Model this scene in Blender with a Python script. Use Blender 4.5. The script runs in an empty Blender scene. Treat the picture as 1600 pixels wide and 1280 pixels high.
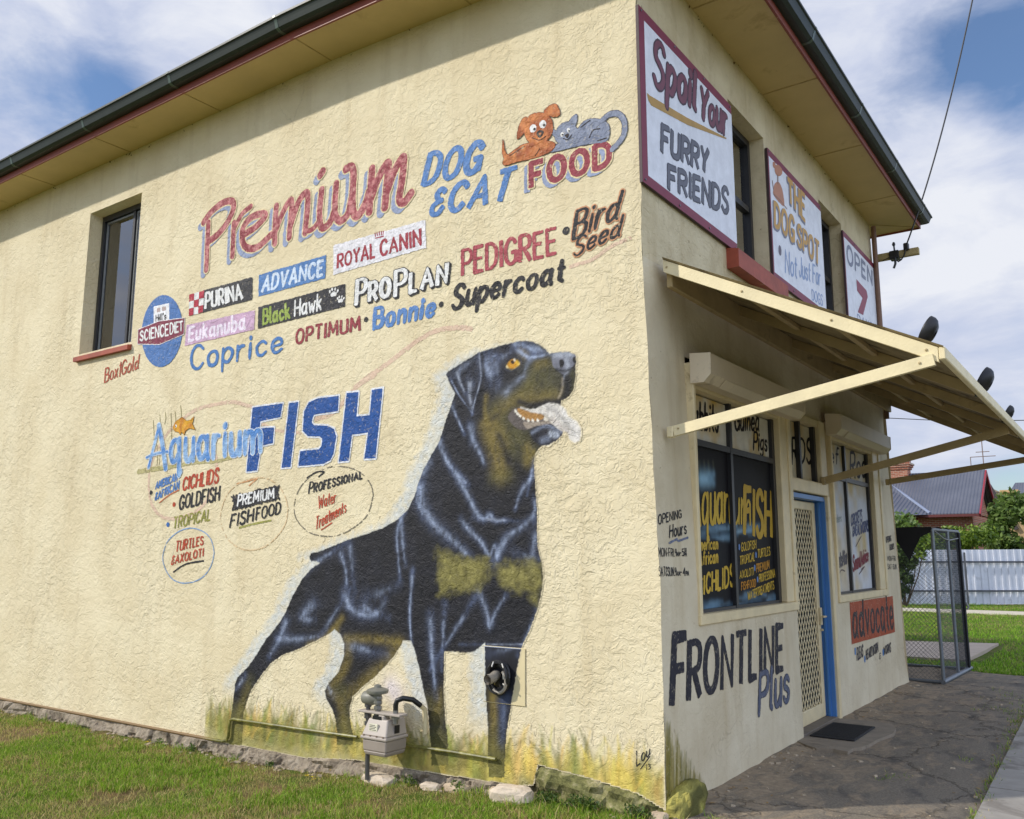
import bpy, math, random
import numpy as np
from mathutils import Vector, Matrix
random.seed(7); rng = np.random.default_rng(7)
D = bpy.data; scn = bpy.context.scene
R = math.radians

# ---------------------------------------------------------------- camera
F = 1364.0; PITCH = math.atan(226 / F); HEAD = R(35.33)
CAM = np.array([2.719, -5.603, 1.72])
_fh = np.array([-math.sin(HEAD), math.cos(HEAD), 0.0]); RT = np.array([math.cos(HEAD), math.sin(HEAD), 0.0])
FW = _fh * math.cos(PITCH) + np.array([0, 0, 1]) * math.sin(PITCH)
UP = -_fh * math.sin(PITCH) + np.array([0, 0, 1]) * math.cos(PITCH)
cd = D.cameras.new('camera'); cam = D.objects.new('camera', cd); scn.collection.objects.link(cam)
cd.sensor_width = 36; cd.lens = 36 * F / 1600; cd.clip_end = 3000; cd.clip_start = 0.05
m = Matrix.Identity(4)
for i in range(3):
    m[i][0] = RT[i]; m[i][1] = UP[i]; m[i][2] = -FW[i]; m[i][3] = CAM[i]
cam.matrix_world = m
scn.camera = cam

# ---------------------------------------------------------------- light
SUN_AZ = 45.0      # degrees left of the painted wall's outward direction
SUN_EL = 33.9
sd = Vector((-math.sin(R(SUN_AZ)) * math.cos(R(SUN_EL)), -math.cos(R(SUN_AZ)) * math.cos(R(SUN_EL)), math.sin(R(SUN_EL))))
sl = D.lights.new('sun', 'SUN'); sl.energy = 3.3; sl.angle = R(1.5); sl.color = (1.0, 0.945, 0.86)
so = D.objects.new('sun', sl); scn.collection.objects.link(so)
so.rotation_euler = sd.to_track_quat('Z', 'Y').to_euler()
scn.view_settings.view_transform = 'Standard'; scn.view_settings.look = 'None'
scn.view_settings.exposure = 0.0; scn.view_settings.gamma = 1.0; scn.view_settings.use_curve_mapping = False
scn.cycles.max_bounces = 6; scn.cycles.transparent_max_bounces = 12

def s2l(c):
    return tuple(((v / 255) / 12.92 if v / 255 <= 0.04045 else ((v / 255 + 0.055) / 1.055) ** 2.4) for v in c)

class NT:
    """small helper round a node tree"""
    def __init__(s, tree): s.t = tree; s.n = tree.nodes; s.l = tree.links
    def add(s, typ, ins=None, **kw):
        n = s.n.new(typ)
        for k, v in kw.items(): setattr(n, k, v)
        for k, v in (ins or {}).items():
            sock = n.inputs[k]
            if hasattr(v, 'is_output') or isinstance(v, bpy.types.NodeSocket): s.l.new(v, sock)
            else: sock.default_value = v
        return n
    def math(s, op, a, b=0.0, c=None, clamp=False):
        n = s.add('ShaderNodeMath', operation=op, use_clamp=clamp)
        for i, v in enumerate([a, b] + ([c] if c is not None else [])):
            if isinstance(v, bpy.types.NodeSocket): s.l.new(v, n.inputs[i])
            else: n.inputs[i].default_value = v
        return n.outputs[0]
    def mix(s, f, a, b):
        n = s.add('ShaderNodeMix', data_type='RGBA')
        for sock, v in ((n.inputs[0], f), (n.inputs[6], a), (n.inputs[7], b)):
            if isinstance(v, bpy.types.NodeSocket): s.l.new(v, sock)
            else: sock.default_value = v if not isinstance(v, tuple) or len(v) == 4 else (*v, 1)
        return n.outputs[2]
    def ramp(s, f, stops, interp='LINEAR'):
        n = s.add('ShaderNodeValToRGB'); n.color_ramp.interpolation = interp
        e = n.color_ramp.elements
        while len(e) < len(stops): e.new(0.5)
        for el, (p, c) in zip(e, stops):
            el.position = p; el.color = (*c, 1) if isinstance(c, tuple) else (c, c, c, 1)
        s.l.new(f, n.inputs[0]); return n.outputs[0]
    def noise(s, vec, scale, detail=3, rough=0.5, dist=0.0):
        n = s.add('ShaderNodeTexNoise', {'Scale': scale, 'Detail': detail, 'Roughness': rough, 'Distortion': dist})
        if vec is not None: s.l.new(vec, n.inputs['Vector'])
        return n.outputs[0]

# world: physical sky with broken cloud mixed in by direction
w = D.worlds.new('World'); scn.world = w; w.use_nodes = True
t = NT(w.node_tree); t.n.clear()
sky = t.add('ShaderNodeTexSky', sky_type='NISHITA', sun_disc=False, sun_elevation=R(SUN_EL), sun_rotation=R(180 + SUN_AZ))
sky.air_density = 1.3; sky.dust_density = 0.4; sky.ozone_density = 2.5
geo = t.add('ShaderNodeTexCoord').outputs['Generated']
mp = t.add('ShaderNodeMapping', {'Vector': geo, 'Scale': (1.0, 1.0, 2.2)}).outputs[0]
n1 = t.noise(mp, 2.3, 8, 0.56, 0.25)
n2 = t.noise(mp, 7.0, 7, 0.58, 0.35)
cl = t.math('ADD', t.math('MULTIPLY', n1, 0.72), t.math('MULTIPLY', n2, 0.28))
def blob(px, py, rad, amt):
    v = FW * F + RT * (px - 800) - UP * (py - 640); v = v / np.linalg.norm(v)
    d = t.add('ShaderNodeVectorMath', {0: geo, 1: tuple(v)}, operation='DOT_PRODUCT').outputs['Value']
    k = t.math('DIVIDE', t.math('SUBTRACT', 1.0, d), 1 - math.cos(R(rad)))
    return t.math('MULTIPLY', t.math('POWER', 2.718, t.math('MULTIPLY', k, -1.0)), amt)
CLOUDS = [(1330, 50, 5.5, .13), (1470, 335, 5, .12), (1570, 60, 4.5, -.135), (1470, 90, 3.5, -.115), (1590, 210, 3.0, -.08), (1400, 190, 2.5, -.07), (1590, 310, 1.5, -.06), (50, 20, 4, .10), (130, 118, 3.2, -.10), (190, 140, 2.5, -.06), (20, 105, 2, -.05),
          (330, 30, 4.5, .07), (1500, 520, 7, .07), (1460, 690, 5, .06), (1590, 770, 3, -.06), (1250, 300, 4, .04)]
for b in CLOUDS: cl = t.math('ADD', cl, blob(*b))
dens = t.ramp(cl, [(0.365, 0.06), (0.445, 0.5), (0.51, 0.88), (0.575, 1.0)])
shade = t.ramp(t.math('ADD', t.math('MULTIPLY', n2, 0.45), t.math('MULTIPLY', cl, 0.55)), [(0.40, s2l((190, 201, 230))), (0.50, s2l((208, 216, 238))), (0.66, s2l((240, 243, 251)))])
skyc = t.add('ShaderNodeVectorMath', {0: sky.outputs[0], 1: (0.092, 0.107, 0.130)}, operation='MULTIPLY')
cloudc = t.add('ShaderNodeVectorMath', {0: shade}, operation='SCALE'); cloudc.inputs['Scale'].default_value = 0.96
# added sky brightness, out of view over the street, lifts the shaded street wall
sky_boost = t.add('ShaderNodeVectorMath', {0: geo, 1: tuple(Vector((.93, -.25, .28)).normalized())}, operation='DOT_PRODUCT').outputs['Value']
sky_boost = t.math('MULTIPLY_ADD', t.math('SMOOTH_MAX', sky_boost, 0.0, 0.1), 1.15, 1.0)
bg = t.add('ShaderNodeBackground', {'Color': t.mix(dens, skyc.outputs[0], cloudc.outputs[0]), 'Strength': sky_boost})
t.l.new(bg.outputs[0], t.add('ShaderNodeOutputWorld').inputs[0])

# ---------------------------------------------------------------- pixels of the survey photo -> points on real planes
def ray(px, py): return FW * F + RT * (px - 800) - UP * (py - 640)
class Side:                      # painted long wall, plane y = y0 facing -Y ; (a, b) = (x, z)
    def __init__(s, y0=0.0): s.y0 = y0
    def ab(s, px, py):
        r = ray(px, py); k = (s.y0 - CAM[1]) / r[1]; p = CAM + r * k; return np.array([p[0], p[2]])
    def w(s, a, b, off): return np.stack([a, np.full_like(a, s.y0) - off, b], -1)
def xf(z): return np.where(z < 1.5, 0.0, np.where(z > 3.9, -0.07, -0.07 * (z - 1.5) / 2.4))
class Front:                     # street wall, plane x = x0 facing +X ; (a, b) = (y, z)
    def __init__(s, x0=None): s.x0 = x0
    def ab(s, px, py):
        r = ray(px, py); x0 = 0.0 if s.x0 is None else s.x0
        k = (x0 - CAM[0]) / r[0]; p = CAM + r * k; return np.array([p[1], p[2]])
    def w(s, a, b, off):
        x0 = xf(b) if s.x0 is None else np.full_like(a, s.x0)
        return np.stack([x0 + off, a, b], -1)
def gnd(px, py, z=0.0):
    r = ray(px, py); k = (z - CAM[2]) / r[2]; return CAM + r * k
def atY(px, py, Y):
    r = ray(px, py); k = (Y - CAM[1]) / r[1]; return CAM + r * k
def FR(s, ox, oy): return lambda p: (ox + p[0] / s, oy + p[1] / s)
ID = lambda p: p

# ---------------------------------------------------------------- objects
def link(o, parent=None):
    scn.collection.objects.link(o)
    if parent is not None: o.parent = parent
    return o
def tag(o, label=None, cat=None, group=None, kind=None):
    if label: o['label'] = label
    if cat: o['category'] = cat
    if group: o['group'] = group
    if kind: o['kind'] = kind
    return o
def empty(name, loc=(0, 0, 0)):
    o = D.objects.new(name, None); o.location = loc; o.empty_display_size = 0.2; return link(o)
def mesh_obj(name, verts, faces, mat, parent=None, smooth=False, col=None):
    used = sorted({i for f in faces for i in f})
    if len(used) < len(verts):
        mp_ = {u: i for i, u in enumerate(used)}; verts = [verts[u] for u in used]; faces = [tuple(mp_[i] for i in f) for f in faces]
        if col is not None: col = np.asarray(col)[used]
    me = D.meshes.new(name); me.from_pydata([tuple(v) for v in verts], [], faces); me.validate(); me.update()
    if mat is not None: me.materials.append(mat)
    if smooth: me.polygons.foreach_set('use_smooth', [True] * len(me.polygons))
    if col is not None:
        at = me.color_attributes.new('paint', 'FLOAT_COLOR', 'POINT')
        at.data.foreach_set('color', np.asarray(col, dtype=np.float32).ravel())
    o = D.objects.new(name, me); link(o)
    if parent is not None:
        o.parent = parent
    return o
class MB:
    def __init__(s): s.v = []; s.f = []
    def add(s, vs, fs):
        b = len(s.v); s.v += [tuple(map(float, v)) for v in vs]; s.f += [tuple(b + i for i in f) for f in fs]; return s
    def box(s, x0, x1, y0, y1, z0, z1):
        vs = [(x, y, z) for z in (z0, z1) for y in (y0, y1) for x in (x0, x1)]
        return s.add(vs, [(0, 2, 3, 1), (4, 5, 7, 6), (0, 1, 5, 4), (2, 6, 7, 3), (0, 4, 6, 2), (1, 3, 7, 5)])
    def bbox(s, x0, x1, y0, y1, z0, z1, c=0.008):
        """box with chamfered edges"""
        c = min(c, abs(x1 - x0) * .4, abs(y1 - y0) * .4, abs(z1 - z0) * .4)
        import itertools
        P = []; idx = {}
        lo = (x0, y0, z0); hi = (x1, y1, z1)
        for sx, sy, sz in itertools.product((0, 1), repeat=3):
            sg = (sx, sy, sz)
            for ax in range(3):
                p = []
                for k in range(3):
                    e = hi[k] if sg[k] else lo[k]
                    if k != ax: e += (-c if sg[k] else c)
                    p.append(e)
                idx[(sg, ax)] = len(P); P.append(p)
        fs = []
        for ax in range(3):
            o1, o2 = [k for k in range(3) if k != ax]
            for sd_ in (0, 1):
                q = []
                for u, v in ((0, 0), (1, 0), (1, 1), (0, 1)):
                    sg = [0, 0, 0]; sg[ax] = sd_; sg[o1] = u; sg[o2] = v; q.append(idx[(tuple(sg), ax)])
                fs.append(tuple(q))
        for ax in range(3):
            o1, o2 = [k for k in range(3) if k != ax]
            for u, v in itertools.product((0, 1), repeat=2):
                sg0 = [0, 0, 0]; sg0[o1] = u; sg0[o2] = v; sg1 = list(sg0); sg1[ax] = 1
                a, b = tuple(sg0), tuple(sg1); fs.append((idx[(a, o1)], idx[(b, o1)], idx[(b, o2)], idx[(a, o2)]))
        for sg in itertools.product((0, 1), repeat=3): fs.append((idx[(sg, 0)], idx[(sg, 1)], idx[(sg, 2)]))
        return s.add(P, fs)
    def bar(s, p, q, wd, ht, up=(0, 0, 1)):
        p, q = Vector(p), Vector(q); d = (q - p).normalized(); u = Vector(up); sdv = d.cross(u).normalized(); u = sdv.cross(d).normalized()
        vs = [e + sdv * (i * wd / 2) + u * (j * ht / 2) for e in (p, q) for j in (-1, 1) for i in (-1, 1)]
        return s.add(vs, [(0, 2, 3, 1), (4, 5, 7, 6), (0, 1, 5, 4), (2, 6, 7, 3), (0, 4, 6, 2), (1, 3, 7, 5)])
    def tube(s, pts, r, n=8, cap=True):
        pts = [Vector(p) for p in pts]; rs = r if isinstance(r, (list, tuple)) else [r] * len(pts)
        vs = []; ref = None
        for i, p in enumerate(pts):
            d = (pts[min(i + 1, len(pts) - 1)] - pts[max(i - 1, 0)]).normalized()
            if ref is None or abs(ref.dot(d)) > .95: ref = Vector((0, 0, 1)) if abs(d.z) < .9 else Vector((1, 0, 0))
            a = d.cross(ref).normalized(); b = a.cross(d).normalized(); ref = b
            for k in range(n):
                th = 2 * math.pi * k / n; vs.append(p + (a * math.cos(th) + b * math.sin(th)) * rs[i])
        fs = [(i * n + k, i * n + (k + 1) % n, (i + 1) * n + (k + 1) % n, (i + 1) * n + k) for i in range(len(pts) - 1) for k in range(n)]
        if cap: fs += [tuple(range(n))[::-1], tuple((len(pts) - 1) * n + k for k in range(n))]
        return s.add(vs, fs)
    def lathe(s, prof, c, n=16, axis='z'):
        vs = []
        for r, h in prof:
            for k in range(n):
                th = 2 * math.pi * k / n; x, y = r * math.cos(th), r * math.sin(th)
                v = (x, y, h) if axis == 'z' else ((x, h, y) if axis == 'y' else (h, x, y))
                vs.append((c[0] + v[0], c[1] + v[1], c[2] + v[2]))
        fs = [(i * n + k, i * n + (k + 1) % n, (i + 1) * n + (k + 1) % n, (i + 1) * n + k) for i in range(len(prof) - 1) for k in range(n)]
        fs += [tuple(range(n))[::-1], tuple((len(prof) - 1) * n + k for k in range(n))]
        return s.add(vs, fs)
    def prism(s, poly, d0, d1, axis='y'):
        """polygon (u,v) extruded along axis"""
        n = len(poly)
        def P(u, v, d): return {'y': (u, d, v), 'x': (d, u, v), 'z': (u, v, d)}[axis]
        vs = [P(u, v, d0) for u, v in poly] + [P(u, v, d1) for u, v in poly]
        return s.add(vs, [tuple(range(n)), tuple(range(2 * n - 1, n - 1, -1))] + [(i, i + n, (i + 1) % n + n, (i + 1) % n) for i in range(n)])
    def build(s, name, mat, parent=None, smooth=False, recalc=True):
        o = mesh_obj(name, s.v, s.f, mat, parent, smooth)
        if recalc:
            import bmesh
            bm = bmesh.new(); bm.from_mesh(o.data); bmesh.ops.recalc_face_normals(bm, faces=bm.faces); bm.to_mesh(o.data); bm.free()
        if smooth:
            try: o.data.set_sharp_from_angle(angle=R(38))
            except Exception: pass
        return o

# ---------------------------------------------------------------- materials
def mat(name):
    m_ = D.materials.new(name); m_.use_nodes = True; k = NT(m_.node_tree); k.n.clear()
    b = k.add('ShaderNodeBsdfPrincipled'); o = k.add('ShaderNodeOutputMaterial'); k.l.new(b.outputs[0], o.inputs[0])
    return m_, k, b
def pos(k): return k.add('ShaderNodeNewGeometry').outputs['Position']
def simple(name, c, rough=0.6, var=0.12, scale=12.0, metal=0.0, bump=0.0, bscale=60.0, dirt=None, spec=0.5):
    m_, k, b = mat(name); p = pos(k)
    n = k.noise(p, scale, 5, 0.6); c = s2l(c)
    lo = tuple(v * (1 - var) for v in c); hi = tuple(min(1, v * (1 + var)) for v in c)
    col = k.ramp(n, [(0.3, lo), (0.7, hi)])
    if dirt:
        d = k.ramp(k.noise(p, dirt[1], 6, 0.65, 0.4), [(dirt[2], 0.0), (dirt[2] + 0.16, 1.0)])
        col = k.mix(d, col, (*s2l(dirt[0]), 1))
    k.l.new(col, b.inputs['Base Color']); b.inputs['Roughness'].default_value = rough; b.inputs['Metallic'].default_value = metal
    b.inputs['Specular IOR Level'].default_value = spec
    if bump:
        bn = k.add('ShaderNodeBump', {'Strength': bump, 'Distance': 0.01, 'Height': k.noise(p, bscale, 4, 0.6)})
        k.l.new(bn.outputs[0], b.inputs['Normal'])
    return m_
CREAM = s2l((229, 216, 181)); CREAM2 = s2l((220, 205, 168))

def plaster(name, strength, paint=False, scale=11.0, wear=True, c1=CREAM, c2=CREAM2, grime=0.0, smoothp=False):
    """painted trowelled render; with paint=True a painted sheet on it, mixed over the same cream by alpha"""
    m_, k, b = mat(name); p = pos(k)
    warp = k.add('ShaderNodeTexNoise', {'Vector': p, 'Scale': scale * 0.9, 'Detail': 2.0, 'Roughness': .5})
    wv = k.add('ShaderNodeVectorMath', {0: warp.outputs['Color'], 1: (.5, .5, .5)}, operation='SUBTRACT').outputs[0]
    ws = k.add('ShaderNodeVectorMath', {0: wv}, operation='SCALE'); ws.inputs['Scale'].default_value = 0.16
    pw = k.add('ShaderNodeVectorMath', {0: p, 1: ws.outputs[0]}, operation='ADD').outputs[0]
    sq = k.add('ShaderNodeMapping', {'Vector': pw, 'Scale': (0.75, 0.75, 1.15)}).outputs[0]
    a = k.noise(sq, scale, 3, 0.55, 0.6)
    c = k.noise(sq, scale * 2.1, 2, 0.5, 0.8)
    pl1 = k.ramp(a, [(0.40, 0.0), (0.435, 0.5), (0.52, 0.55), (0.555, 1.0)])
    pl2 = k.ramp(c, [(0.46, 0.0), (0.52, 1.0)])
    fine = k.noise(p, 90.0, 3, 0.6)
    broad = k.noise(p, 1.6, 3, 0.5)
    h = k.math('ADD', k.math('MULTIPLY', pl1, 0.62), k.math('ADD', k.math('MULTIPLY', pl2, 0.22), k.math('ADD', k.math('MULTIPLY', fine, 0.14), k.math('MULTIPLY', broad, 0.6))))
    patchy = k.ramp(k.noise(p, 0.9, 4, 0.6, .4), [(.34, .48), (.62, 1.0)])
    bn = k.add('ShaderNodeBump', {'Strength': k.math('MULTIPLY', patchy, strength), 'Distance': 0.02, 'Height': h})
    base = k.mix(k.ramp(broad, [(0.35, 0.0), (0.65, 1.0)]), (*c1, 1), (*c2, 1))
    st = k.add('ShaderNodeMapping', {'Vector': p, 'Scale': (3.0, 3.0, 0.35)}).outputs[0]
    streak = k.ramp(k.noise(st, 1.5, 6, 0.65), [(0.52, 0.0), (0.75, 1.0)])
    base = k.mix(k.math('MULTIPLY', streak, 0.3 + grime), base, (*s2l((176, 154, 112)), 1))
    crk = k.add('ShaderNodeTexVoronoi', {'Vector': k.add('ShaderNodeVectorMath', {0: p, 1: k.add('ShaderNodeVectorMath', {0: k.add('ShaderNodeTexNoise', {'Vector': p, 'Scale': 2.5, 'Detail': 5.0}).outputs['Color'], 1: (.9, .9, .9)}, operation='MULTIPLY').outputs[0]}, operation='ADD').outputs[0], 'Scale': .35}, feature='DISTANCE_TO_EDGE').outputs['Distance']
    crl = k.math('MULTIPLY', k.ramp(crk, [(0.0, 1.0), (.004, 0.0)]), k.ramp(k.noise(p, .8, 2, .5), [(.5, 0.0), (.6, .26)]))
    base = k.mix(crl, base, (*s2l((120, 100, 70)), 1))
    speck = k.ramp(k.noise(p, 17.0, 2, 0.5), [(0.74, 0.0), (0.78, 1.0)])
    base = k.mix(k.math('MULTIPLY', speck, 0.35 + grime), base, (*s2l((120, 96, 62)), 1))
    if grime:
        gr = k.ramp(k.noise(p, 5.0, 6, 0.7, 0.5), [(0.5, 0.0), (0.72, 1.0)])
        base = k.mix(k.math('MULTIPLY', gr, grime), base, (*s2l((140, 118, 80)), 1))
    b.inputs['Roughness'].default_value = 0.72; b.inputs['Specular IOR Level'].default_value = 0.3
    if paint:
        at = k.add('ShaderNodeAttribute', attribute_name='paint')
        al = at.outputs['Alpha']
        if wear:
            wn = k.math('ADD', k.math('MULTIPLY', k.noise(p, 32.0, 5, 0.7, 0.5), 0.7), k.math('MULTIPLY', pl2, 0.12))
            keep = k.ramp(wn, [(0.235, 0.55), (0.325, 1.0)])
            al = k.math('MULTIPLY', al, keep)
        tint = k.ramp(k.noise(k.add('ShaderNodeMapping', {'Vector': p, 'Scale': (1.0, 1.0, .55)}).outputs[0], 22.0, 6, 0.7), [(0.32, 0.74), (0.68, 1.14)])
        pc = k.add('ShaderNodeVectorMath', {0: at.outputs['Color'], 1: tint}, operation='MULTIPLY').outputs[0]
        base = k.mix(al, base, pc)
        b.inputs['Roughness'].default_value = 0.62
    k.l.new(base, b.inputs['Base Color']); k.l.new(bn.outputs[0], b.inputs['Normal'])
    return m_
def painted(name, rough=0.45, spec=0.4):
    """colour attribute on a smooth board or glass"""
    m_, k, b = mat(name); p = pos(k)
    at = k.add('ShaderNodeAttribute', attribute_name='paint')
    tint = k.ramp(k.noise(p, 9.0, 6, 0.65), [(0.3, 0.86), (0.7, 1.06)])
    pc = k.add('ShaderNodeVectorMath', {0: at.outputs['Color'], 1: tint}, operation='MULTIPLY').outputs[0]
    k.l.new(pc, b.inputs['Base Color']); b.inputs['Roughness'].default_value = rough; b.inputs['Specular IOR Level'].default_value = spec
    return m_
M = {}
M['wall'] = plaster('cream_render', 0.68)
M['wallpaint'] = plaster('mural_paint', 0.68, True)
M['dogpaint'] = plaster('mural_dog_paint', 0.62, True, wear=False)
M['front'] = plaster('cream_render_street', 0.28, scale=7.0, grime=0.12, c1=s2l((220, 208, 178)), c2=s2l((206, 192, 160)))
M['frontup'] = plaster('cream_render_upper', 0.5, scale=8.0, grime=0.25, c1=s2l((220, 206, 170)), c2=s2l((200, 184, 146)))
M['frontpaint'] = plaster('street_paint', 0.28, True, scale=7.0, grime=0.12, c1=s2l((220, 208, 178)), c2=s2l((206, 192, 160)))
M['boardpaint'] = painted('sign_paint', 0.5)
M['glasspaint'] = painted('window_paint', 0.5, 0.08)
M['trim'] = simple('cream_gloss_trim', (222, 204, 160), 0.45, 0.1, 5, bump=.15, dirt=((150, 126, 84), 4.0, .62))
M['beam'] = simple('cream_awning_timber', (232, 216, 172), 0.5, 0.1, 5, bump=.2, dirt=((170, 140, 90), 6.0, .66))
M['soffit'] = simple('yellow_soffit', (202, 178, 120), 0.6, 0.07, 2.0, dirt=((160, 132, 76), 2.0, .6))
M['fascia'] = simple('red_brown_fascia', (136, 66, 48), 0.5, 0.15, 3, dirt=((200, 160, 130), 9.0, .68))
M['gutter'] = simple('dark_green_gutter', (44, 52, 47), 0.45, 0.2, 4, spec=.3)
M['rooftin'] = simple('dark_roof_tin', (60, 60, 60), 0.5, 0.1, 2)
M['darkframe'] = simple('black_window_frame', (42, 42, 44), 0.4, 0.1)
M['red'] = simple('brick_red_sill', (160, 76, 54), 0.6, 0.2, 8, dirt=((196, 172, 140), 10.0, .66))
M['dark'] = simple('dark_interior', (22, 22, 23), 0.8)
M['blue'] = simple('blue_door_paint', (70, 124, 186), 0.4, 0.08, 3)
M['curtain'] = simple('pale_curtain', (196, 200, 206), 0.8, .08, 4)
M['shutter'] = simple('cream_shutter_box', (222, 206, 176), 0.45, .06, 3, dirt=((150, 130, 96), 3.0, .62))
M['galv'] = simple('galvanised_steel', (120, 126, 132), 0.42, .15, 30, metal=.7)
M['black'] = simple('black_plastic', (28, 28, 30), 0.4, .1)
M['cloth'] = simple('black_shade_cloth', (26, 26, 28), 0.9, .2, 20)
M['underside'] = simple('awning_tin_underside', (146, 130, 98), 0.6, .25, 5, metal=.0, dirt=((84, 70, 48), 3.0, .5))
M['greybrick'] = simple('pale_stone', (186, 166, 140), 0.85, .25, 10, bump=.7, bscale=30, dirt=((120, 96, 74), 5.0, .6))

def glass_mat(name, tint=(0.9, 0.95, 1.0), refl=1.0):
    m_ = D.materials.new(name); m_.use_nodes = True; k = NT(m_.node_tree); k.n.clear()
    fr = k.add('ShaderNodeFresnel', {'IOR': 1.6}).outputs[0]
    fr = k.math('MULTIPLY_ADD', fr, refl, 0.04, clamp=True)
    tr = k.add('ShaderNodeBsdfTransparent', {'Color': (*tint, 1)}); gl = k.add('ShaderNodeBsdfGlossy', {'Roughness': 0.03, 'Color': (1, 1, 1, 1)})
    mx = k.add('ShaderNodeMixShader', {0: fr, 1: tr.outputs[0], 2: gl.outputs[0]}); o = k.add('ShaderNodeOutputMaterial'); k.l.new(mx.outputs[0], o.inputs[0])
    return m_
M['glass'] = glass_mat('window_glass', (.8, .82, .82), 1.9)

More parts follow.
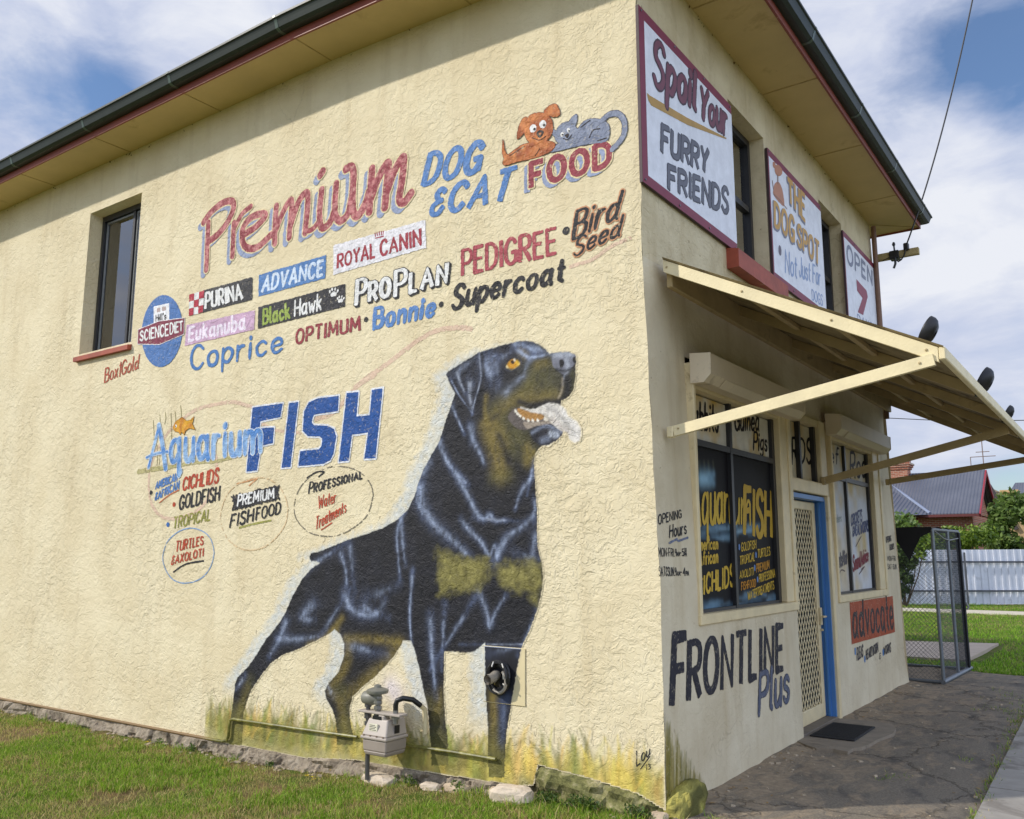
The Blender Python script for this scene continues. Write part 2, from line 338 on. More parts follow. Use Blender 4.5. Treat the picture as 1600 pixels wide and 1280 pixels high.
# ---------------------------------------------------------------- brush lettering: strokes -> signed distance -> clean mesh
G = {
'A': '0 0,.36 1,.72 0|.12 .34,.6 .34', 'B': '0 0,0 1|~0 1,.3 1,.48 .9,.48 .65,.3 .53,0 .53|~0 .53,.35 .52,.56 .4,.56 .15,.35 0,0 0',
'C': '~.6 .82,.45 .98,.25 1,.06 .8,0 .5,.06 .2,.25 0,.45 .02,.6 .18', 'D': '0 0,0 1|~0 1,.3 .99,.55 .82,.62 .5,.55 .18,.3 .01,0 0',
'E': '.5 1,0 1,0 0,.5 0|0 .52,.42 .52', 'F': '.52 1,0 1,0 0|0 .52,.42 .52',
'G': '~.6 .82,.45 .98,.25 1,.06 .8,0 .5,.06 .2,.25 0,.48 .03,.62 .2|.36 .45,.63 .45,.63 .05', 'H': '0 0,0 1|.6 0,.6 1|0 .52,.6 .52',
'I': '.04 0,.04 1', 'J': '~.4 1,.4 .3,.36 .08,.2 0,.04 .08,0 .25', 'K': '0 0,0 1|.56 1,0 .42|.2 .6,.58 0', 'L': '0 1,0 0,.46 0',
'M': '0 0,.06 1,.4 .25,.74 1,.8 0', 'N': '0 0,0 1,.62 0,.62 1', 'O': '~.35 1,.1 .86,0 .5,.1 .14,.35 0,.6 .14,.7 .5,.6 .86,.35 1',
'P': '0 0,0 1|~0 1,.35 1,.55 .88,.55 .6,.35 .46,0 .46', 'R': '0 0,0 1|~0 1,.35 1,.55 .88,.55 .6,.35 .48,0 .48|.25 .48,.58 0',
'S': '~.52 .84,.4 .98,.2 1,.04 .86,.06 .65,.27 .52,.48 .38,.54 .18,.4 .02,.18 0,0 .16', 'T': '0 1,.6 1|.3 1,.3 0',
'U': '~0 1,0 .3,.08 .07,.3 0,.52 .07,.6 .3,.6 1', 'V': '0 1,.33 0,.66 1', 'W': '0 1,.24 0,.48 .8,.72 0,.96 1', 'X': '0 0,.6 1|0 1,.6 0',
'Y': '0 1,.3 .48,.6 1|.3 .48,.3 0', 'Z': '0 1,.56 1,0 0,.56 0',
'a': '~.44 .5,.3 .62,.12 .58,0 .32,.1 .04,.28 .04,.44 .24|.46 .62,.44 .15,.52 0', 'b': '0 1,0 0|~0 .4,.2 .62,.42 .5,.44 .22,.25 0,0 .1',
'c': '~.42 .5,.26 .62,.06 .5,0 .3,.08 .06,.26 0,.42 .12', 'd': '~.44 .45,.28 .6,.08 .52,0 .3,.1 .04,.28 .04,.44 .2|.48 1,.44 .1,.52 0',
'e': '~.02 .3,.4 .34,.38 .54,.22 .62,.05 .5,0 .28,.1 .05,.26 0,.44 .12', 'f': '~.36 .95,.24 1,.14 .85,.14 0|0 .6,.32 .6',
'g': '~.44 .5,.3 .62,.1 .56,0 .34,.1 .1,.28 .1,.44 .3|~.46 .62,.46 -.1,.36 -.32,.16 -.34,.02 -.22', 'h': '0 1,0 0|~0 .36,.2 .62,.4 .54,.44 .3,.44 0',
'i': '.02 .62,.02 0|.02 .86,.03 .9', 'k': '0 1,0 0|.38 .6,0 .24|.14 .36,.42 0', 'l': '.02 1,.02 .06,.1 0',
'm': '0 .62,0 0|~0 .38,.16 .62,.34 .56,.36 .3,.36 0|~.36 .36,.54 .62,.7 .54,.72 .3,.72 0', 'n': '0 .62,0 0|~0 .38,.2 .62,.38 .54,.42 .3,.42 0',
'o': '~.23 .62,.05 .5,0 .3,.08 .06,.24 0,.4 .08,.46 .32,.4 .54,.23 .62', 'p': '0 .62,0 -.36|~0 .4,.2 .62,.42 .5,.44 .26,.25 0,0 .12',
'q': '~.44 .5,.3 .62,.1 .56,0 .3,.1 .04,.28 .06,.44 .26|.46 .62,.46 -.36,.54 -.28', 'r': '0 .62,0 0|~0 .36,.12 .58,.3 .6',
's': '~.36 .52,.2 .62,.04 .54,.06 .38,.22 .31,.36 .2,.3 .03,.14 0,0 .1', 't': '.14 .92,.14 .1,.28 0|0 .62,.3 .62',
'u': '~0 .62,0 .2,.08 .02,.24 .02,.42 .24|.42 .62,.42 0', 'v': '0 .62,.2 0,.4 .62', 'w': '0 .62,.16 0,.32 .5,.48 0,.64 .62', 'x': '0 0,.4 .62|0 .62,.4 0',
'y': '~0 .62,0 .3,.1 .18,.26 .2,.42 .4|~.42 .62,.42 -.1,.3 -.34,.06 -.3',
'&': '~.45 .85,.25 1,.1 .8,.25 .55,.4 .52|~.25 .55,.02 .35,.05 .08,.3 0,.5 .25', "'": '.03 1,.0 .8', '.': '.02 0,.03 .02', '-': '0 .42,.25 .42',
'1': '0 .8,.14 1,.14 0', '3': '~.03 .9,.25 1,.45 .85,.4 .6,.18 .54,.42 .46,.5 .2,.3 0,.02 .08', '4': '.36 0,.36 1,0 .3,.5 .3', '5': '.46 1,.06 1,.04 .58|~.04 .58,.3 .62,.48 .4,.42 .1,.2 0,0 .08',
'0': '~.25 1,.05 .8,0 .5,.05 .2,.25 0,.45 .2,.5 .5,.45 .8,.25 1', '7': '0 1,.5 1,.15 0', '9': '~.44 .7,.3 .96,.1 .92,0 .7,.1 .48,.3 .48,.44 .7,.4 .3,.25 0', ':': '.02 .1,.03 .12|.02 .5,.03 .52'}
def catmull(pts, n=6):
    P = np.array(pts, float)
    if len(P) < 3: return P
    E = np.vstack([2 * P[0] - P[1], P, 2 * P[-1] - P[-2]])
    if np.allclose(P[0], P[-1]): E[0] = P[-2]; E[-1] = P[1]
    out = []
    for i in range(1, len(E) - 2):
        p0, p1, p2, p3 = E[i - 1:i + 3]
        for u in np.linspace(0, 1, n, endpoint=False):
            out.append(0.5 * (2 * p1 + (p2 - p0) * u + (2 * p0 - 5 * p1 + 4 * p2 - p3) * u * u + (3 * p1 - p0 - 3 * p2 + p3) * u ** 3))
    out.append(P[-1]); return np.array(out)
def text_strokes(txt, small_caps=0.0, wid=.15):
    x = 0.0; out = []
    for i, ch in enumerate(txt):
        if ch == ' ': x += 0.3; continue
        sc = 1.0
        if small_caps and i > 0 and txt[i - 1] != ' ': sc = small_caps
        wmax = 0
        for st in G[ch].split('|'):
            sm = st.startswith('~'); pts = [tuple(map(float, q.split())) for q in st.lstrip('~').split(',')]
            wmax = max(wmax, max(p[0] for p in pts))
            p = catmull(pts, 5) if sm else np.array(pts)
            if len(p) == 2: p = np.array([p[0] + (p[1] - p[0]) * u for u in np.linspace(0, 1, 5)])
            out.append(p * sc + np.array([x, 0]))
        x += max(wmax, .06) * sc + 0.12 + wid * .75
    wtot = max(s[:, 0].max() for s in out)
    return [np.stack([s[:, 0] / wtot, s[:, 1]], -1) for s in out]
KW = 1.28
def lay(pl, fr, txt, bl, br, tl, tr, wid, small_caps=0.0, jit=0.012, contrast=0.0, flat=False):
    """strokes of a word in wall coordinates: list of (pts, radius, flat)"""
    q = [pl.ab(*fr(p)) for p in (bl, br, tl, tr)]
    h = 0.5 * (np.linalg.norm(q[2] - q[0]) + np.linalg.norm(q[3] - q[1])); r = wid * h / 2 * KW; out = []
    for s in text_strokes(txt, small_caps, wid * KW):
        u = s[:, :1]; v = s[:, 1:] + rng.normal(0, jit)
        base = q[0] + (q[1] - q[0]) * u; up = (q[2] - q[0]) * (1 - u) + (q[3] - q[1]) * u
        p = base + up * v
        rr = r * (1 + rng.normal(0, .06))
        if contrast and len(p) > 1:
            d = np.gradient(p, axis=0); vert = np.abs(d[:, 1]) / (np.linalg.norm(d, axis=1) + 1e-9)
            rr = rr * (1 - contrast + contrast * vert)
        if not flat and len(p) > 4: rr = rr * (.72 + .36 * np.sin(np.pi * np.linspace(.06, .94, len(p))) ** .6)
        out.append((p, rr, flat))
    return out
def trace(pl, fr, pts, wid, smooth=True, n=6):
    p = np.array([pl.ab(*fr(q)) for q in pts]); p = catmull(p, n) if smooth and len(p) > 2 else p
    return (p, wid / 2)
def poly(pl, fr, pts, smooth=False, n=5):
    p = np.array([pl.ab(*fr(q)) for q in pts])
    if smooth: p = catmull(np.vstack([p, p[:1]]), n)[:-1]
    return p
class Field:
    def __init__(s, shapes, polys, pad, cell, grow=0.0):
        al = [p[0] for p in shapes] + list(polys); allp = np.vstack(al)
        rm = max([float(np.max(p[1])) for p in shapes] + [0]) + pad + 2 * cell
        s.c = cell; s.o = allp.min(0) - rm; n = np.ceil((allp.max(0) + rm - s.o) / cell).astype(int) + 1
        s.n = n; s.a = s.o[0] + np.arange(n[0]) * cell; s.b = s.o[1] + np.arange(n[1]) * cell
        s.d = np.full((n[0], n[1]), 1.0)
        for sh in shapes:
            p, r = sh[0], np.broadcast_to(sh[1], (len(sh[0]),)); fl = len(sh) > 2 and sh[2]
            for i in range(len(p) - 1): s.seg(p[i], p[i + 1], r[i], r[i + 1], pad, grow if fl and i == 0 else None, grow if fl and i == len(p) - 2 else None)
        for p in polys: s.poly(p, pad)
    def win(s, lo, hi, m_):
        i0 = np.maximum(((lo - m_ - s.o) / s.c).astype(int), 0); i1 = np.minimum(((hi + m_ - s.o) / s.c).astype(int) + 2, s.n)
        return i0, i1
    def seg(s, p, q, r0, r1, pad, c0=None, c1=None):
        i0, i1 = s.win(np.minimum(p, q), np.maximum(p, q), max(r0, r1) + pad + 2 * s.c)
        A = s.a[i0[0]:i1[0], None]; B = s.b[None, i0[1]:i1[1]]
        d = q - p; L = d @ d + 1e-12
        u = np.clip(((A - p[0]) * d[0] + (B - p[1]) * d[1]) / L, 0, 1)
        dist = np.hypot(A - p[0] - u * d[0], B - p[1] - u * d[1]) - (r0 + (r1 - r0) * u)
        if c0 is not None or c1 is not None:
            tt = ((A - p[0]) * d[0] + (B - p[1]) * d[1]) / math.sqrt(L)
            if c0 is not None: dist = np.maximum(dist, -tt - .45 * r0)
            if c1 is not None: dist = np.maximum(dist, tt - math.sqrt(L) - .45 * r1)
        sub = s.d[i0[0]:i1[0], i0[1]:i1[1]]; np.minimum(sub, dist, out=sub)
    def poly(s, p, pad):
        i0, i1 = s.win(p.min(0), p.max(0), pad + 2 * s.c)
        A = s.a[i0[0]:i1[0], None]; B = s.b[None, i0[1]:i1[1]]
        sub = s.d[i0[0]:i1[0], i0[1]:i1[1]]; np.minimum(sub, poly_sd(p, A, B), out=sub)
def poly_sd(p, A, B):
    dist = np.full(np.broadcast(A, B).shape, 1e9); ins = np.zeros(dist.shape, bool)
    for i in range(len(p)):
        a, b = p[i], p[(i + 1) % len(p)]; d = b - a; L = d @ d + 1e-12
        u = np.clip(((A - a[0]) * d[0] + (B - a[1]) * d[1]) / L, 0, 1)
        dist = np.minimum(dist, np.hypot(A - a[0] - u * d[0], B - a[1] - u * d[1]))
        if abs(d[1]) > 1e-12:
            c = ((a[1] > B) != (b[1] > B)) & (A < d[0] * (B - a[1]) / d[1] + a[0]); ins ^= c
    return np.where(ins, -dist, dist)
_ng = {}
def vnoise(A, B, scale, seed=0):
    """cheap value noise 0..1 on the wall"""
    if seed not in _ng: _ng[seed] = np.random.default_rng(100 + seed).random((64, 64))
    g = _ng[seed]; x = A * scale; y = B * scale; x, y = np.broadcast_arrays(x, y)
    i = np.floor(x).astype(int); j = np.floor(y).astype(int); u = x - i; v = y - j; u = u * u * (3 - 2 * u); v = v * v * (3 - 2 * v)
    f = lambda a, b: g[a % 64, b % 64]
    return (f(i, j) * (1 - u) + f(i + 1, j) * u) * (1 - v) + (f(i, j + 1) * (1 - u) + f(i + 1, j + 1) * u) * v
def march(fld, sdv):
    """marching squares of sdv<0 -> (ab points, faces)"""
    ins = sdv < 0; n0, n1 = sdv.shape
    nid = np.full((n0, n1), -1, int); k = np.argwhere(ins); nid[ins] = np.arange(len(k))
    pts = [np.stack([fld.a[k[:, 0]], fld.b[k[:, 1]]], -1)]; cnt = len(k)
    def cross(ax):
        nonlocal cnt
        s0 = sdv[:-1, :] if ax == 0 else sdv[:, :-1]; s1 = sdv[1:, :] if ax == 0 else sdv[:, 1:]
        e = (s0 < 0) != (s1 < 0); ids = np.full(e.shape, -1, int); kk = np.argwhere(e); ids[e] = cnt + np.arange(len(kk)); cnt += len(kk)
        tt = s0[e] / (s0[e] - s1[e] + 1e-15); tt = np.clip(tt, .04, .96)
        a = fld.a[kk[:, 0]].copy(); b = fld.b[kk[:, 1]].copy()
        if ax == 0: a += tt * fld.c
        else: b += tt * fld.c
        pts.append(np.stack([a, b], -1)); return ids
    hx = cross(0); vy = cross(1)
    c = ins[:-1, :-1].astype(int) + ins[1:, :-1] + ins[1:, 1:] + ins[:-1, 1:]
    fu = np.argwhere(c == 4)
    faces = [tuple(x) for x in np.stack([nid[fu[:, 0], fu[:, 1]], nid[fu[:, 0] + 1, fu[:, 1]], nid[fu[:, 0] + 1, fu[:, 1] + 1], nid[fu[:, 0], fu[:, 1] + 1]], -1).tolist()]
    for i, j in np.argwhere((c > 0) & (c < 4)).tolist():
        cor = ((i, j), (i + 1, j), (i + 1, j + 1), (i, j + 1)); ed = (hx[i, j], vy[i + 1, j], hx[i, j + 1], vy[i, j])
        f = []
        for q in range(4):
            if ins[cor[q]]: f.append(int(nid[cor[q]]))
            if ed[q] >= 0: f.append(int(ed[q]))
        if len(f) >= 3: faces.append(tuple(f))
    return np.vstack(pts), faces
class Paint:
    """one painted item: flat layers of clean-edged paint, collected into one mesh"""
    k = 0
    def __init__(s, pl, off, cell=0.005): Paint.k = (Paint.k + 1) % 6; s.pl = pl; s.off = off + .00011 * Paint.k; s.cell = cell; s.V = []; s.F = []; s.C = []; s.n = 0
    def layer(s, shapes=(), polys=(), col=(0, 0, 0), grow=0.0, shift=(0, 0), rough=0.0025, alpha=1.0, worn=0.0, cell=None, colf=None):
        cell = cell or s.cell; sh = np.array(shift)
        shapes = [(q[0] + sh, *q[1:]) for q in shapes]; polys = [p + sh for p in polys]
        if shapes:
            rmin = min(float(np.mean(q[1])) for q in shapes); cell = min(cell, max(.0028, rmin * .62)); rough = min(rough, rmin * .22)
        f = Field(shapes, polys, grow + 0.01, cell, grow)
        A, B = f.a[:, None], f.b[None, :]
        d = f.d - grow
        if rough: d = d + rough * (2 * vnoise(A, B, 55, 1) - 1) + rough * .8 * (2 * vnoise(A, B, 130, 2) - 1)
        if worn: d = np.maximum(d, (worn - vnoise(A, B, 38, 3) * .6 - vnoise(A, B, 90, 4) * .4) * 0.05)
        pts, fc = march(f, d)
        if not len(fc): return s
        v = s.pl.w(pts[:, 0], pts[:, 1], s.off); s.off += 0.0007
        c = np.empty((len(pts), 4))
        if colf is not None: c[:, :3] = colf(pts[:, 0], pts[:, 1])
        else: c[:, :3] = s2l(col)
        c[:, 3] = alpha
        s.V.append(v); s.C.append(c); s.F += [tuple(i + s.n for i in q) for q in fc]; s.n += len(v); return s
    def build(s, name, mt, parent, label=None):
        o = mesh_obj(name, np.vstack(s.V), s.F, mt, parent, col=np.vstack(s.C))
        if label: o['label'] = label
        return o
def soft_sheet(pl, a0, a1, b0, b1, cell, painter, off, name, mt, parent, label=None, cut=0.012):
    """airbrushed paint: a fine sheet whose colour attribute carries colour and alpha"""
    a = np.arange(a0, a1, cell); b = np.arange(b0, b1, cell); A, B = np.meshgrid(a, b, indexing='ij')
    rgba = painter(A, B); al = rgba[..., 3]
    cm = np.maximum.reduce([al[:-1, :-1], al[1:, :-1], al[1:, 1:], al[:-1, 1:]]) > cut
    k = np.argwhere(cm); nid = np.full(A.shape, -1, int)
    used = np.zeros(A.shape, bool)
    for di, dj in ((0, 0), (1, 0), (1, 1), (0, 1)): used[k[:, 0] + di, k[:, 1] + dj] = True
    nid[used] = np.arange(used.sum())
    fc = np.stack([nid[k[:, 0] + di, k[:, 1] + dj] for di, dj in ((0, 0), (1, 0), (1, 1), (0, 1))], -1).tolist()
    v = pl.w(A[used], B[used], off)
    o = mesh_obj(name, v, fc, mt, parent, col=rgba[used])
    if label: o['label'] = label
    return o
def over(dst, col, al):
    """composite colour col (3,) with alpha array over premult-free RGBA dst"""
    a0 = dst[..., 3]; ao = al + a0 * (1 - al); den = np.maximum(ao, 1e-6)
    for k in range(3): dst[..., k] = (col[k] * al + dst[..., k] * a0 * (1 - al)) / den
    dst[..., 3] = ao
def brush(dst, A, B, pts, w0, col, al, w1=None, soft=1.0, mod=None):
    """soft stroke; w = half width where it has faded; tapers to w1"""
    w1 = w0 if w1 is None else w1; P = np.asarray(pts); lo = P.min(0) - max(w0, w1) * 2.2; hi = P.max(0) + max(w0, w1) * 2.2
    ia = np.where((A[:, 0] > lo[0]) & (A[:, 0] < hi[0]))[0]; ib = np.where((B[0] > lo[1]) & (B[0] < hi[1]))[0]
    if not len(ia) or not len(ib): return
    sl_ = (slice(ia[0], ia[-1] + 1), slice(ib[0], ib[-1] + 1)); a = A[sl_]; b = B[sl_]; k = np.zeros(a.shape)
    n = len(P) - 1
    for i in range(n):
        p, q = P[i], P[i + 1]; d = q - p; L = d @ d + 1e-12
        u = np.clip(((a - p[0]) * d[0] + (b - p[1]) * d[1]) / L, 0, 1)
        ww = w0 + (w1 - w0) * (i + u) / n
        g = np.hypot(a - p[0] - u * d[0], b - p[1] - u * d[1]) / np.maximum(ww, 1e-4)
        k = np.maximum(k, np.exp(-(g ** 2) * 1.3 * soft) if soft <= 1 else np.clip((1.15 - g) * soft, 0, 1))
    if mod is not None: k = k * mod[sl_]
    sub = dst[sl_]; over(sub, col, k * al); dst[sl_] = sub
#@@PART2
# ================================================================ the shop
shop = tag(empty('pet_shop', (0, 0, 0)), 'cream rendered corner shop with a large dog and lettering painted on its wall', 'shop')
def jitc(z): return 0.006 * (2 * vnoise(np.array(z), np.array(0.3), 7.0, 5) - 1) + 0.004 * (2 * vnoise(np.array(z), np.array(.7), 23.0, 6) - 1)
BASEX = [(-14, -.08), (-4.7, -.066), (-3.5, -.06), (-2.9, 0.0), (-2.0, .015), (-1.2, .035), (-1.06, .06), (-1.02, .205), (-.6, .175), (-.2, .125), (0, .05), (1, .05)]
def zbase(x): return float(np.interp(x, [b[0] for b in BASEX], [b[1] for b in BASEX]))
def soffz(x): return float(np.interp(x, [-13.5, -3.5, 0], [6.715, 6.66, 6.51]))
SX0, SX1, SZ0, SZ1 = -7.94, -6.78, 4.2, 6.07
xs = sorted(set([round(v, 3) for v in np.arange(-13, 0.01, .25)] + [SX0, SX1] + [-1.06, -1.02, -.1, -4.7]))
zs = sorted(set([round(v, 3) for v in np.arange(.35, 6.45, .15)] + [SZ0, SZ1]))
V = []; Fc = []; id_ = {}
def sv(i, j):
    if (i, j) in id_: return id_[(i, j)]
    x = xs[i]; last = i == len(xs) - 1
    if j == 0: z = zbase(x) + (0.008 * (random.random() - .5))
    elif j == len(zs) + 1: z = soffz(x) + .03
    else: z = zs[j - 1]
    X = x if not last else float(xf(np.array(z)) + jitc(z))
    V.append((X, 0.0, z)); id_[(i, j)] = len(V) - 1; return id_[(i, j)]
for i in range(len(xs) - 1):
    for j in range(len(zs) + 1):
        z0 = zs[j - 1] if j > 0 else 0; z1 = zs[j] if j < len(zs) else 9
        if xs[i] >= SX0 - 1e-6 and xs[i + 1] <= SX1 + 1e-6 and z0 >= SZ0 - 1e-6 and z1 <= SZ1 + 1e-6: continue
        Fc.append((sv(i, j), sv(i + 1, j), sv(i + 1, j + 1), sv(i, j + 1)))
wb = MB().add(V, Fc)
DP = 0.27
wb.add([(SX0, 0, SZ0), (SX0, 0, SZ1), (SX0, DP, SZ1), (SX0, DP, SZ0)], [(0, 1, 2, 3)])
wb.add([(SX1, 0, SZ0), (SX1, 0, SZ1), (SX1, DP, SZ1), (SX1, DP, SZ0)], [(0, 1, 2, 3)])
wb.add([(SX0, 0, SZ1), (SX1, 0, SZ1), (SX1, DP, SZ1), (SX0, DP, SZ1)], [(0, 1, 2, 3)])
wb.add([(SX0, 0, SZ0), (SX1, 0, SZ0), (SX1, DP, SZ0), (SX0, DP, SZ0)], [(0, 1, 2, 3)])
side_wall = wb.build('side_wall', M['wall'], shop, recalc=False)
# plaster lower edge returns inwards
rb = MB()
for i in range(len(xs) - 1):
    a, b = V[id_[(i, 0)]], V[id_[(i + 1, 0)]]
    rb.add([a, b, (b[0], .05, b[2] - .004), (a[0], .05, a[2] - .004)], [(0, 1, 2, 3)])
rb.build('plaster_edge', M['wall'], shop, recalc=False)
# street wall
FY = 7.43
holes = [(.65, 2.86, 1.2, 3.25), (2.95, 4.17, -1, 3.15), (4.38, 6.42, 1.2, 3.2), (1.88, 2.86, 4.45, 6.0), (4.80, 5.80, 4.45, 6.0)]
ys = sorted(set([.02] + [round(v, 3) for v in np.arange(0, 7.2, .3)] + [FY] + [h[0] for h in holes] + [h[1] for h in holes]))
zf = sorted(set([0.0] + [round(v, 3) for v in np.arange(.15, 6.45, .15)] + [6.505] + [h[2] for h in holes if h[2] > 0] + [h[3] for h in holes]))
V2 = []; F2 = []; id2 = {}
def fvx(i, j):
    if (i, j) not in id2:
        y, z = ys[i], zf[j]; x = float(xf(np.array(z)))
        if i == 0: x += float(jitc(z))
        if y > 6.9: x += max(0, .35 - z) * .09 * (y - 6.9) / .5
        z_ = z + (0.03 * vnoise(np.array(y), np.array(0.2), 3.0, 8) if j == 0 else 0)
        V2.append((x, y, float(z_))); id2[(i, j)] = len(V2) - 1
    return id2[(i, j)]
lo = MB(); 
for i in range(len(ys) - 1):
    for j in range(len(zf) - 1):
        yc, zc = (ys[i] + ys[i + 1]) / 2, (zf[j] + zf[j + 1]) / 2
        if any(h[0] < yc < h[1] and h[2] < zc < h[3] for h in holes): continue
        F2.append((fvx(i, j), fvx(i + 1, j), fvx(i + 1, j + 1), fvx(i, j + 1), zc))
def reveal(mb, h, d):
    y0, y1, z0, z1 = h; x0a, x0b = float(xf(np.array(z0))), float(xf(np.array(z1)))
    mb.add([(x0a, y0, z0), (x0b, y0, z1), (x0b - d, y0, z1), (x0a - d, y0, z0)], [(0, 1, 2, 3)])
    mb.add([(x0a, y1, z0), (x0b, y1, z1), (x0b - d, y1, z1), (x0a - d, y1, z0)], [(0, 1, 2, 3)])
    mb.add([(x0b, y0, z1), (x0b, y1, z1), (x0b - d, y1, z1), (x0b - d, y0, z1)], [(0, 1, 2, 3)])
    mb.add([(x0a, y0, z0), (x0a, y1, z0), (x0a - d, y1, z0), (x0a - d, y0, z0)], [(0, 1, 2, 3)])
lom = MB().add(V2, [f[:4] for f in F2 if f[4] < 3.9]); upm = MB().add(V2, [f[:4] for f in F2 if f[4] >= 3.9])
reveal(upm, holes[3], .22); reveal(upm, holes[4], .22)
front_wall = lom.build('street_wall', M['front'], shop, recalc=False)
upper_wall = upm.build('upper_street_wall', M['frontup'], shop, recalc=False)
ew = MB().add([(0.03, FY, -.1), (-.07, FY, 6.5), (-13, FY, 6.5), (-13, FY, -.1)], [(0, 1, 2, 3)])
ew.build('end_wall', M['front'], shop, recalc=False)
MB().add([(-13, 0, -.3), (-13, FY, -.3), (-13, FY, 6.6), (-13, 0, 6.7)], [(0, 1, 2, 3)]).build('rear_wall', M['wall'], shop, recalc=False)

# eaves: soffit, fascia board, gutter, roof
PATH = [(-13.4, -.49, 6.715), (-3.5, -.49, 6.665), (.51, -.49, 6.505), (.51, 7.95, 6.505), (-13.4, 7.95, 6.505)]
def sweep(profile, path, name, mt, parent, smooth=False):
    n = len(path); vs = []
    for i, p in enumerate(path):
        dirs = []
        for a, b in ((i - 1, i), (i, i + 1)):
            if a >= 0 and b < n:
                d = np.array(path[b][:2]) - np.array(path[a][:2]); d = d / np.linalg.norm(d); dirs.append(np.array([d[1], -d[0]]))
        nv = sum(dirs); nv = nv / (nv @ dirs[0]) if len(dirs) == 2 else dirs[0]
        for o, h in profile: vs.append((p[0] + nv[0] * o, p[1] + nv[1] * o, p[2] + h))
    k = len(profile); fs = [(i * k + q, i * k + (q + 1) % k, (i + 1) * k + (q + 1) % k, (i + 1) * k + q) for i in range(n - 1) for q in range(k)]
    fs += [tuple(range(k)), tuple(range((n - 1) * k, n * k))]
    return MB().add(vs, fs).build(name, mt, parent, smooth)
INN = [(-13.4, 0.06, 6.715), (-3.5, .06, 6.665), (-.13, .06, 6.505), (-.13, FY - .06, 6.505), (-13.4, FY - .06, 6.505)]
roof = MB()
ev = [(-13.4, -.5, 6.86), (.52, -.5, 6.66), (.52, 7.96, 6.66), (-13.4, 7.96, 6.66), (-3.2, 3.7, 8.1), (-13.4, 3.7, 8.1)]
roof.add(ev, [(0, 1, 4, 5), (1, 2, 4), (2, 3, 5, 4), (0, 5, 3)])
roof = roof.build('roof', M['rooftin'], shop)
sf = MB()
for i in range(4): sf.add([PATH[i], PATH[i + 1], INN[i + 1], INN[i]], [(0, 1, 2, 3)])
sf.build('soffit', M['soffit'], roof, recalc=False)
SJ = simple('soffit_joint_strip', (176, 152, 100), .6)
def seam(*a_): MB().bar(*a_).build('soffit_joint', SJ, roof)
for x in (-10.7, -8.9, -7.1, -5.3, -3.5, -1.7): seam((x, -.485, float(np.interp(x, [-13.4, -3.5, .51], [6.715, 6.665, 6.505])) - .002), (x, -.004, float(np.interp(x, [-13.4, -3.5, -.1], [6.715, 6.665, 6.505])) - .002), .012, .008)
for y in (1.1, 2.9, 4.7, 6.5): seam((-.06, y, 6.503), (.505, y, 6.503), .012, .008)
seam((-.06, FY, 6.503), (.505, 7.94, 6.503), .012, .008)
sweep([(0, -.025), (.022, -.025), (.022, .15), (0, .15)], PATH, 'fascia', M['fascia'], roof)
gut = [(.024, .055), (.09, .055), (.125, .075), (.14, .12), (.152, .15), (.168, .158), (.168, .18), (.15, .182), (.135, .172), (.024, .172)]
sweep(gut, PATH, 'gutter', M['gutter'], roof)
def along(path, step):
    out = []
    for a, b in zip(path[:-1], path[1:]):
        a, b = np.array(a), np.array(b); L = np.linalg.norm(b - a)
        for q in np.arange(step * .6, L, step): out.append((a + (b - a) * q / L, a, b))
    return out
GJ = simple('gutter_joint_metal', (74, 90, 80), .35)
for p, a, b in along(PATH[:4], 1.75):
    d = (b - a) / np.linalg.norm(b - a); nv = np.array([d[1], -d[0], 0]); n2 = [(o + .003 * (1 if o > .05 else 0), h - (.003 if h < .1 else -.002)) for o, h in gut]
    vs = [tuple(p + d * e + nv * o + np.array([0, 0, h])) for e in (-.02, .02) for o, h in n2]; k = len(n2)
    gj = MB().add(vs, [(q, (q + 1) % k, k + (q + 1) % k, k + q) for q in range(k)] + [tuple(range(k)), tuple(range(k, 2 * k))]); gj.build('gutter_joint', GJ, roof)

# mouldy line where the wall meets the soffit: cobweb grit clumps
gr = MB()
for _ in range(90):
    if random.random() < .5: x = random.uniform(-11, -.5); c = (x, -.006, soffz(x) - random.uniform(0, .05))
    else: c = (-.064, random.uniform(.2, 7.3), 6.505 - random.uniform(0, .05))
    r_ = random.uniform(.006, .02); gr.add([(c[0] + r_ * random.uniform(-1, 1), c[1] + r_ * random.uniform(-.5, .5), c[2] + r_ * random.uniform(-1, 1)) for _ in range(4)], [(0, 1, 2), (0, 2, 3), (0, 3, 1), (1, 3, 2)])
tag(gr.build('cobweb', simple('cobweb_grey', (110, 92, 60), .9), roof), kind='stuff')

# plinth of rough stone under the long wall
V = []; nx, nz = 420, 12
for i in range(nx + 1):
    x = -13 + 13.06 * i / nx; zt = zbase(x) + .012
    for j in range(nz + 1):
        q = j / nz; z = -.4 + (zt + .4) * q
        st = vnoise(np.array(x), np.array(z * 1.6), 3.4, 11); ed = abs(vnoise(np.array(x + .3), np.array(z * 2), 4.1, 12) - .5)
        y = .035 - .085 * float(st) - .05 * (1 - q) - (0.03 if ed > .1 else 0) + .03 * float(vnoise(np.array(x), np.array(z), 30., 13)) + (.05 * (float(vnoise(np.array(x), np.array(z), 9., 14)) - .5) if x > -1.1 else 0)
        if j == nz: y = .05
        V.append((x, y, z))
Fc = [(i * (nz + 1) + j, (i + 1) * (nz + 1) + j, (i + 1) * (nz + 1) + j + 1, i * (nz + 1) + j + 1) for i in range(nx) for j in range(nz)]
m_, k, b = mat('plinth_stone'); p = pos(k)
mossy = k.math('MULTIPLY', k.ramp(k.add('ShaderNodeSeparateXYZ', {0: p}).outputs[0], [(0.0, 0.0), (1.0, 1.0)]), 1.0)
sx = k.add('ShaderNodeSeparateXYZ', {0: p}).outputs[0]
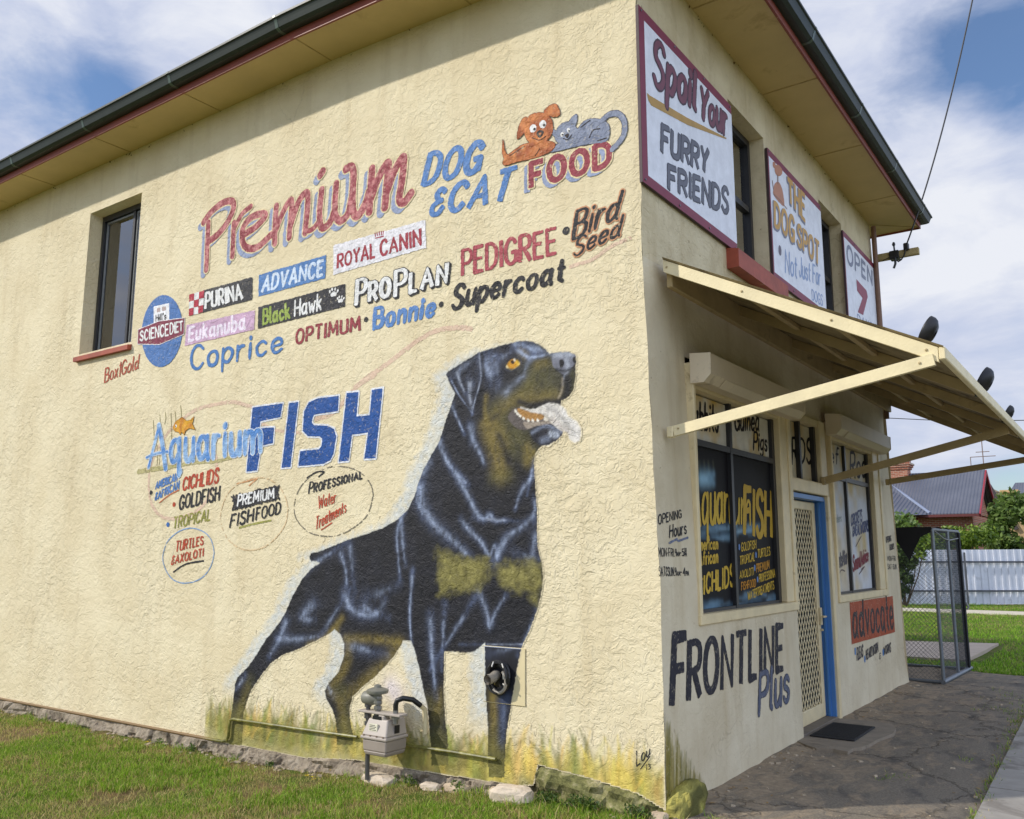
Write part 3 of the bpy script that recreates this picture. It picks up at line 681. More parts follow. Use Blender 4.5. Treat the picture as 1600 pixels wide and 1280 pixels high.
right = k.math('MULTIPLY_ADD', sx, 4.0, 5.0, clamp=True)
c0 = k.ramp(k.noise(p, 9.0, 6, .65, .5), [(.3, s2l((96, 84, 70))), (.5, s2l((158, 144, 124))), (.75, s2l((190, 176, 154)))])
c1 = k.ramp(k.noise(p, 11.0, 6, .65, .5), [(.3, s2l((66, 68, 36))), (.5, s2l((128, 126, 74))), (.7, s2l((178, 168, 128)))])
k.l.new(k.mix(right, c0, c1), b.inputs['Base Color']); b.inputs['Roughness'].default_value = .9
k.l.new(k.add('ShaderNodeBump', {'Strength': .9, 'Distance': .03, 'Height': k.noise(p, 26.0, 6, .7, .4)}).outputs[0], b.inputs['Normal'])
MB().add(V, Fc).build('stone_plinth', m_, shop)

# painted pipe running along the foot of the long wall
m_, k, b = mat('painted_pipe'); p = pos(k); sx = k.add('ShaderNodeSeparateXYZ', {0: p}).outputs[0]
g_ = k.math('MULTIPLY_ADD', sx, 4.0, 20.0, clamp=True)
cc = k.ramp(k.noise(p, 16., 5, .6), [(.35, s2l((84, 82, 34))), (.55, s2l((122, 118, 54))), (.7, s2l((164, 156, 90)))])
k.l.new(k.mix(g_, (*s2l((128, 100, 60)), 1), cc), b.inputs['Base Color']); b.inputs['Roughness'].default_value = .4
PIPE = m_
MB().tube([(-13, -.014, -.075), (-4.9, -.016, -.062), (-4.66, -.02, -.058), (-4.585, -.025, -.04), (-4.56, -.03, .0), (-4.555, -.03, .1), (-4.545, -.03, .15), (-4.5, -.03, .163), (-3.6, -.03, .175), (-2.84, -.03, .188)], .014, 8).build('gas_pipe', PIPE, shop, True)
MB().tube([(-2.42, -.03, .33), (-2.38, -.03, .25), (-2.3, -.03, .205), (-2.2, -.03, .192), (-1.8, -.03, .198), (-1.38, -.03, .197)], .014, 8).build('gas_pipe', PIPE, shop, True)

# ---- window in the long wall
win = MB(); y0 = .17
win.box(SX0, SX0 + .05, y0, y0 + .08, SZ0, SZ1); win.box(SX1 - .04, SX1, y0, y0 + .08, SZ0, SZ1)
win.box(SX0 + .05, SX1 - .04, y0, y0 + .08, SZ1 - .07, SZ1); win.box(SX0 + .05, SX1 - .04, y0, y0 + .08, SZ0, SZ0 + .05)
mx = -7.22
win.box(mx - .022, mx + .022, y0 + .012, y0 + .072, SZ0 + .05, SZ1 - .07)
win = win.build('window', M['darkframe'], shop)
win['label'] = 'dark framed sliding window set deep in the long wall'
fr = MB(); al = simple('grey_aluminium', (150, 152, 150), .35, .1, 20, metal=.6)
for a, b_ in ((SX0 + .06, mx - .03), (mx + .03, SX1 - .05)):
    fr.box(a, a + .02, y0 + .03, y0 + .055, SZ0 + .06, SZ1 - .08); fr.box(b_ - .02, b_, y0 + .03, y0 + .055, SZ0 + .06, SZ1 - .08)
    fr.box(a + .02, b_ - .02, y0 + .03, y0 + .055, SZ0 + .06, SZ0 + .085); fr.box(a + .02, b_ - .02, y0 + .03, y0 + .055, SZ1 - .105, SZ1 - .08)
fr.build('sash', al, win)
MB().box(SX0 + .08, SX1 - .07, y0 + .04, y0 + .045, SZ0 + .085, SZ1 - .105).build('pane', M['glass'], win)
cu = MB()
for a, b_ in ((-7.36, -7.27), (-7.14, -6.82)):
    n = 14; vs = []
    for i in range(n + 1):
        q = i / n; vs += [(a + (b_ - a) * q, .40 + .025 * math.sin(q * 14), SZ0 + .02), (a + (b_ - a) * q, .40 + .025 * math.sin(q * 14 + .5), SZ1)]
    cu.add(vs, [(2 * i, 2 * i + 2, 2 * i + 3, 2 * i + 1) for i in range(n)])
cu.build('curtain', M['curtain'], win, True)
room = MB(); room.box(SX0 - .3, SX1 + .4, .28, 1.1, SZ0 - .3, SZ1 + .05)
room.f = [f for i, f in enumerate(room.f) if i != 2]
room.build('room_behind', simple('grey_green_room', (186, 190, 176), .9), win, recalc=False)
sl_ = MB().prism([(-.055, SZ0 - .1), (-.055, SZ0 - .045), (.17, SZ0 + .012), (.17, SZ0 - .1)], 0, 1, 'x')
sl_.v = [(SX0 - .03 + (SX1 - SX0 + .05) * x, y, z) for x, y, z in sl_.v]
sl_.build('sill', M['red'], win)

# ---- upper street windows
def upper_window(h, label):
    Y0, Y1, Z0, Z1 = h; f = MB(); x = -.25
    f.box(x - .05, x + .03, Y0, Y0 + .06, Z0, Z1); f.box(x - .05, x + .03, Y1 - .06, Y1, Z0, Z1)
    f.box(x - .05, x + .03, Y0 + .06, Y1 - .06, Z1 - .07, Z1); f.box(x - .05, x + .03, Y0 + .06, Y1 - .06, Z0, Z0 + .07)
    f.box(x - .04, x + .02, Y0 + .06, Y1 - .06, (Z0 + Z1) / 2 - .03, (Z0 + Z1) / 2 + .03)
    o = f.build('upper_window', M['darkframe'], shop); o['label'] = label
    MB().box(x - .02, x - .014, Y0 + .06, Y1 - .06, Z0 + .07, Z1 - .07).build('pane', M['glass'], o)
    MB().box(x - .9, x - .2, Y0 - .2, Y1 + .2, Z0 - .2, Z1 + .2).build('room_behind', M['dark'], o)
    s = MB().prism([(-.28, Z0 + .03), (-.07, Z0 + .005), (.045, Z0 - .02), (.045, Z0 - .19), (-.068, Z0 - .19), (-.28, Z0 - .05)], Y0 - .2, Y1 + .2, 'y')
    s.build('sill', M['red'], o)
upper_window(holes[3], 'dark sash window right of the largest shop sign'); upper_window(holes[4], 'dark sash window left of the smallest shop sign')

# ---- shopfront windows
def display_window(Y0, Y1, Ym, label, rightpost):
    T = MB(); x = -.065
    T.bbox(-.11, .022, Y0 - .045, Y0, 1.2, 3.2); T.bbox(-.11, .026, Y0 - .05, rightpost, 1.195, 1.275)
    T.bbox(-.11, .012, Y1, rightpost - .09, 1.275, 3.2); T.bbox(-.11, .026, rightpost - .09, rightpost, 1.275, 3.2); T.box(-.11, .0, Y0, Y1, 3.0, 3.2)
    o = T.build('display_window', M['trim'], shop); o['label'] = label
    K = MB(); K.box(-.11, x + .02, Y1 - .07, Y1, 1.275, 3.0); K.box(-.11, x + .022, Ym - .025, Ym + .025, 1.275, 3.0); K.box(-.11, x + .02, Y0, Y1 - .07, 2.57, 2.62)
    K.box(-.11, x + .02, Y0, Y0 + .03, 1.275, 3.0); K.box(-.11, x + .018, Y0 + .03, Y1 - .07, 1.27, 1.3)
    K.build('mullion', M['darkframe'], o)
    return o
dwA = display_window(.68, 2.66, 1.545, 'wide display window with black painted glass and yellow lettering', 2.95)
dwB = display_window(4.42, 6.30, 5.19, 'display window with pale painted glass beyond the door', 6.66)
def pane_sheet(parent, Y0, Y1, painter):
    a = np.arange(Y0, Y1 + .001, .014); b_ = np.arange(1.28, 3.0, .014); A, B = np.meshgrid(a, b_, indexing='ij'); rgba = painter(A, B)
    n0, n1 = A.shape; v = Front(-.078).w(A.ravel(), B.ravel(), 0.0); idx = np.arange(n0 * n1).reshape(n0, n1)
    fc = np.stack([idx[:-1, :-1], idx[1:, :-1], idx[1:, 1:], idx[:-1, 1:]], -1).reshape(-1, 4).tolist()
    return mesh_obj('pane', v, fc, M['glasspaint'], parent, col=rgba.reshape(-1, 4))
Z4 = FR(3.367, 1020, 600); Z5 = FR(3.367, 1200, 600); Z6 = FR(3.478, 1000, 920)
GP = Front(-.07)
def painterA(A, B):
    c = np.ones(A.shape + (4,)); n = vnoise(A, B, 4, 21) * .6 + vnoise(A, B, 11, 22) * .4; n = np.clip((n - .35) * 2.6, 0, 1)
    top = B > 2.6
    cy, cw = np.array(s2l((206, 172, 92))), np.array(s2l((212, 206, 190)))
    for k in range(3): c[..., k] = np.where(top, cw[k] + (cy[k] - cw[k]) * n, s2l((30, 29, 31))[k])
    R0 = np.random.default_rng(3)
    for px0, px1, py0, py1, nn in ((235, 425, 735, 815, 34), (445, 520, 740, 800, 12), (250, 430, 1140, 1200, 26), (445, 650, 1100, 1165, 28)):
        for _ in range(nn):
            x = R0.uniform(px0, px1); y = R0.uniform(py0, py1); p = [GP.ab(*Z4((x, y))), GP.ab(*Z4((x + R0.uniform(25, 60), y + R0.uniform(-12, 12))))]
            brush(c, A, B, p, R0.uniform(.015, .03), s2l((96, 128, 150) if R0.random() < .7 else (150, 184, 204)), R0.uniform(.15, .5))
    for x in (250, 275, 297, 322):
        brush(c, A, B, [GP.ab(*Z4((x, 410))), GP.ab(*Z4((x + 5, 470))), GP.ab(*Z4((x, 540)))], .018, s2l((120, 126, 100)), .25)
    brush(c, A, B, [GP.ab(*Z4((262, 500))), GP.ab(*Z4((300, 498)))], .075, s2l((150, 192, 216)), .95); brush(c, A, B, [GP.ab(*Z4((305, 498))), GP.ab(*Z4((325, 475)))], .04, s2l((120, 158, 184)), .7)
    brush(c, A, B, [GP.ab(*Z4((305, 498))), GP.ab(*Z4((325, 520)))], .04, s2l((120, 158, 184)), .7)
    return c
pane_sheet(dwA, .7, 2.60, painterA)
def painterB(A, B):
    c = np.ones(A.shape + (4,)); n = np.clip(((vnoise(A, B, 2.2, 24) * .6 + vnoise(A, B, 6, 25) * .4) - .3) * 2.2 + (B - 2.0) * .35, 0, 1)
    a_, b_ = np.array(s2l((206, 210, 216))), np.array(s2l((204, 184, 136)))
    for k in range(3): c[..., k] = a_[k] + (b_[k] - a_[k]) * n
    return c
pane_sheet(dwB, 4.45, 6.24, painterB)
# transom light over the door
TRN = MB(); TRN.bbox(-.11, .02, 2.951, 4.17, 2.34, 2.47); TRN.bbox(-.11, .018, 3.97, 4.168, 2.47, 3.15); TRN.box(-.11, .0, 2.952, 3.97, 3.08, 3.149)
TRN = TRN.build('transom_window', M['trim'], shop)
for a_, b_ in ((3.40, 3.45), (3.91, 3.97)): MB().box(-.11, -.03, a_, b_, 2.47, 3.08).build('mullion', M['darkframe'], TRN)
a = np.arange(2.951, 3.92, .02); b_ = np.arange(2.47, 3.09, .02); A, B = np.meshgrid(a, b_, indexing='ij'); n0, n1 = A.shape
cN = np.clip((vnoise(A, B, 5, 27) - .3) * 2, 0, 1)[..., None]; cc = np.ones((n0, n1, 4)); cc[..., :3] = np.array(s2l((206, 196, 170))) * (1 - cN) + np.array(s2l((198, 170, 118))) * cN
ix = np.arange(n0 * n1).reshape(n0, n1)
mesh_obj('pane', Front(-.078).w(A.ravel(), B.ravel(), 0.), np.stack([ix[:-1, :-1], ix[1:, :-1], ix[1:, 1:], ix[:-1, 1:]], -1).reshape(-1, 4).tolist(), M['glasspaint'], TRN, col=cc.reshape(-1, 4))
# doorway
dj = MB(); D0 = -.13
dj.box(D0 - .1, -.012, 4.095, 4.125, .02, 2.3); dj.box(D0 - .1, -.012, 2.95, 4.095, 2.28, 2.325); dj.box(D0 - .1, -.03, 2.951, 2.965, .02, 2.28)
dj.box(D0 - .2, D0 - .1, 2.96, 4.1, .03, 2.3)
dj.box(D0 + .05, D0 + .07, 4.075, 4.096, .02, 2.28)
dj = dj.build('door_frame', M['blue'], shop); dj['label'] = 'bright blue door frame behind the screen door'
ct = MB(); ct.bbox(-.12, .022, 4.125, 4.2, 0.0, 2.34); ct.build('door_architrave', M['trim'], dj)
dr = MB()
dr.bbox(D0 - .02, D0 + .02, 2.968, 3.05, .05, 2.27); dr.bbox(D0 - .02, D0 + .02, 3.985, 4.072, .05, 2.27); dr.bbox(D0 - .019, D0 + .019, 3.05, 3.985, 2.18, 2.27); dr.bbox(D0 - .019, D0 + .019, 3.05, 3.985, .05, .19)
door = dr.build('screen_door', M['trim'], shop)
gm = MB(); ly0, ly1, lz0, lz1 = 3.05, 3.985, .19, 2.18; py, pz = .088, .125
def clip_seg(p, q):
    t0, t1 = 0., 1.; d = (q[0] - p[0], q[1] - p[1])
    for k_i, (lo_, hi_) in enumerate(((ly0, ly1), (lz0, lz1))):
        if abs(d[k_i]) < 1e-9: continue
        a_ = (lo_ - p[k_i]) / d[k_i]; b__ = (hi_ - p[k_i]) / d[k_i]; t0 = max(t0, min(a_, b__)); t1 = min(t1, max(a_, b__))
    return ((p[0] + d[0] * t0, p[1] + d[1] * t0), (p[0] + d[0] * t1, p[1] + d[1] * t1)) if t1 - t0 > 1e-3 else None
for s_ in (1, -1):
    for i in range(-30, 60):
        ya = ly0 + i * py; L = (lz1 - lz0); p = (ya, lz0); q = (ya + s_ * L * py / pz, lz1)
        c = clip_seg(p, q)
        if c: gm.bar((D0 + s_ * .0022, c[0][0], c[0][1]), (D0 + s_ * .0022, c[1][0], c[1][1]), .004, .016, up=(0, 1, .01))
gm.build('grille', M['trim'], door, recalc=False)
MB().box(D0 - .03, D0 - .026, 3.04, 3.99, .18, 2.19).build('fly_screen', simple('black_fly_mesh', (24, 24, 24), .9), door)
hd = MB(); hd.bbox(D0 + .02, D0 + .045, 4.0, 4.05, .98, 1.16, .004); hd.tube([(D0 + .045, 4.025, 1.07), (D0 + .09, 4.025, 1.07), (D0 + .092, 3.93, 1.07)], .009, 8); hd.tube([(D0 + .03, 4.03, .93), (D0 + .05, 4.03, .93)], .012, 8)
hd.build('handle', M['trim'], door)
# roller shutter boxes
def shutter(Y0, Y1, label):
    b = MB().prism([(0.004, 3.262), (.172, 3.248), (.17, 3.09), (.112, 3.03), (0.004, 3.03)], Y0 + .012, Y1 - .012, 'y').build('shutter_box', M['shutter'], shop); b['label'] = label
    for a in (Y0, Y1 - .012): MB().prism([(0.004, 3.266), (.176, 3.251), (.174, 3.087), (.113, 3.026), (0.004, 3.026)], a, a + .012, 'y').build('end_cap', M['shutter'], b)
    MB().prism([(.1745, 3.08), (.1175, 3.022), (.1145, 3.0255), (.171, 3.083)], Y0 + .3, Y1 - .3, 'y').build('edge_strip', M['shutter'], b)
shutter(.62, 2.98, 'roller shutter box over the black display window'); shutter(4.26, 6.66, 'roller shutter box over the pale display window')

# ---- awning
Y0, Y1 = .2, 7.5
def aw(x): return 3.915 + (2.985 - 3.915) * x / 1.83
awn = empty('awning'); awn.parent = shop
V = []; ny = int((Y1 - Y0 + .04) / .0127); nxs = 6
for i in range(ny + 1):
    y = Y0 - .02 + (Y1 - Y0 + .04) * i / ny; c = .011 * math.sin(2 * math.pi * y / .076)
    for j in range(nxs + 1):
        x = 1.86 * j / nxs; V.append((x, y, aw(x) + c + .004))
Fc = [(i * (nxs + 1) + j, i * (nxs + 1) + j + 1, (i + 1) * (nxs + 1) + j + 1, (i + 1) * (nxs + 1) + j) for i in range(ny) for j in range(nxs)]
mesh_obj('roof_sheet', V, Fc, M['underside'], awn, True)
def rafter(y, mt, th=.045, hh=.095):
    b = MB().prism([(0.002, aw(0) - .008), (1.825, aw(1.825) - .008), (1.825, aw(1.825) - hh), (0.002, aw(0) - hh - .002)], y - th / 2, y + th / 2, 'y')
    return b.build('rafter', mt, awn)
M['timber'] = simple('weathered_cream_timber', (176, 154, 108), .6, .15, 4, bump=.3, dirt=((96, 80, 54), 4., .6))
rafter(Y0 + .02, M['beam'], .045, .1)
for y in (1.65, 3.1, 4.55, 6.0): rafter(y, M['timber'])
rafter(Y1 - .02, M['timber'])
MB().bbox(1.828, 1.868, Y0 - .005, Y1, aw(1.83) - .085, aw(1.83) - .006, .006).build('front_beam', M['beam'], awn)
MB().bbox(.002, .05, Y0 + .045, Y1 - .05, 3.70, 3.888, .006).build('ledger', M['timber'], awn)
for x in (.55, 1.15): MB().bbox(x - .02, x + .02, Y0 + .045, Y1 - .05, aw(x) - .055, aw(x) - .014, .004).build('purlin', M['timber'], awn)
for y, zw, mt in ((Y0, 2.60, M['beam']), (3.98, 2.5, M['timber']), (7.02, 2.69, M['timber'])):
    MB().bar((.052, y, zw), (1.80, y, 2.905), .04, .075).bbox(.001, .05, y - .028, y + .028, zw - .045, zw + .035, .006).build('brace', mt, awn)
# downpipe and small fittings at the far corner
dp = MB().tube([(.0, 7.36, 6.44), (.0, 7.36, 4.0), (.0, 7.36, 3.6)], .035, 10); dp.build('downpipe', simple('brown_downpipe', (120, 88, 66), .5), shop, True)
# painted boulder-like footing at the corner
n, m2 = 40, 26; V = []; C_ = []
for j in range(m2 + 1):
    for i in range(n):
        th = 2 * math.pi * i / n; ph = -math.pi / 2 + math.pi * j / m2
        d = np.array([math.cos(ph) * math.cos(th), math.cos(ph) * math.sin(th), math.sin(ph)]); d = np.sign(d) * np.abs(d) ** .75
        q = d * np.array([.112, .22, .145]); u_, v_ = np.array(q[1] * 1.3 + q[0]), np.array(q[2] * 1.2 - q[0])
        f_ = 1 + .34 * (float(vnoise(u_ + 3, v_ + 5, 7., 31)) - .5) + .18 * (float(vnoise(u_ + 3, v_ + 5, 17., 32)) - .5) + .08 * (float(vnoise(u_, v_ + 2, 40., 34)) - .5)
        q = q * f_ + np.array([.035, .205, .03]); q[1] = max(q[1], -.03 + .02 * math.sin(th * 5))
        V.append(q); g = float(vnoise(u_ + 1, v_ + 1, 9., 33)) * .8 + .3 * (q[1] - .1) * 2 + (.15 if q[0] > .12 else 0)
        ya, gr_ = np.array(s2l((186, 176, 96))), np.array(s2l((104, 102, 60))); C_.append((*(ya + (gr_ - ya) * min(1, max(0, (g - .22) * 2.2))), 1))
Fc = [(j * n + i, j * n + (i + 1) % n, (j + 1) * n + (i + 1) % n, (j + 1) * n + i) for j in range(m2) for i in range(n)]
m_ = painted('painted_footing', .9, .1); k = NT(m_.node_tree); k.l.new(k.add('ShaderNodeBump', {'Strength': .8, 'Distance': .03, 'Height': k.noise(pos(k), 24., 6, .7, .4)}).outputs[0], k.n['Principled BSDF'].inputs['Normal']); o = mesh_obj('corner_footing', V, Fc, m_, shop, False, C_); o['label'] = 'lumpy concrete footing painted yellow and green at the street corner'
# ================================================================ the mural
S = Side()
Za = FR(4, 280, 160); Zb = FR(4.2105, 640, 140); Zc = FR(4, 100, 280); Zd = FR(3.63636, 480, 380); Ze = FR(3.63636, 200, 580)
Zh = FR(5, 640, 500); Zg = FR(2.66667, 330, 740); Zl = FR(4.70588, 780, 1080)
BLUE = (88, 132, 192); RED = (150, 62, 74); BLACK = (40, 40, 44); WHITE = (232, 232, 230); NAVY = (30, 80, 150); OLIVE = (148, 142, 60); ORED = (184, 74, 48); SHADOW = (148, 160, 190); PINK = (214, 178, 200)
WP = M['wallpaint']
DOGP = ([Zh(p) for p in [(548, 250), (620, 230), (700, 205), (800, 180), (870, 163), (940, 165), (1000, 185), (1050, 215), (1095, 265), (1120, 258), (1180, 252), (1240, 250), (1290, 265), (1303, 290), (1305, 340), (1298, 370), (1300, 420), (1295, 480), (1280, 550), (1240, 605), (1200, 625), (1186, 630), (1184, 668), (1130, 700), (1085, 760), (1100, 800), (1150, 830), (1205, 870), (1190, 905), (1140, 950), (1090, 975), (1035, 985), (1000, 1020), (980, 1060), (975, 1110), (978, 1200), (985, 1280)]]
        + [Zg(p) for p in [(1355, 90), (1360, 170), (1358, 240), (1362, 310), (1378, 370), (1385, 430), (1380, 480), (1365, 550), (1345, 610), (1320, 670), (1300, 710), (1290, 750), (1275, 830), (1260, 920), (1245, 1000), (1232, 1080), (1225, 1160), (1222, 1265), (1160, 1265), (1155, 1200), (1155, 1080), (1148, 960), (1145, 800), (1143, 705), (1130, 715), (1100, 740), (1060, 748), (1000, 740), (972, 742), (972, 800), (970, 900), (975, 1000), (985, 1100), (990, 1215), (918, 1215), (918, 1150), (910, 1050), (900, 960), (885, 900), (870, 820), (850, 740), (835, 697), (800, 697), (795, 710), (770, 750), (730, 800), (680, 850), (630, 890), (590, 930), (578, 980), (580, 1030), (590, 1080), (590, 1130), (525, 1130), (525, 1080), (520, 1030), (505, 980), (480, 940), (475, 905), (490, 875), (530, 830), (555, 760), (555, 710), (540, 670), (515, 650), (490, 670), (430, 700), (370, 730), (300, 755), (250, 790), (210, 840), (170, 900), (150, 950), (135, 1000), (130, 1130), (75, 1130), (80, 1040), (92, 960), (100, 880), (110, 850), (150, 810), (180, 770), (230, 690), (280, 630), (310, 580), (340, 510), (380, 440), (420, 395), (455, 372), (440, 366), (418, 366), (410, 352), (416, 331), (450, 325), (490, 310), (560, 280), (640, 255), (720, 225), (780, 190), (820, 150), (850, 90)]]
        + [Zh(p) for p in [(70, 1280), (110, 1170), (170, 1060), (230, 960), (250, 900), (290, 770), (330, 660), (355, 575), (310, 490), (288, 430), (300, 405), (420, 330)]])
DOG = np.array([S.ab(*p) for p in DOGP])
def L(fr, *pts, n=5): return catmull(np.array([S.ab(*fr(p)) for p in pts]), n)
BK, HI, HI2, GO, OL, DK = s2l((31, 31, 36)), s2l((138, 148, 170)), s2l((188, 196, 210)), s2l((142, 124, 60)), s2l((92, 88, 50)), s2l((22, 22, 28))
PX = 0.0062     # about one photo pixel on the wall, in metres
STROKES = [  # frame, points, half width px, colour, alpha
 # tan markings
 (Zh, [(600, 600), (590, 700), (590, 800)], 5, GO, .8), (Zh, [(610, 830), (650, 950), (690, 1080), (710, 1200)], 14, GO, .85), (Zh, [(640, 800), (720, 860), (760, 960)], 9, GO, .7), (Zh, [(690, 720), (760, 650), (850, 590), (930, 530)], 12, GO, .85),
 (Zh, [(650, 690), (760, 600), (900, 520)], 13, OL, .7), (Zh, [(900, 640), (980, 600), (1060, 590), (1130, 590)], 11, GO, .8), (Zh, [(980, 420), (1060, 360), (1100, 340)], 22, OL, .85), (Zh, [(930, 500), (1040, 500), (1120, 520)], 20, OL, .75),
 (Zh, [(1000, 350), (1070, 330)], 8, GO, .45), (Zh, [(840, 900), (900, 960), (950, 1040)], 18, OL, .8), (Zh, [(920, 1000), (930, 1110)], 8, GO, .8), (Zh, [(970, 1030), (965, 1080)], 4, GO, .6), (Zh, [(740, 780), (800, 900), (830, 1000)], 16, OL, .75), (Zh, [(1262, 420), (1270, 520), (1240, 590)], 6, OL, .9),
 (Zh, [(870, 245), (905, 275)], 6, GO, .95), (Zh, [(1010, 195), (1040, 215)], 4, OL, .8),
 (Zg, [(1000, 395), (1100, 400)], 26, GO, .0), (Zg, [(1180, 20), (1240, 10)], 12, OL, .6),
 (Zg, [(520, 655), (480, 690), (410, 720)], 8, GO, .8), (Zg, [(548, 600), (500, 660)], 6, GO, .7), (Zg, [(165, 860), (140, 930), (110, 1020)], 10, OL, .8), (Zg, [(150, 900), (120, 1000), (100, 1080)], 9, GO, .35),
 (Zg, [(575, 700), (565, 790), (530, 850), (500, 900), (540, 960), (560, 1060)], 9, GO, .75), (Zg, [(560, 690), (680, 690), (790, 705)], 7, GO, .8), (Zg, [(780, 715), (750, 770), (690, 830), (620, 890), (570, 930)], 12, GO, .65), (Zg, [(520, 900), (560, 920), (560, 1050)], 12, OL, .8),
 (Zg, [(910, 960), (940, 1000), (950, 1120), (955, 1210)], 16, OL, .85), (Zg, [(955, 920), (940, 1000)], 10, GO, .5), (Zg, [(1180, 880), (1178, 1000), (1180, 1140)], 8, GO, .85), (Zg, [(1175, 1100), (1185, 1230)], 14, OL, .8),
 (Zg, [(1200, 1050), (1200, 1200)], 10, OL, .5),
 # cool highlights
 (Zh, [(590, 390), (600, 330), (660, 290)], 10, HI, .5), (Zh, [(620, 380), (640, 450)], 13, HI, .6), (Zh, [(680, 350), (690, 420)], 8, HI, .35), (Zh, [(830, 190), (900, 200), (990, 250)], 5, HI, .7), (Zh, [(850, 240), (930, 290), (1010, 285), (1060, 275)], 4, HI, .85), (Zh, [(950, 215), (1030, 235)], 7, HI, .6),
 (Zh, [(1075, 265), (1130, 275)], 4, HI, .5), (Zh, [(730, 290), (760, 270)], 5, HI, .6), (Zh, [(760, 560), (850, 470), (890, 440)], 7, HI, .5), (Zh, [(940, 310), (900, 400)], 6, HI, .3),
 (Zh, [(372, 405), (400, 490), (430, 560)], 4, HI2, .75), (Zh, [(470, 490), (475, 600), (487, 690)], 6, HI2, .75), (Zh, [(548, 262), (552, 350), (560, 440), (545, 520), (510, 640), (492, 725)], 2.2, HI2, .95), (Zh, [(330, 480), (390, 590), (480, 715)], 1.6, HI, .7), (Zh, [(400, 380), (500, 310)], 8, HI, .3),
 (Zh, [(335, 680), (370, 760), (420, 870)], 3.5, HI, .8), (Zh, [(480, 840), (500, 950), (560, 1060), (580, 1120)], 6, HI, .6), (Zh, [(240, 960), (270, 1060), (350, 1180), (440, 1270)], 6, HI, .75), (Zh, [(150, 1110), (110, 1200)], 8, HI, .5), (Zh, [(960, 1170), (940, 1270)], 3, HI, .7),
 (Zh, [(1200, 460), (1190, 560), (1165, 610)], 2, s2l((206, 190, 160)), .85), (Zh, [(1212, 432), (1205, 470)], 2, HI2, .8),
 (Zg, [(870, 60), (880, 130), (930, 210), (1000, 270), (1060, 330)], 10, HI, .65), (Zg, [(855, 40), (860, 110), (880, 170)], 5, HI, .5), (Zg, [(1020, 0), (1070, 90), (1110, 170), (1140, 190), (1160, 170), (1185, 195), (1220, 195)], 5, HI, .75), (Zg, [(1050, 200), (1080, 240), (1130, 290), (1160, 340), (1180, 300), (1190, 345)], 5, HI, .75),
 (Zg, [(1190, 350), (1230, 270), (1300, 220), (1345, 170), (1350, 110)], 6, HI, .7), (Zg, [(1340, 10), (1290, 80), (1270, 140)], 4, HI, .6), (Zg, [(1350, 260), (1340, 340)], 7, HI, .5), (Zg, [(1310, 340), (1370, 360)], 5, HI, .4), (Zg, [(1150, 190), (1230, 195)], 3, HI2, .4),
 (Zg, [(800, 170), (775, 250), (785, 410)], 4, HI, .7), (Zg, [(790, 190), (800, 300), (810, 370)], 5, HI, .6), (Zg, [(838, 430), (828, 600), (835, 690)], 3.5, HI, .8), (Zg, [(540, 330), (560, 400), (565, 460)], 5, HI, .75), (Zg, [(580, 310), (590, 400)], 7, HI, .4), (Zg, [(560, 510), (590, 570), (680, 590), (720, 540)], 8, HI, .6), (Zg, [(690, 500), (740, 480)], 9, HI, .3), (Zg, [(640, 560), (690, 580)], 8, HI, .5),
 (Zg, [(420, 550), (380, 600), (420, 610)], 10, HI, .5), (Zg, [(310, 620), (290, 680), (250, 750)], 7, HI, .7), (Zg, [(290, 690), (370, 690), (430, 680)], 7, HI, .5), (Zg, [(480, 640), (530, 560)], 5, HI, .5), (Zg, [(130, 860), (118, 880)], 5, HI2, .6), (Zg, [(440, 370), (500, 330)], 6, HI, .5),
 (Zg, [(915, 610), (920, 740), (935, 900)], 6, HI, .7), (Zg, [(970, 620), (965, 720)], 4, HI, .7), (Zg, [(1050, 600), (980, 710)], 4, HI, .6), (Zg, [(1120, 500), (1150, 580), (1160, 640), (1180, 590), (1220, 520)], 5, HI, .65), (Zg, [(1340, 620), (1310, 690)], 4, HI, .5), (Zg, [(590, 720), (660, 740)], 9, HI, .5), (Zg, [(500, 910), (490, 890)], 5, HI2, .6),
 (Zg, [(1150, 712), (1300, 712)], 1.6, HI2, .6), (Zg, [(1220, 980), (1215, 1060)], 6, HI, .3), (Zg, [(1200, 740), (1260, 730)], 5, HI, .35), (Zg, [(1210, 960), (1235, 930)], 8, s2l((70, 82, 112)), .8), (Zg, [(1215, 1000), (1210, 1120)], 7, s2l((60, 72, 104)), .7)]
def gold_patch(dst, A, B, fr, pts):
    p = np.array([S.ab(*fr(q)) for q in pts]); d = poly_sd(p, A, B); n = (vnoise(A, B, 16, 41) - .5) * .07 + (vnoise(A, B, 45, 42) - .5) * .03
    k = np.clip((0.045 - d - n) / .11, 0, 1); k = k * k * (3 - 2 * k); t_ = np.clip(vnoise(A, B, 24, 43) * .7 + vnoise(A, B, 60, 40) * .5 - .1, 0, 1)
    c1, c2 = s2l((102, 96, 48)), s2l((156, 148, 84))
    over(dst, [c1[i] + (c2[i] - c1[i]) * t_ for i in range(3)], k * .88)
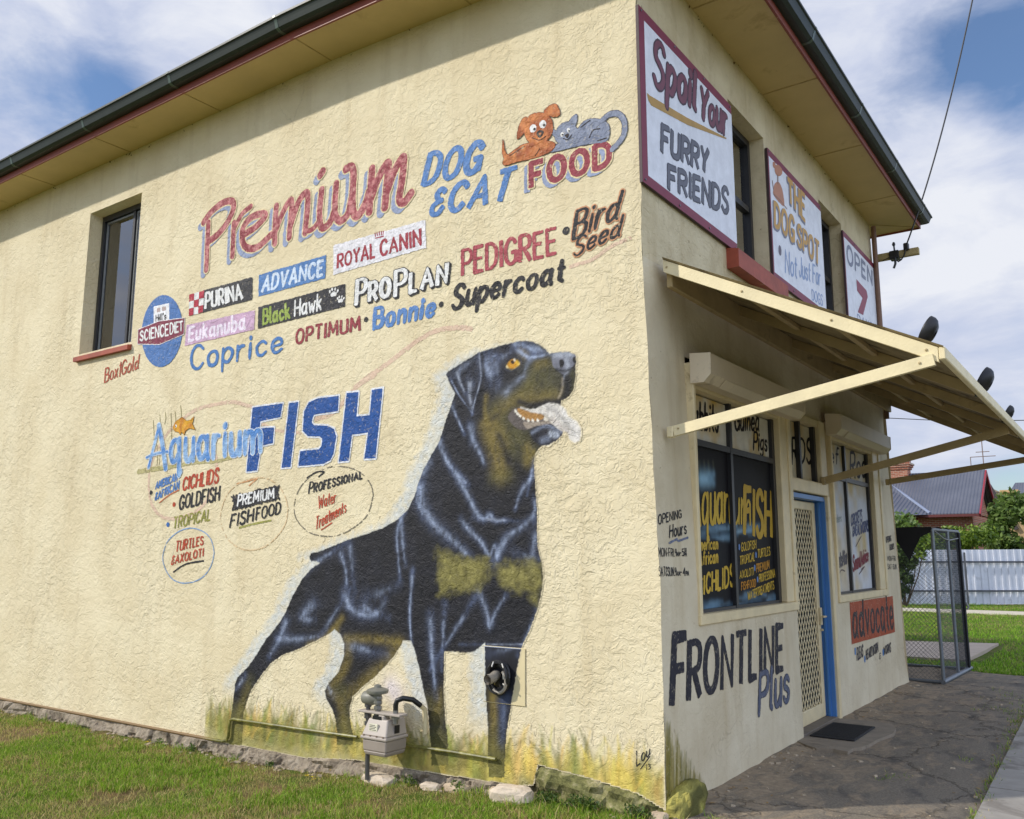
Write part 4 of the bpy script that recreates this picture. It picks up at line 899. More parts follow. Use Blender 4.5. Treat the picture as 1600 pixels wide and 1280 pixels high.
def paint_dog(A, B):
    c = np.zeros(A.shape + (4,)); d = poly_sd(DOG, A, B)
    nb = int((B[0] < .95).sum())
    if nb > 2 and A.shape[0] > 200: c[:, :nb] = paint_grass(A[:, :nb], B[:, :nb])      # the legs stand in the painted grass
    # pale halo sprayed along the left of the figure
    hd = np.full(A.shape, 9.)
    px = np.array([S.ab(800, 700) - S.ab(790, 700)])[0, 0] / 10
    for sx, sy in ((-8, 0), (-16, -1), (-23, -2), (-29, -2)):
        sh = np.array([sx * px, -sy * px]); hd = np.minimum(hd, poly_sd(DOG + sh, A, B))
    hn = (vnoise(A, B, 22, 44) - .5) * .05 + (vnoise(A, B, 60, 45) - .5) * .03
    ha = np.clip((.015 - hd - hn) / .075, 0, 1) * np.clip(vnoise(A, B, 30, 46) * .5 + .42, 0, .78)
    ha *= np.clip((B - .34) / .2, 0, 1)
    over(c, s2l((198, 208, 214)), ha * .85)
    e = (vnoise(A, B, 70, 47) - .5) * .008
    inside = np.clip((.004 - d - e) / .007, 0, 1); inside = np.where(B < .36, (d + e < .002) * 1.0, inside)
    body = np.zeros_like(c); body[..., :3] = BK; body[..., 3] = 1
    t_ = vnoise(A, B, 7, 48)
    over(body, s2l((50, 52, 64)), np.clip(t_ - .5, 0, 1) * .7)
    md = np.clip(vnoise(A, B, 11, 57) * .6 + vnoise(A * 1.4, B * .7, 40, 58) * .7, .25, 1.05)
    for fr, pts, wpx, col, al in STROKES:
        if al <= 0: continue
        l_ = L(fr, *pts); w_ = wpx * PX
        if col in (HI, HI2):
            ext = np.vstack([l_[:1] - (l_[1:2] - l_[:1]) * .8, l_, l_[-1:] + (l_[-1:] - l_[-2:-1]) * 1.0])
            brush(body, A, B, ext, w_ * 1.55, s2l((104, 118, 152)), al * .62, w_ * .9, mod=md); brush(body, A, B, l_, w_ * .72, (s2l((172, 186, 212)) if col == HI else col), al * .9, w_ * .35, mod=md)
        else: brush(body, A, B, l_, w_ * 1.05, col, al * (.7 if col == OL else .8), mod=np.clip(md + .25, 0, 1))
    gold_patch(body, A, B, Zg, [(940, 325), (1060, 345), (1160, 352), (1162, 440), (1120, 478), (1040, 492), (950, 505)])
    gold_patch(body, A, B, Zg, [(1185, 372), (1300, 366), (1384, 362), (1384, 470), (1360, 550), (1310, 500), (1250, 490), (1205, 462)])
    # ear edge, mouth, nose, eye
    for fr, pts, wpx, col, al in [(Zh, [(860, 640), (960, 670), (1080, 650), (1180, 640)], 6, DK, .9), (Zh, [(640, 780), (690, 740)], 5, DK, .6), (Zh, [(560, 600), (560, 760)], 6, DK, .6), (Zh, [(700, 900), (740, 1000), (770, 1100)], 5, DK, .6), (Zh, [(1215, 640), (1240, 520), (1230, 430)], 9, DK, .8), (Zh, [(730, 420), (820, 480)], 16, DK, .5)]:
        brush(body, A, B, L(fr, *pts), wpx * PX, col, al)
    def fill(fr, pts, col, al=1.0, soft=.006):
        p = poly(S, fr, pts, True); over(body, s2l(col), np.clip((.5 * soft - poly_sd(p, A, B)) / soft, 0, 1) * al)
    fill(Zh, [(770, 760), (830, 690), (900, 690), (1000, 730), (1080, 740), (1100, 800), (1150, 830), (1090, 845), (1000, 840), (900, 860), (830, 840)], (96, 88, 84))
    fill(Zh, [(850, 690), (930, 715), (1045, 740), (1040, 775), (960, 790), (890, 770), (850, 730)], (168, 124, 66))
    fill(Zh, [(960, 850), (1080, 810), (1150, 830), (1205, 870), (1190, 905), (1140, 950), (1090, 975), (1035, 985), (960, 930)], (36, 36, 44))
    fill(Zh, [(890, 800), (960, 800), (1080, 790), (1085, 815), (980, 830), (920, 850)], (170, 156, 140), .8)
    for x, y in ((830, 712), (846, 733), (866, 750), (893, 770), (930, 785), (965, 787), (1003, 785)):
        p = np.array([S.ab(*Zh(q)) for q in ((x - 9, y - 16), (x + 11, y - 2), (x + 5, y + 14), (x - 10, y + 6))]); over(body, s2l((236, 230, 214)), np.clip((.003 - poly_sd(p, A, B)) / .005, 0, 1))
    fill(Zh, [(1050, 780), (1065, 730), (1085, 785)], (240, 232, 214))
    for pts in ([(1100, 880), (1105, 905)], [(1130, 880), (1135, 910)], [(1155, 885), (1160, 905)]): brush(body, A, B, L(Zh, *pts), 3 * PX, HI2, .8)
    brush(body, A, B, L(Zh, (1040, 940), (1080, 930)), 5 * PX, HI, .6); brush(body, A, B, L(Zh, (960, 880), (1060, 830), (1140, 850), (1190, 875)), 3 * PX, HI, .6)
    fill(Zh, [(1115, 280), (1150, 260), (1240, 252), (1300, 275), (1300, 330), (1260, 380), (1215, 430), (1150, 390), (1118, 350)], (112, 114, 126))
    brush(body, A, B, L(Zh, (1140, 275), (1200, 268), (1260, 268)), 5 * PX, HI2, .6); brush(body, A, B, L(Zh, (1225, 310), (1240, 360), (1230, 400)), 4 * PX, HI2, .5)
    fill(Zh, [(1172, 320), (1195, 308), (1210, 330), (1200, 365), (1178, 372)], (24, 24, 28)); fill(Zh, [(1275, 300), (1300, 290), (1303, 330), (1285, 340)], (24, 24, 28))
    brush(body, A, B, L(Zh, (1150, 390), (1205, 402), (1250, 390)), 3 * PX, DK, .8)
    fill(Zh, [(735, 370), (770, 310), (815, 285), (860, 300), (880, 335), (850, 380), (790, 405)], (58, 62, 78), .9)
    fill(Zh, [(748, 358), (775, 320), (815, 302), (852, 320), (862, 348), (830, 380), (790, 394)], (232, 214, 160))
    fill(Zh, [(762, 350), (780, 318), (812, 302), (845, 318), (857, 345), (830, 374), (790, 384)], (196, 138, 26))
    fill(Zh, [(790, 330), (806, 316), (822, 330), (808, 346)], (44, 26, 12)); brush(body, A, B, L(Zh, (742, 372), (775, 318), (815, 298), (856, 318)), 2.2 * PX, DK, 1)
    brush(body, A, B, L(Zh, (770, 385), (820, 388), (858, 358)), 1.6 * PX, DK, .9); brush(body, A, B, L(Zh, (820, 310), (824, 318)), 1.5 * PX, s2l((250, 240, 220)), 1); brush(body, A, B, L(Zh, (840, 330), (850, 345)), 3 * PX, s2l((230, 190, 60)), .7)
    # ear separated from the skull by a dark fold
    brush(body, A, B, L(Zh, (566, 270), (580, 430), (560, 560), (520, 680)), 4 * PX, DK, .8)
    fade = 1.0
    low = np.clip((.36 - B) / .34, 0, 1); over(body, s2l((138, 132, 66)), low * .85 * (.7 + .3 * vnoise(A, B, 30, 59)))
    over_a = inside * fade
    a0 = c[..., 3]; ao = over_a + a0 * (1 - over_a)
    for k in range(3): c[..., k] = (body[..., k] * over_a + c[..., k] * a0 * (1 - over_a)) / np.maximum(ao, 1e-6)
    c[..., 3] = ao
    # tongue spills over the outline
    tp = poly(S, Zh, [(870, 685), (960, 700), (1050, 665), (1110, 650), (1170, 665), (1215, 700), (1245, 760), (1300, 790), (1335, 850), (1335, 930), (1300, 955), (1255, 930), (1235, 880), (1180, 860), (1110, 800), (1060, 745), (960, 720)], True)
    dt = poly_sd(tp, A, B) + (vnoise(A, B, 40, 49) - .5) * .010
    over(c, s2l((222, 217, 208)), np.clip((.008 - dt) / .012, 0, 1))
    for pts, col in (([(1080, 690), (1150, 720), (1220, 800), (1290, 880)], (150, 146, 144)), ([(1120, 780), (1190, 840), (1240, 870)], (180, 168, 160)), ([(1060, 740), (1100, 790)], (150, 140, 130)), ([(1200, 720), (1280, 820), (1310, 900)], (238, 234, 228))): brush(c, A, B, L(Zh, *pts), 4 * PX, s2l(col), .5)
    return c
def paint_grass(A, B):
    c = np.zeros(A.shape + (4,)); R0 = np.random.default_rng(12)
    top = .17 + .10 * vnoise(A, B * 0, 3.1, 51) + .05 * vnoise(A, B * 0, 9., 52) + np.clip((A + 1.3) * .10, 0, .12)
    k = np.clip((top - B) / .14, 0, 1) * np.clip((A + 4.98 + .1 * vnoise(A, B, 9, 53)) / .12, 0, 1)
    t_ = np.clip(vnoise(A, B, 6, 54) * .7 + vnoise(A, B, 21, 55) * .5 - .15, 0, 1); ye = np.clip((A + 1.6) * 1.1, 0, 1)
    c1 = np.array(s2l((140, 136, 70))); c2 = np.array(s2l((176, 166, 88))); c3 = np.array(s2l((230, 208, 100)))
    col = [c1[i] + (c2[i] - c1[i]) * t_ + (c3[i] - c1[i]) * ye * np.clip((B - .08) * 3.2, 0, 1) * .8 for i in range(3)]
    over(c, col, k * (.72 + .2 * vnoise(A, B, 14, 56)))
    for q_ in range(620):
        x = R0.uniform(-4.95, -.03); right_ = x > -1.5; h = R0.uniform(.06, .24) * (1.25 if right_ else 1) + .02; z0 = R0.uniform(.02, .22 if right_ else .16); ln = R0.normal(0, .06)
        yel = R0.random() < (.8 if right_ else .25); cl_ = (R0.uniform(214, 238), R0.uniform(188, 210), R0.uniform(84, 120)) if yel else (R0.uniform(122, 160), R0.uniform(120, 150), R0.uniform(50, 84))
        if R0.random() < .15: cl_ = (104, 106, 56)
        p = catmull(np.array([(x, z0), (x + ln * .3, z0 + h * .55), (x + ln, z0 + h)]), 3)
        brush(c, A, B, p, R0.uniform(.012, .045) if R0.random() < .6 else R0.uniform(.04, .08), s2l(cl_), R0.uniform(.2, .6), .008)
    c[..., 3] *= np.clip((-0.004 - A) / .01, 0, 1) * 1.0
    # spray blotch above the meter
    brush(c, A, B, [S.ab(612, 1075), S.ab(618, 1083)], .11, s2l((226, 216, 222)), .7)
    zb_ = np.interp(A[:, 0], [b[0] for b in BASEX], [b[1] for b in BASEX])[:, None]
    c[..., 3] = np.where(B < zb_ - .004, 0, c[..., 3])
    return c
dog = soft_sheet(S, -4.95, -.45, -.1, 3.62, .0078, paint_dog, .0034, 'painted_dog', M['dogpaint'], side_wall, 'mural of a black and tan rottweiler looking right with open mouth')
soft_sheet(S, -4.97, .0, -.08, .95, .0095, paint_grass, .002, 'painted_grass', M['dogpaint'], side_wall, 'band of yellow and olive grass painted along the wall foot')

def words(name, label, off=.0042, cell=.0055): return Paint(S, off, cell), name, label
# headline script
P_ = Paint(S, .0042, .007)
pre = [([(185, 755), (178, 900), (172, 1045)], 34), ([(155, 750), (200, 690), (270, 632), (330, 618), (343, 660), (310, 740), (250, 820), (190, 868)], 36), ([(345, 755), (340, 860), (335, 962)], 32), ([(340, 800), (395, 700), (450, 652)], 28),
       ([(405, 830), (480, 780), (540, 715), (520, 697), (450, 722), (400, 790), (402, 880), (440, 915), (500, 900), (575, 830)], 34), ([(610, 650), (602, 770), (600, 880)], 34), ([(604, 810), (650, 690), (700, 610), (703, 680), (690, 845)], 32), ([(692, 790), (750, 620), (800, 567), (806, 640), (790, 815)], 34),
       ([(790, 812), (840, 790), (880, 735)], 24), ([(893, 548), (880, 700), (895, 785), (945, 750), (978, 660)], 34), ([(985, 510), (975, 680), (1005, 742), (1055, 700), (1078, 600)], 34), ([(1045, 418), (1078, 405), (1092, 450), (1085, 600), (1092, 690), (1120, 708), (1165, 640), (1190, 560)], 38),
       ([(1208, 418), (1198, 560), (1190, 685)], 38), ([(1198, 610), (1255, 460), (1308, 382), (1302, 500), (1288, 655)], 38), ([(1298, 570), (1350, 425), (1405, 345), (1396, 480), (1378, 605), (1408, 625), (1452, 570)], 36)]
mpx = np.linalg.norm(S.ab(480, 300) - S.ab(480, 310)) / 10
st = [trace(S, Za, p, w_ / 4 * mpx * 1.35) for p, w_ in pre] + [trace(S, Za, [(885, 455), (900, 432)], 50 / 4 * mpx)]
dsh = S.ab(*Za((780, 640))) - S.ab(*Za((805, 605)))
P_.layer(st, col=SHADOW, shift=dsh, grow=.004).layer(st, col=(226, 208, 164), grow=.014, rough=.002)
rA, rB = np.array(s2l((146, 54, 66))), np.array(s2l((196, 124, 124)))
def redmix(a, b):
    n = np.clip((vnoise(a, b, 26, 61) * .6 + vnoise(a, b, 60, 62) * .5 - .42) * 3.2, 0, 1)[:, None]; return rA + (rB - rA) * n
P_.layer(st, colf=redmix, cell=.006).build('painted_lettering', WP, side_wall, 'large faded red script word with a blue shadow')
def word(pl, fr, txt, bl, br, tl, tr, wid, col, label=None, parent=None, mt=None, off=.0042, cell=.0055, outline=None, shadow=None, sc=0.0, contrast=.25, worn=0.0, extra=None, name='painted_lettering', flat=None):
    q = Paint(pl, off, cell); s_ = lay(pl, fr, txt, bl, br, tl, tr, wid, sc, contrast=contrast, flat=(wid > .13 and txt.isupper()) if flat is None else flat) + (extra or [])
    if shadow: q.layer(s_, col=shadow[0], shift=shadow[1], grow=shadow[2] if len(shadow) > 2 else 0)
    if outline: q.layer(s_, col=outline[0], grow=outline[1])
    q.layer(s_, col=col, worn=worn)
    return q.build(name, mt or WP, parent or side_wall, label)
word(S, Zb, 'DOG', (92, 625), (448, 535), (140, 425), (492, 345), .2, BLUE, 'blue slanted word above the two words beside the red script')
word(S, Zb, '&CAT', (140, 830), (645, 712), (175, 668), (705, 508), .2, BLUE, 'blue slanted ampersand and word in front of the red word')
fs = S.ab(*Zb((790, 500))) - S.ab(*Zb((818, 470)))
word(S, Zb, 'FOOD', (802, 640), (1315, 500), (802, 490), (1315, 350), .22, RED, 'bold red word with blue shadow below the painted dog and cat', shadow=(SHADOW, fs, .002), outline=((226, 208, 164), .012), contrast=.1)
def panel(fr, quad, col, items, label, rough=.004, worn=0.0, extra=None):
    q = Paint(S, .0042, .006); q.layer((), [poly(S, fr, quad)], col=col, rough=rough, worn=worn)
    if extra: extra(q)
    for txt, bl, br, tl, tr, wd, c, *rest in items:
        q.layer(lay(S, rest[0] if rest else fr, txt, bl, br, tl, tr, wd, contrast=.25, flat=txt.isupper()), col=c, cell=.0045)
    return q.build('painted_panel', WP, side_wall, label)
def checks(q):
    q.layer((), [poly(S, Zc, [(785, 722), (880, 697), (872, 833), (783, 857)])], col=WHITE, rough=.002)
    cx = lambda u, v: (785 + 95 * u - 6 * u * v - 2 * v, 722 - 25 * u + 135 * v)
    for i in range(3):
        for j in range(3):
            if (i + j) % 2 == 0: q.layer((), [poly(S, Zc, [cx(i / 3, j / 3), cx((i + 1) / 3, j / 3), cx((i + 1) / 3, (j + 1) / 3), cx(i / 3, (j + 1) / 3)])], col=(178, 44, 66), rough=.002)
panel(Zc, [(870, 697), (1180, 612), (1178, 755), (868, 835)], (58, 58, 62), [('PURINA', (888, 808), (1118, 748), (892, 715), (1108, 660), .19, WHITE)], 'black painted panel with a red and white check', extra=checks, worn=.12)
panel(Za, [(500, 1080), (920, 955), (915, 1100), (497, 1215)], (82, 128, 186), [('ADVANCE', (520, 1185), (898, 1080), (535, 1092), (902, 990), .2, (206, 222, 240))], 'blue painted panel with pale blue capitals')
def crown(q): q.layer([trace(S, Za, p, .012, False) for p in ([(1225, 818), (1230, 838)], [(1238, 815), (1242, 834)], [(1252, 810), (1254, 830)], [(1266, 808), (1266, 828)], [(1278, 808), (1276, 826)], [(1230, 850), (1278, 838)])], col=(160, 60, 76))
panel(Za, [(965, 895), (1540, 735), (1545, 910), (965, 1080)], (232, 230, 234), [('ROYAL', (993, 1033), (1225, 968), (995, 955), (1225, 880), .17, (160, 50, 66)), ('CANIN', (1262, 958), (1512, 890), (1262, 868), (1508, 795), .17, (160, 50, 66))], 'white painted panel with red capitals and a small crown', extra=crown)
panel(Zc, [(768, 912), (1195, 820), (1190, 940), (757, 1043)], (204, 168, 196), [('Eukanuba', (782, 1012), (1132, 935), (788, 930), (1130, 842), .2, (240, 228, 242))], 'faded pink painted panel with white lettering', worn=.1)
def paws(q):
    for cx, cy, k in ((152, 288, 1.0), (192, 326, .8)):
        q.layer([trace(S, Zd, [(cx - 8 * k, cy + 4 * k), (cx, cy), (cx + 8 * k, cy + 2 * k)], .045 * k, False)] + [trace(S, Zd, [(cx + a * k, cy + b * k), (cx + a * k * 1.1, cy + b * k - 6 * k)], .022 * k, False) for a, b in ((-20, -10), (-8, -22), (9, -24), (22, -12))], col=WHITE)
panel(Zc, [(1216, 800), (1760, 655), (1758, 796), (1214, 936)], (48, 48, 54), [('Black', (1248, 908), (1412, 866), (1250, 815), (1408, 775), .17, (150, 170, 76)), ('Hawk', (1445, 858), (1608, 815), (1448, 762), (1612, 716), .14, WHITE)], 'black painted panel with green and white lettering and paw prints', extra=paws)
# oval badge
q = Paint(S, .0042, .006); th = np.linspace(0, 2 * math.pi, 40, endpoint=False)
q.layer((), [poly(S, Zc, [(615 + 128 * math.cos(a_) - 14 * math.sin(a_) * 0, 950 + 224 * math.sin(a_) - 22 * math.cos(a_)) for a_ in th])], col=(76, 118, 178))
q.layer((), [poly(S, Zc, [(563, 797), (660, 775), (660, 890), (563, 905)])], col=(238, 238, 240))
q.layer((), [poly(S, Zc, [(583, 808), (605, 802), (605, 828), (583, 834)]), poly(S, Zc, [(615, 800), (640, 795), (640, 820), (615, 826)])], col=(150, 120, 150), alpha=.6)
q.layer(lay(S, Zc, "Hill's", (577, 890), (640, 876), (578, 850), (640, 836), .15, contrast=.2), col=BLACK, cell=.004)
q.layer((), [poly(S, Zc, [(468, 942), (600, 890), (755, 870), (752, 968), (600, 1032), (465, 1030)])], col=(238, 232, 232), grow=.008).layer((), [poly(S, Zc, [(468, 942), (600, 890), (755, 870), (752, 968), (600, 1032), (465, 1030)])], col=(130, 48, 72))
q.layer(lay(S, Zc, 'SCIENCE', (480, 1010), (655, 975), (482, 955), (655, 905), .15), col=WHITE, cell=.0045).layer(lay(S, Zc, 'DIET', (668, 970), (745, 945), (668, 902), (745, 890), .14), col=WHITE, cell=.0045)
q.build('painted_panel', WP, side_wall, 'blue oval badge crossed by a maroon band')
word(S, Zc, 'Coprice', (795, 1192), (1362, 1075), (800, 1050), (1372, 935), .15, (72, 122, 184), 'blue script word below the pink panel')
word(S, Zd, 'OPTIMUM', (-62, 570), (298, 492), (-57, 490), (300, 420), .2, (150, 56, 66), 'dark red capitals between two other words')
word(S, Zd, 'Bonnie', (380, 485), (718, 412), (388, 372), (735, 300), .2, BLUE, 'blue rounded word between two black dots', extra=None)
def dot(pl, fr, p, wd_, col, mt, par, off, dy=0):
    return Paint(pl, off, .005).layer([trace(pl, fr, [p, (p[0] + .6, p[1] + dy)], wd_, False)], col=col).build('painted_dot', mt, par)
for fr_, p_, w_ in ((Zd, (335, 435), 27 / 3.636), (Zd, (762, 348), 27 / 3.636), (Zb, (1030, 930), 40 / 4.21)): dot(S, fr_, p_, w_ * mpx, BLACK, WP, side_wall, .0042)
word(S, Zd, 'Supercoat', (825, 375), (1450, 213), (850, 240), (1468, 88), .17, BLACK, 'black script word sloping up to the right')
ps = S.ab(*Zd((500, 306))) - S.ab(*Zd((493, 300)))
word(S, Zd, 'PRO', (280, 348), (470, 298), (288, 212), (468, 165), .17, WHITE, 'white capitals outlined in black, first word', shadow=(BLACK, ps, .008), outline=(BLACK, .008), sc=.75, contrast=.45)
word(S, Zd, 'PLAN', (502, 300), (792, 222), (505, 160), (798, 86), .17, WHITE, 'white capitals outlined in black, second word', shadow=(BLACK, ps, .008), outline=(BLACK, .008), sc=.75, contrast=.45)
word(S, Zb, 'PEDIGREE', (350, 1222), (965, 1075), (350, 1060), (962, 912), .14, (172, 76, 86), 'thin dark red capitals with long letters', worn=.17, cell=.0045)
bo = ((206, 150, 110), .010)
word(S, Zb, 'Bird', (1078, 985), (1365, 848), (1105, 805), (1408, 668), .115, BLACK, 'black slanted upper word edged in orange', outline=bo)
word(S, Zb, 'Seed', (1080, 1100), (1380, 960), (1110, 978), (1412, 828), .125, BLACK, 'black slanted lower word edged in orange', outline=bo)
word(S, Zc, 'Box1Gold', (255, 1270), (465, 1182), (262, 1185), (475, 1098), .12, (178, 84, 58), 'small rust coloured word below the window', cell=.0045)
# pink rings and swashes
sw = [[(1280 - 350, 487), (850, 481), (740, 497), (620, 560), (450, 690), (330, 772), (262, 835)]]
q = Paint(S, .0014, .007)
def faint(pl_, fr, pts, wd, col, al, off): q_ = Paint(S, off, .007); return q_
ring = [trace(S, Zd, sw[0], .045), trace(S, Ze, [(1405, 20), (1300, 88), (1230, 170), (1150, 245), (1070, 270)], .05), trace(S, Ze, [(760, 300), (860, 340), (980, 350)], .03),
        trace(S, Ze, [(705, 205), (600, 176), (500, 190), (400, 215), (300, 280), (220, 360), (150, 480), (120, 600), (130, 740), (190, 825), (290, 835), (410, 780), (480, 660), (505, 520), (480, 430)], .04), trace(S, Zb, [(1060, 1165), (1200, 1120), (1330, 1030), (1450, 980)], .03)]
for r_ in ring: Paint(S, .0014, .007).layer([r_], col=(206, 150, 146), alpha=.42, rough=.012, worn=.26).build('painted_ring', WP, side_wall, 'faint pink painted curve')
# FISH and Aquarium
FI = [[(710, 207), (882, 183), (868, 262), (755, 285), (750, 325), (832, 320), (826, 410), (758, 425), (735, 565), (675, 572)], [(918, 182), (970, 175), (925, 545), (875, 550)],
      [(1200, 140), (1195, 228), (1075, 245), (1056, 252), (1046, 290), (1058, 308), (1135, 310), (1172, 330), (1186, 370), (1170, 470), (1150, 508), (1110, 528), (970, 540), (980, 455), (1085, 444), (1102, 425), (1106, 385), (1090, 372), (1025, 370), (995, 340), (1002, 230), (1030, 178), (1080, 155)],
      [(1245, 125), (1312, 118), (1300, 258), (1375, 250), (1388, 108), (1450, 97), (1408, 495), (1345, 498), (1365, 350), (1275, 362), (1255, 510), (1200, 515)]]
pf = [poly(S, Ze, p) for p in FI]
Paint(S, .0042, .0075).layer((), pf, col=(226, 228, 232), grow=.016).layer((), pf, col=NAVY, rough=.002).build('painted_lettering', WP, side_wall, 'very large dark blue block capitals edged in white')
aq = [trace(S, Ze, p, w_ / 3.636 * mpx) for p, w_ in (([(120, 545), (178, 315)], 22), ([(178, 310), (200, 430), (216, 552)], 34), ([(108, 492), (160, 470), (228, 458)], 14))] + lay(S, Ze, 'quarium', (245, 520), (755, 455), (248, 318), (757, 270), .145, contrast=.35)
bA, bB = np.array(s2l((84, 136, 200))), np.array(s2l((150, 186, 224)))
def bmix(a, b): n = np.clip((vnoise(a, b, 14, 63) - .35) * 2.5, 0, 1)[:, None]; return bA + (bB - bA) * n
Paint(S, .0056, .006).layer(aq, col=(206, 216, 228), grow=.009).layer(aq, colf=bmix).build('painted_lettering', WP, side_wall, 'tall light blue word overlapping the blue block capitals')
weed = Paint(S, .003, .005)
weed.layer([trace(S, Ze, [(x, y0_), (x + 4, (y0_ + y1_) / 2), (x - 3, y1_)], .009) for x, y0_, y1_ in ((145, 280, 500), (182, 248, 530), (212, 232, 300), (245, 240, 520), (300, 195, 300), (268, 230, 330), (165, 420, 560))], col=(150, 140, 86), worn=.2)
weed.layer([trace(S, Ze, [(60, 572), (150, 556), (235, 545)], .055), trace(S, Ze, [(240, 545), (380, 520), (500, 512), (590, 490)], .035)], col=(166, 158, 92), alpha=.75, rough=.018, worn=.28)
weed.build('painted_weed', WP, side_wall)
gf = Paint(S, .0056, .005); gold_p = poly(S, Ze, [(258, 322), (272, 288), (300, 268), (312, 262), (335, 285), (358, 278), (378, 258), (368, 300), (384, 332), (350, 325), (330, 340), (322, 362), (305, 345), (300, 360), (288, 345), (268, 342)])
gf.layer((), [gold_p], col=(120, 84, 30), grow=.004).layer((), [gold_p], colf=lambda a, b: np.array(s2l((222, 166, 40))) + (np.array(s2l((196, 122, 36))) - np.array(s2l((222, 166, 40)))) * vnoise(a, b, 22, 64)[:, None]).layer([trace(S, Ze, [(275, 312), (276, 313)], .03, False)], col=WHITE, cell=.004).layer([trace(S, Ze, [(273, 313), (274, 314)], .014, False)], col=BLACK, cell=.004).build('painted_goldfish', WP, side_wall, 'small painted yellow goldfish')
SM = .0042
def W(txt, bl, br, tl, tr, wd, col, label=None, fr=Ze, **kw): return word(S, fr, txt, bl, br, tl, tr, wd, col, label, cell=SM, **kw)
W('AMERICAN', (158, 670), (278, 622), (163, 632), (283, 578), .2, (84, 128, 190)); W('&AFRICAN', (155, 733), (290, 668), (160, 695), (293, 622), .2, (84, 128, 190))
W('CICHLIDS', (312, 675), (512, 632), (320, 608), (520, 550), .17, ORED, 'rust red capitals naming one kind of fish'); W('GOLDFISH', (292, 785), (518, 732), (300, 708), (524, 655), .16, BLACK, 'black capitals after a red dot'); W('TROPICAL', (258, 893), (466, 845), (266, 832), (474, 785), .16, (150, 148, 70), 'olive capitals after a blue dot')
for p, c_ in (((132, 690), BLACK), ((263, 758), ORED), ((228, 872), (70, 120, 190))): dot(S, Ze, p, 27 / 3.636 * mpx, c_, WP, side_wall, .0042)
Paint(S, .0042, .004).layer([trace(S, Ze, [(180, 748), (230, 708), (290, 676)], .013)], col=(200, 110, 70)).build('painted_swash', WP, side_wall)
W('TURTLES', (272, 1026), (428, 983), (279, 968), (430, 938), .17, ORED, 'rust red capitals inside the pale blue ring'); W('&AXOLOTI', (247, 1100), (428, 1050), (255, 1052), (430, 1008), .18, ORED)
def scrib(fr, pts, wd, col, al=1.0, worn=.2, label=None):
    return Paint(S, .0035, .0045).layer([trace(S, fr, pts, wd)], col=col, alpha=al, rough=.004, worn=worn).build('painted_ring', WP, side_wall, label)
def ell(cx, cy, rx, ry, rot=0, n=20, a0=0, a1=360): return [(cx + rx * math.cos(R(a0 + (a1 - a0) * i / n)) + random.uniform(-3, 3), cy + ry * math.sin(R(a0 + (a1 - a0) * i / n)) - rx * math.cos(R(a0 + (a1 - a0) * i / n)) * rot + random.uniform(-3, 3)) for i in range(n + 1)]
scrib(Ze, ell(345, 1048, 146, 155, .1), .012, (116, 158, 208), .9, .22, 'thin pale blue ring'); scrib(Ze, [(260, 1142), (300, 1112), (345, 1092), (430, 1078)], .018, BLACK, 1, .1)
scrib(Ze, ell(718, 810, 190, 205, .12), .013, (206, 160, 104), .45, .36, 'faint orange ring'); scrib(Ze, [(620, 640), (700, 620), (740, 605), (690, 650)], .016, (200, 130, 70), .8)
scrib(Ze, ell(1168, 740, 224, 196, .14), .012, BLACK, .75, .42, 'thin broken black ring'); scrib(Ze, [(1015, 610), (1070, 575), (1115, 572), (1085, 600)], .016, BLACK, 1)
panel(Ze, [(588, 712), (640, 694), (650, 702), (720, 678), (864, 646), (856, 690), (864, 730), (780, 746), (700, 770), (592, 794), (600, 750)], (46, 46, 50), [('PREMIUM', (624, 766), (830, 720), (632, 704), (832, 668), .18, WHITE)], 'rough black painted patch with white capitals', rough=.012)
W('FISH', (580, 888), (710, 852), (592, 818), (716, 782), .16, BLACK, 'black slanted word under the rough black patch'); W('FOOD', (728, 845), (866, 808), (735, 778), (870, 745), .16, BLACK)
scrib(Ze, [(635, 890), (700, 872), (812, 848)], .02, (150, 150, 60), .9)
W('PROFESSIONAL', (1028, 695), (1332, 608), (1036, 632), (1332, 560), .17, BLACK, 'black capitals inside the broken ring', sc=.8); W('Water', (1082, 780), (1180, 745), (1086, 712), (1184, 680), .095, ORED, 'rust red script, upper line'); W('Treatments', (1066, 900), (1240, 800), (1072, 830), (1240, 738), .095, ORED, 'rust red script, lower line')
scrib(Ze, [(1100, 902), (1160, 862)], .012, ORED)
W('Lou', (1012, 552), (1108, 468), (1012, 440), (1108, 400), .07, BLACK, 'signature in thin black paint', fr=Zl); W('13', (1078, 582), (1114, 570), (1080, 540), (1112, 532), .1, BLACK, fr=Zl); scrib(Zl, [(1040, 572), (1110, 478)], .006, BLACK, 1, 0)
# cartoon puppy and kitten
pk = Paint(S, .0056, .005); OR = lambda a, b: np.array(s2l((206, 128, 72))) + (np.array(s2l((166, 88, 48))) - np.array(s2l((206, 128, 72)))) * np.clip(vnoise(a, b, 22, 66)[:, None] * 1.6 - .3, 0, 1)
GY = lambda a, b: np.array(s2l((148, 156, 176))) + (np.array(s2l((116, 124, 146))) - np.array(s2l((148, 156, 176)))) * vnoise(a, b, 16, 67)[:, None]
sp = lambda pts: poly(S, Zb, pts, True, 4)
pup = [sp([(770, 200), (830, 158), (900, 165), (940, 210), (940, 290), (900, 340), (850, 370), (790, 350), (760, 290)]), sp([(765, 182), (785, 200), (770, 260), (735, 310), (712, 325), (716, 270), (740, 205)]), sp([(890, 140), (940, 100), (975, 110), (993, 165), (960, 182), (905, 172)]), sp([(630, 500), (625, 460), (720, 380), (800, 350), (900, 340), (960, 360), (930, 410), (830, 450), (720, 475)]), sp([(618, 335), (628, 400), (650, 440), (640, 470), (615, 425)])]
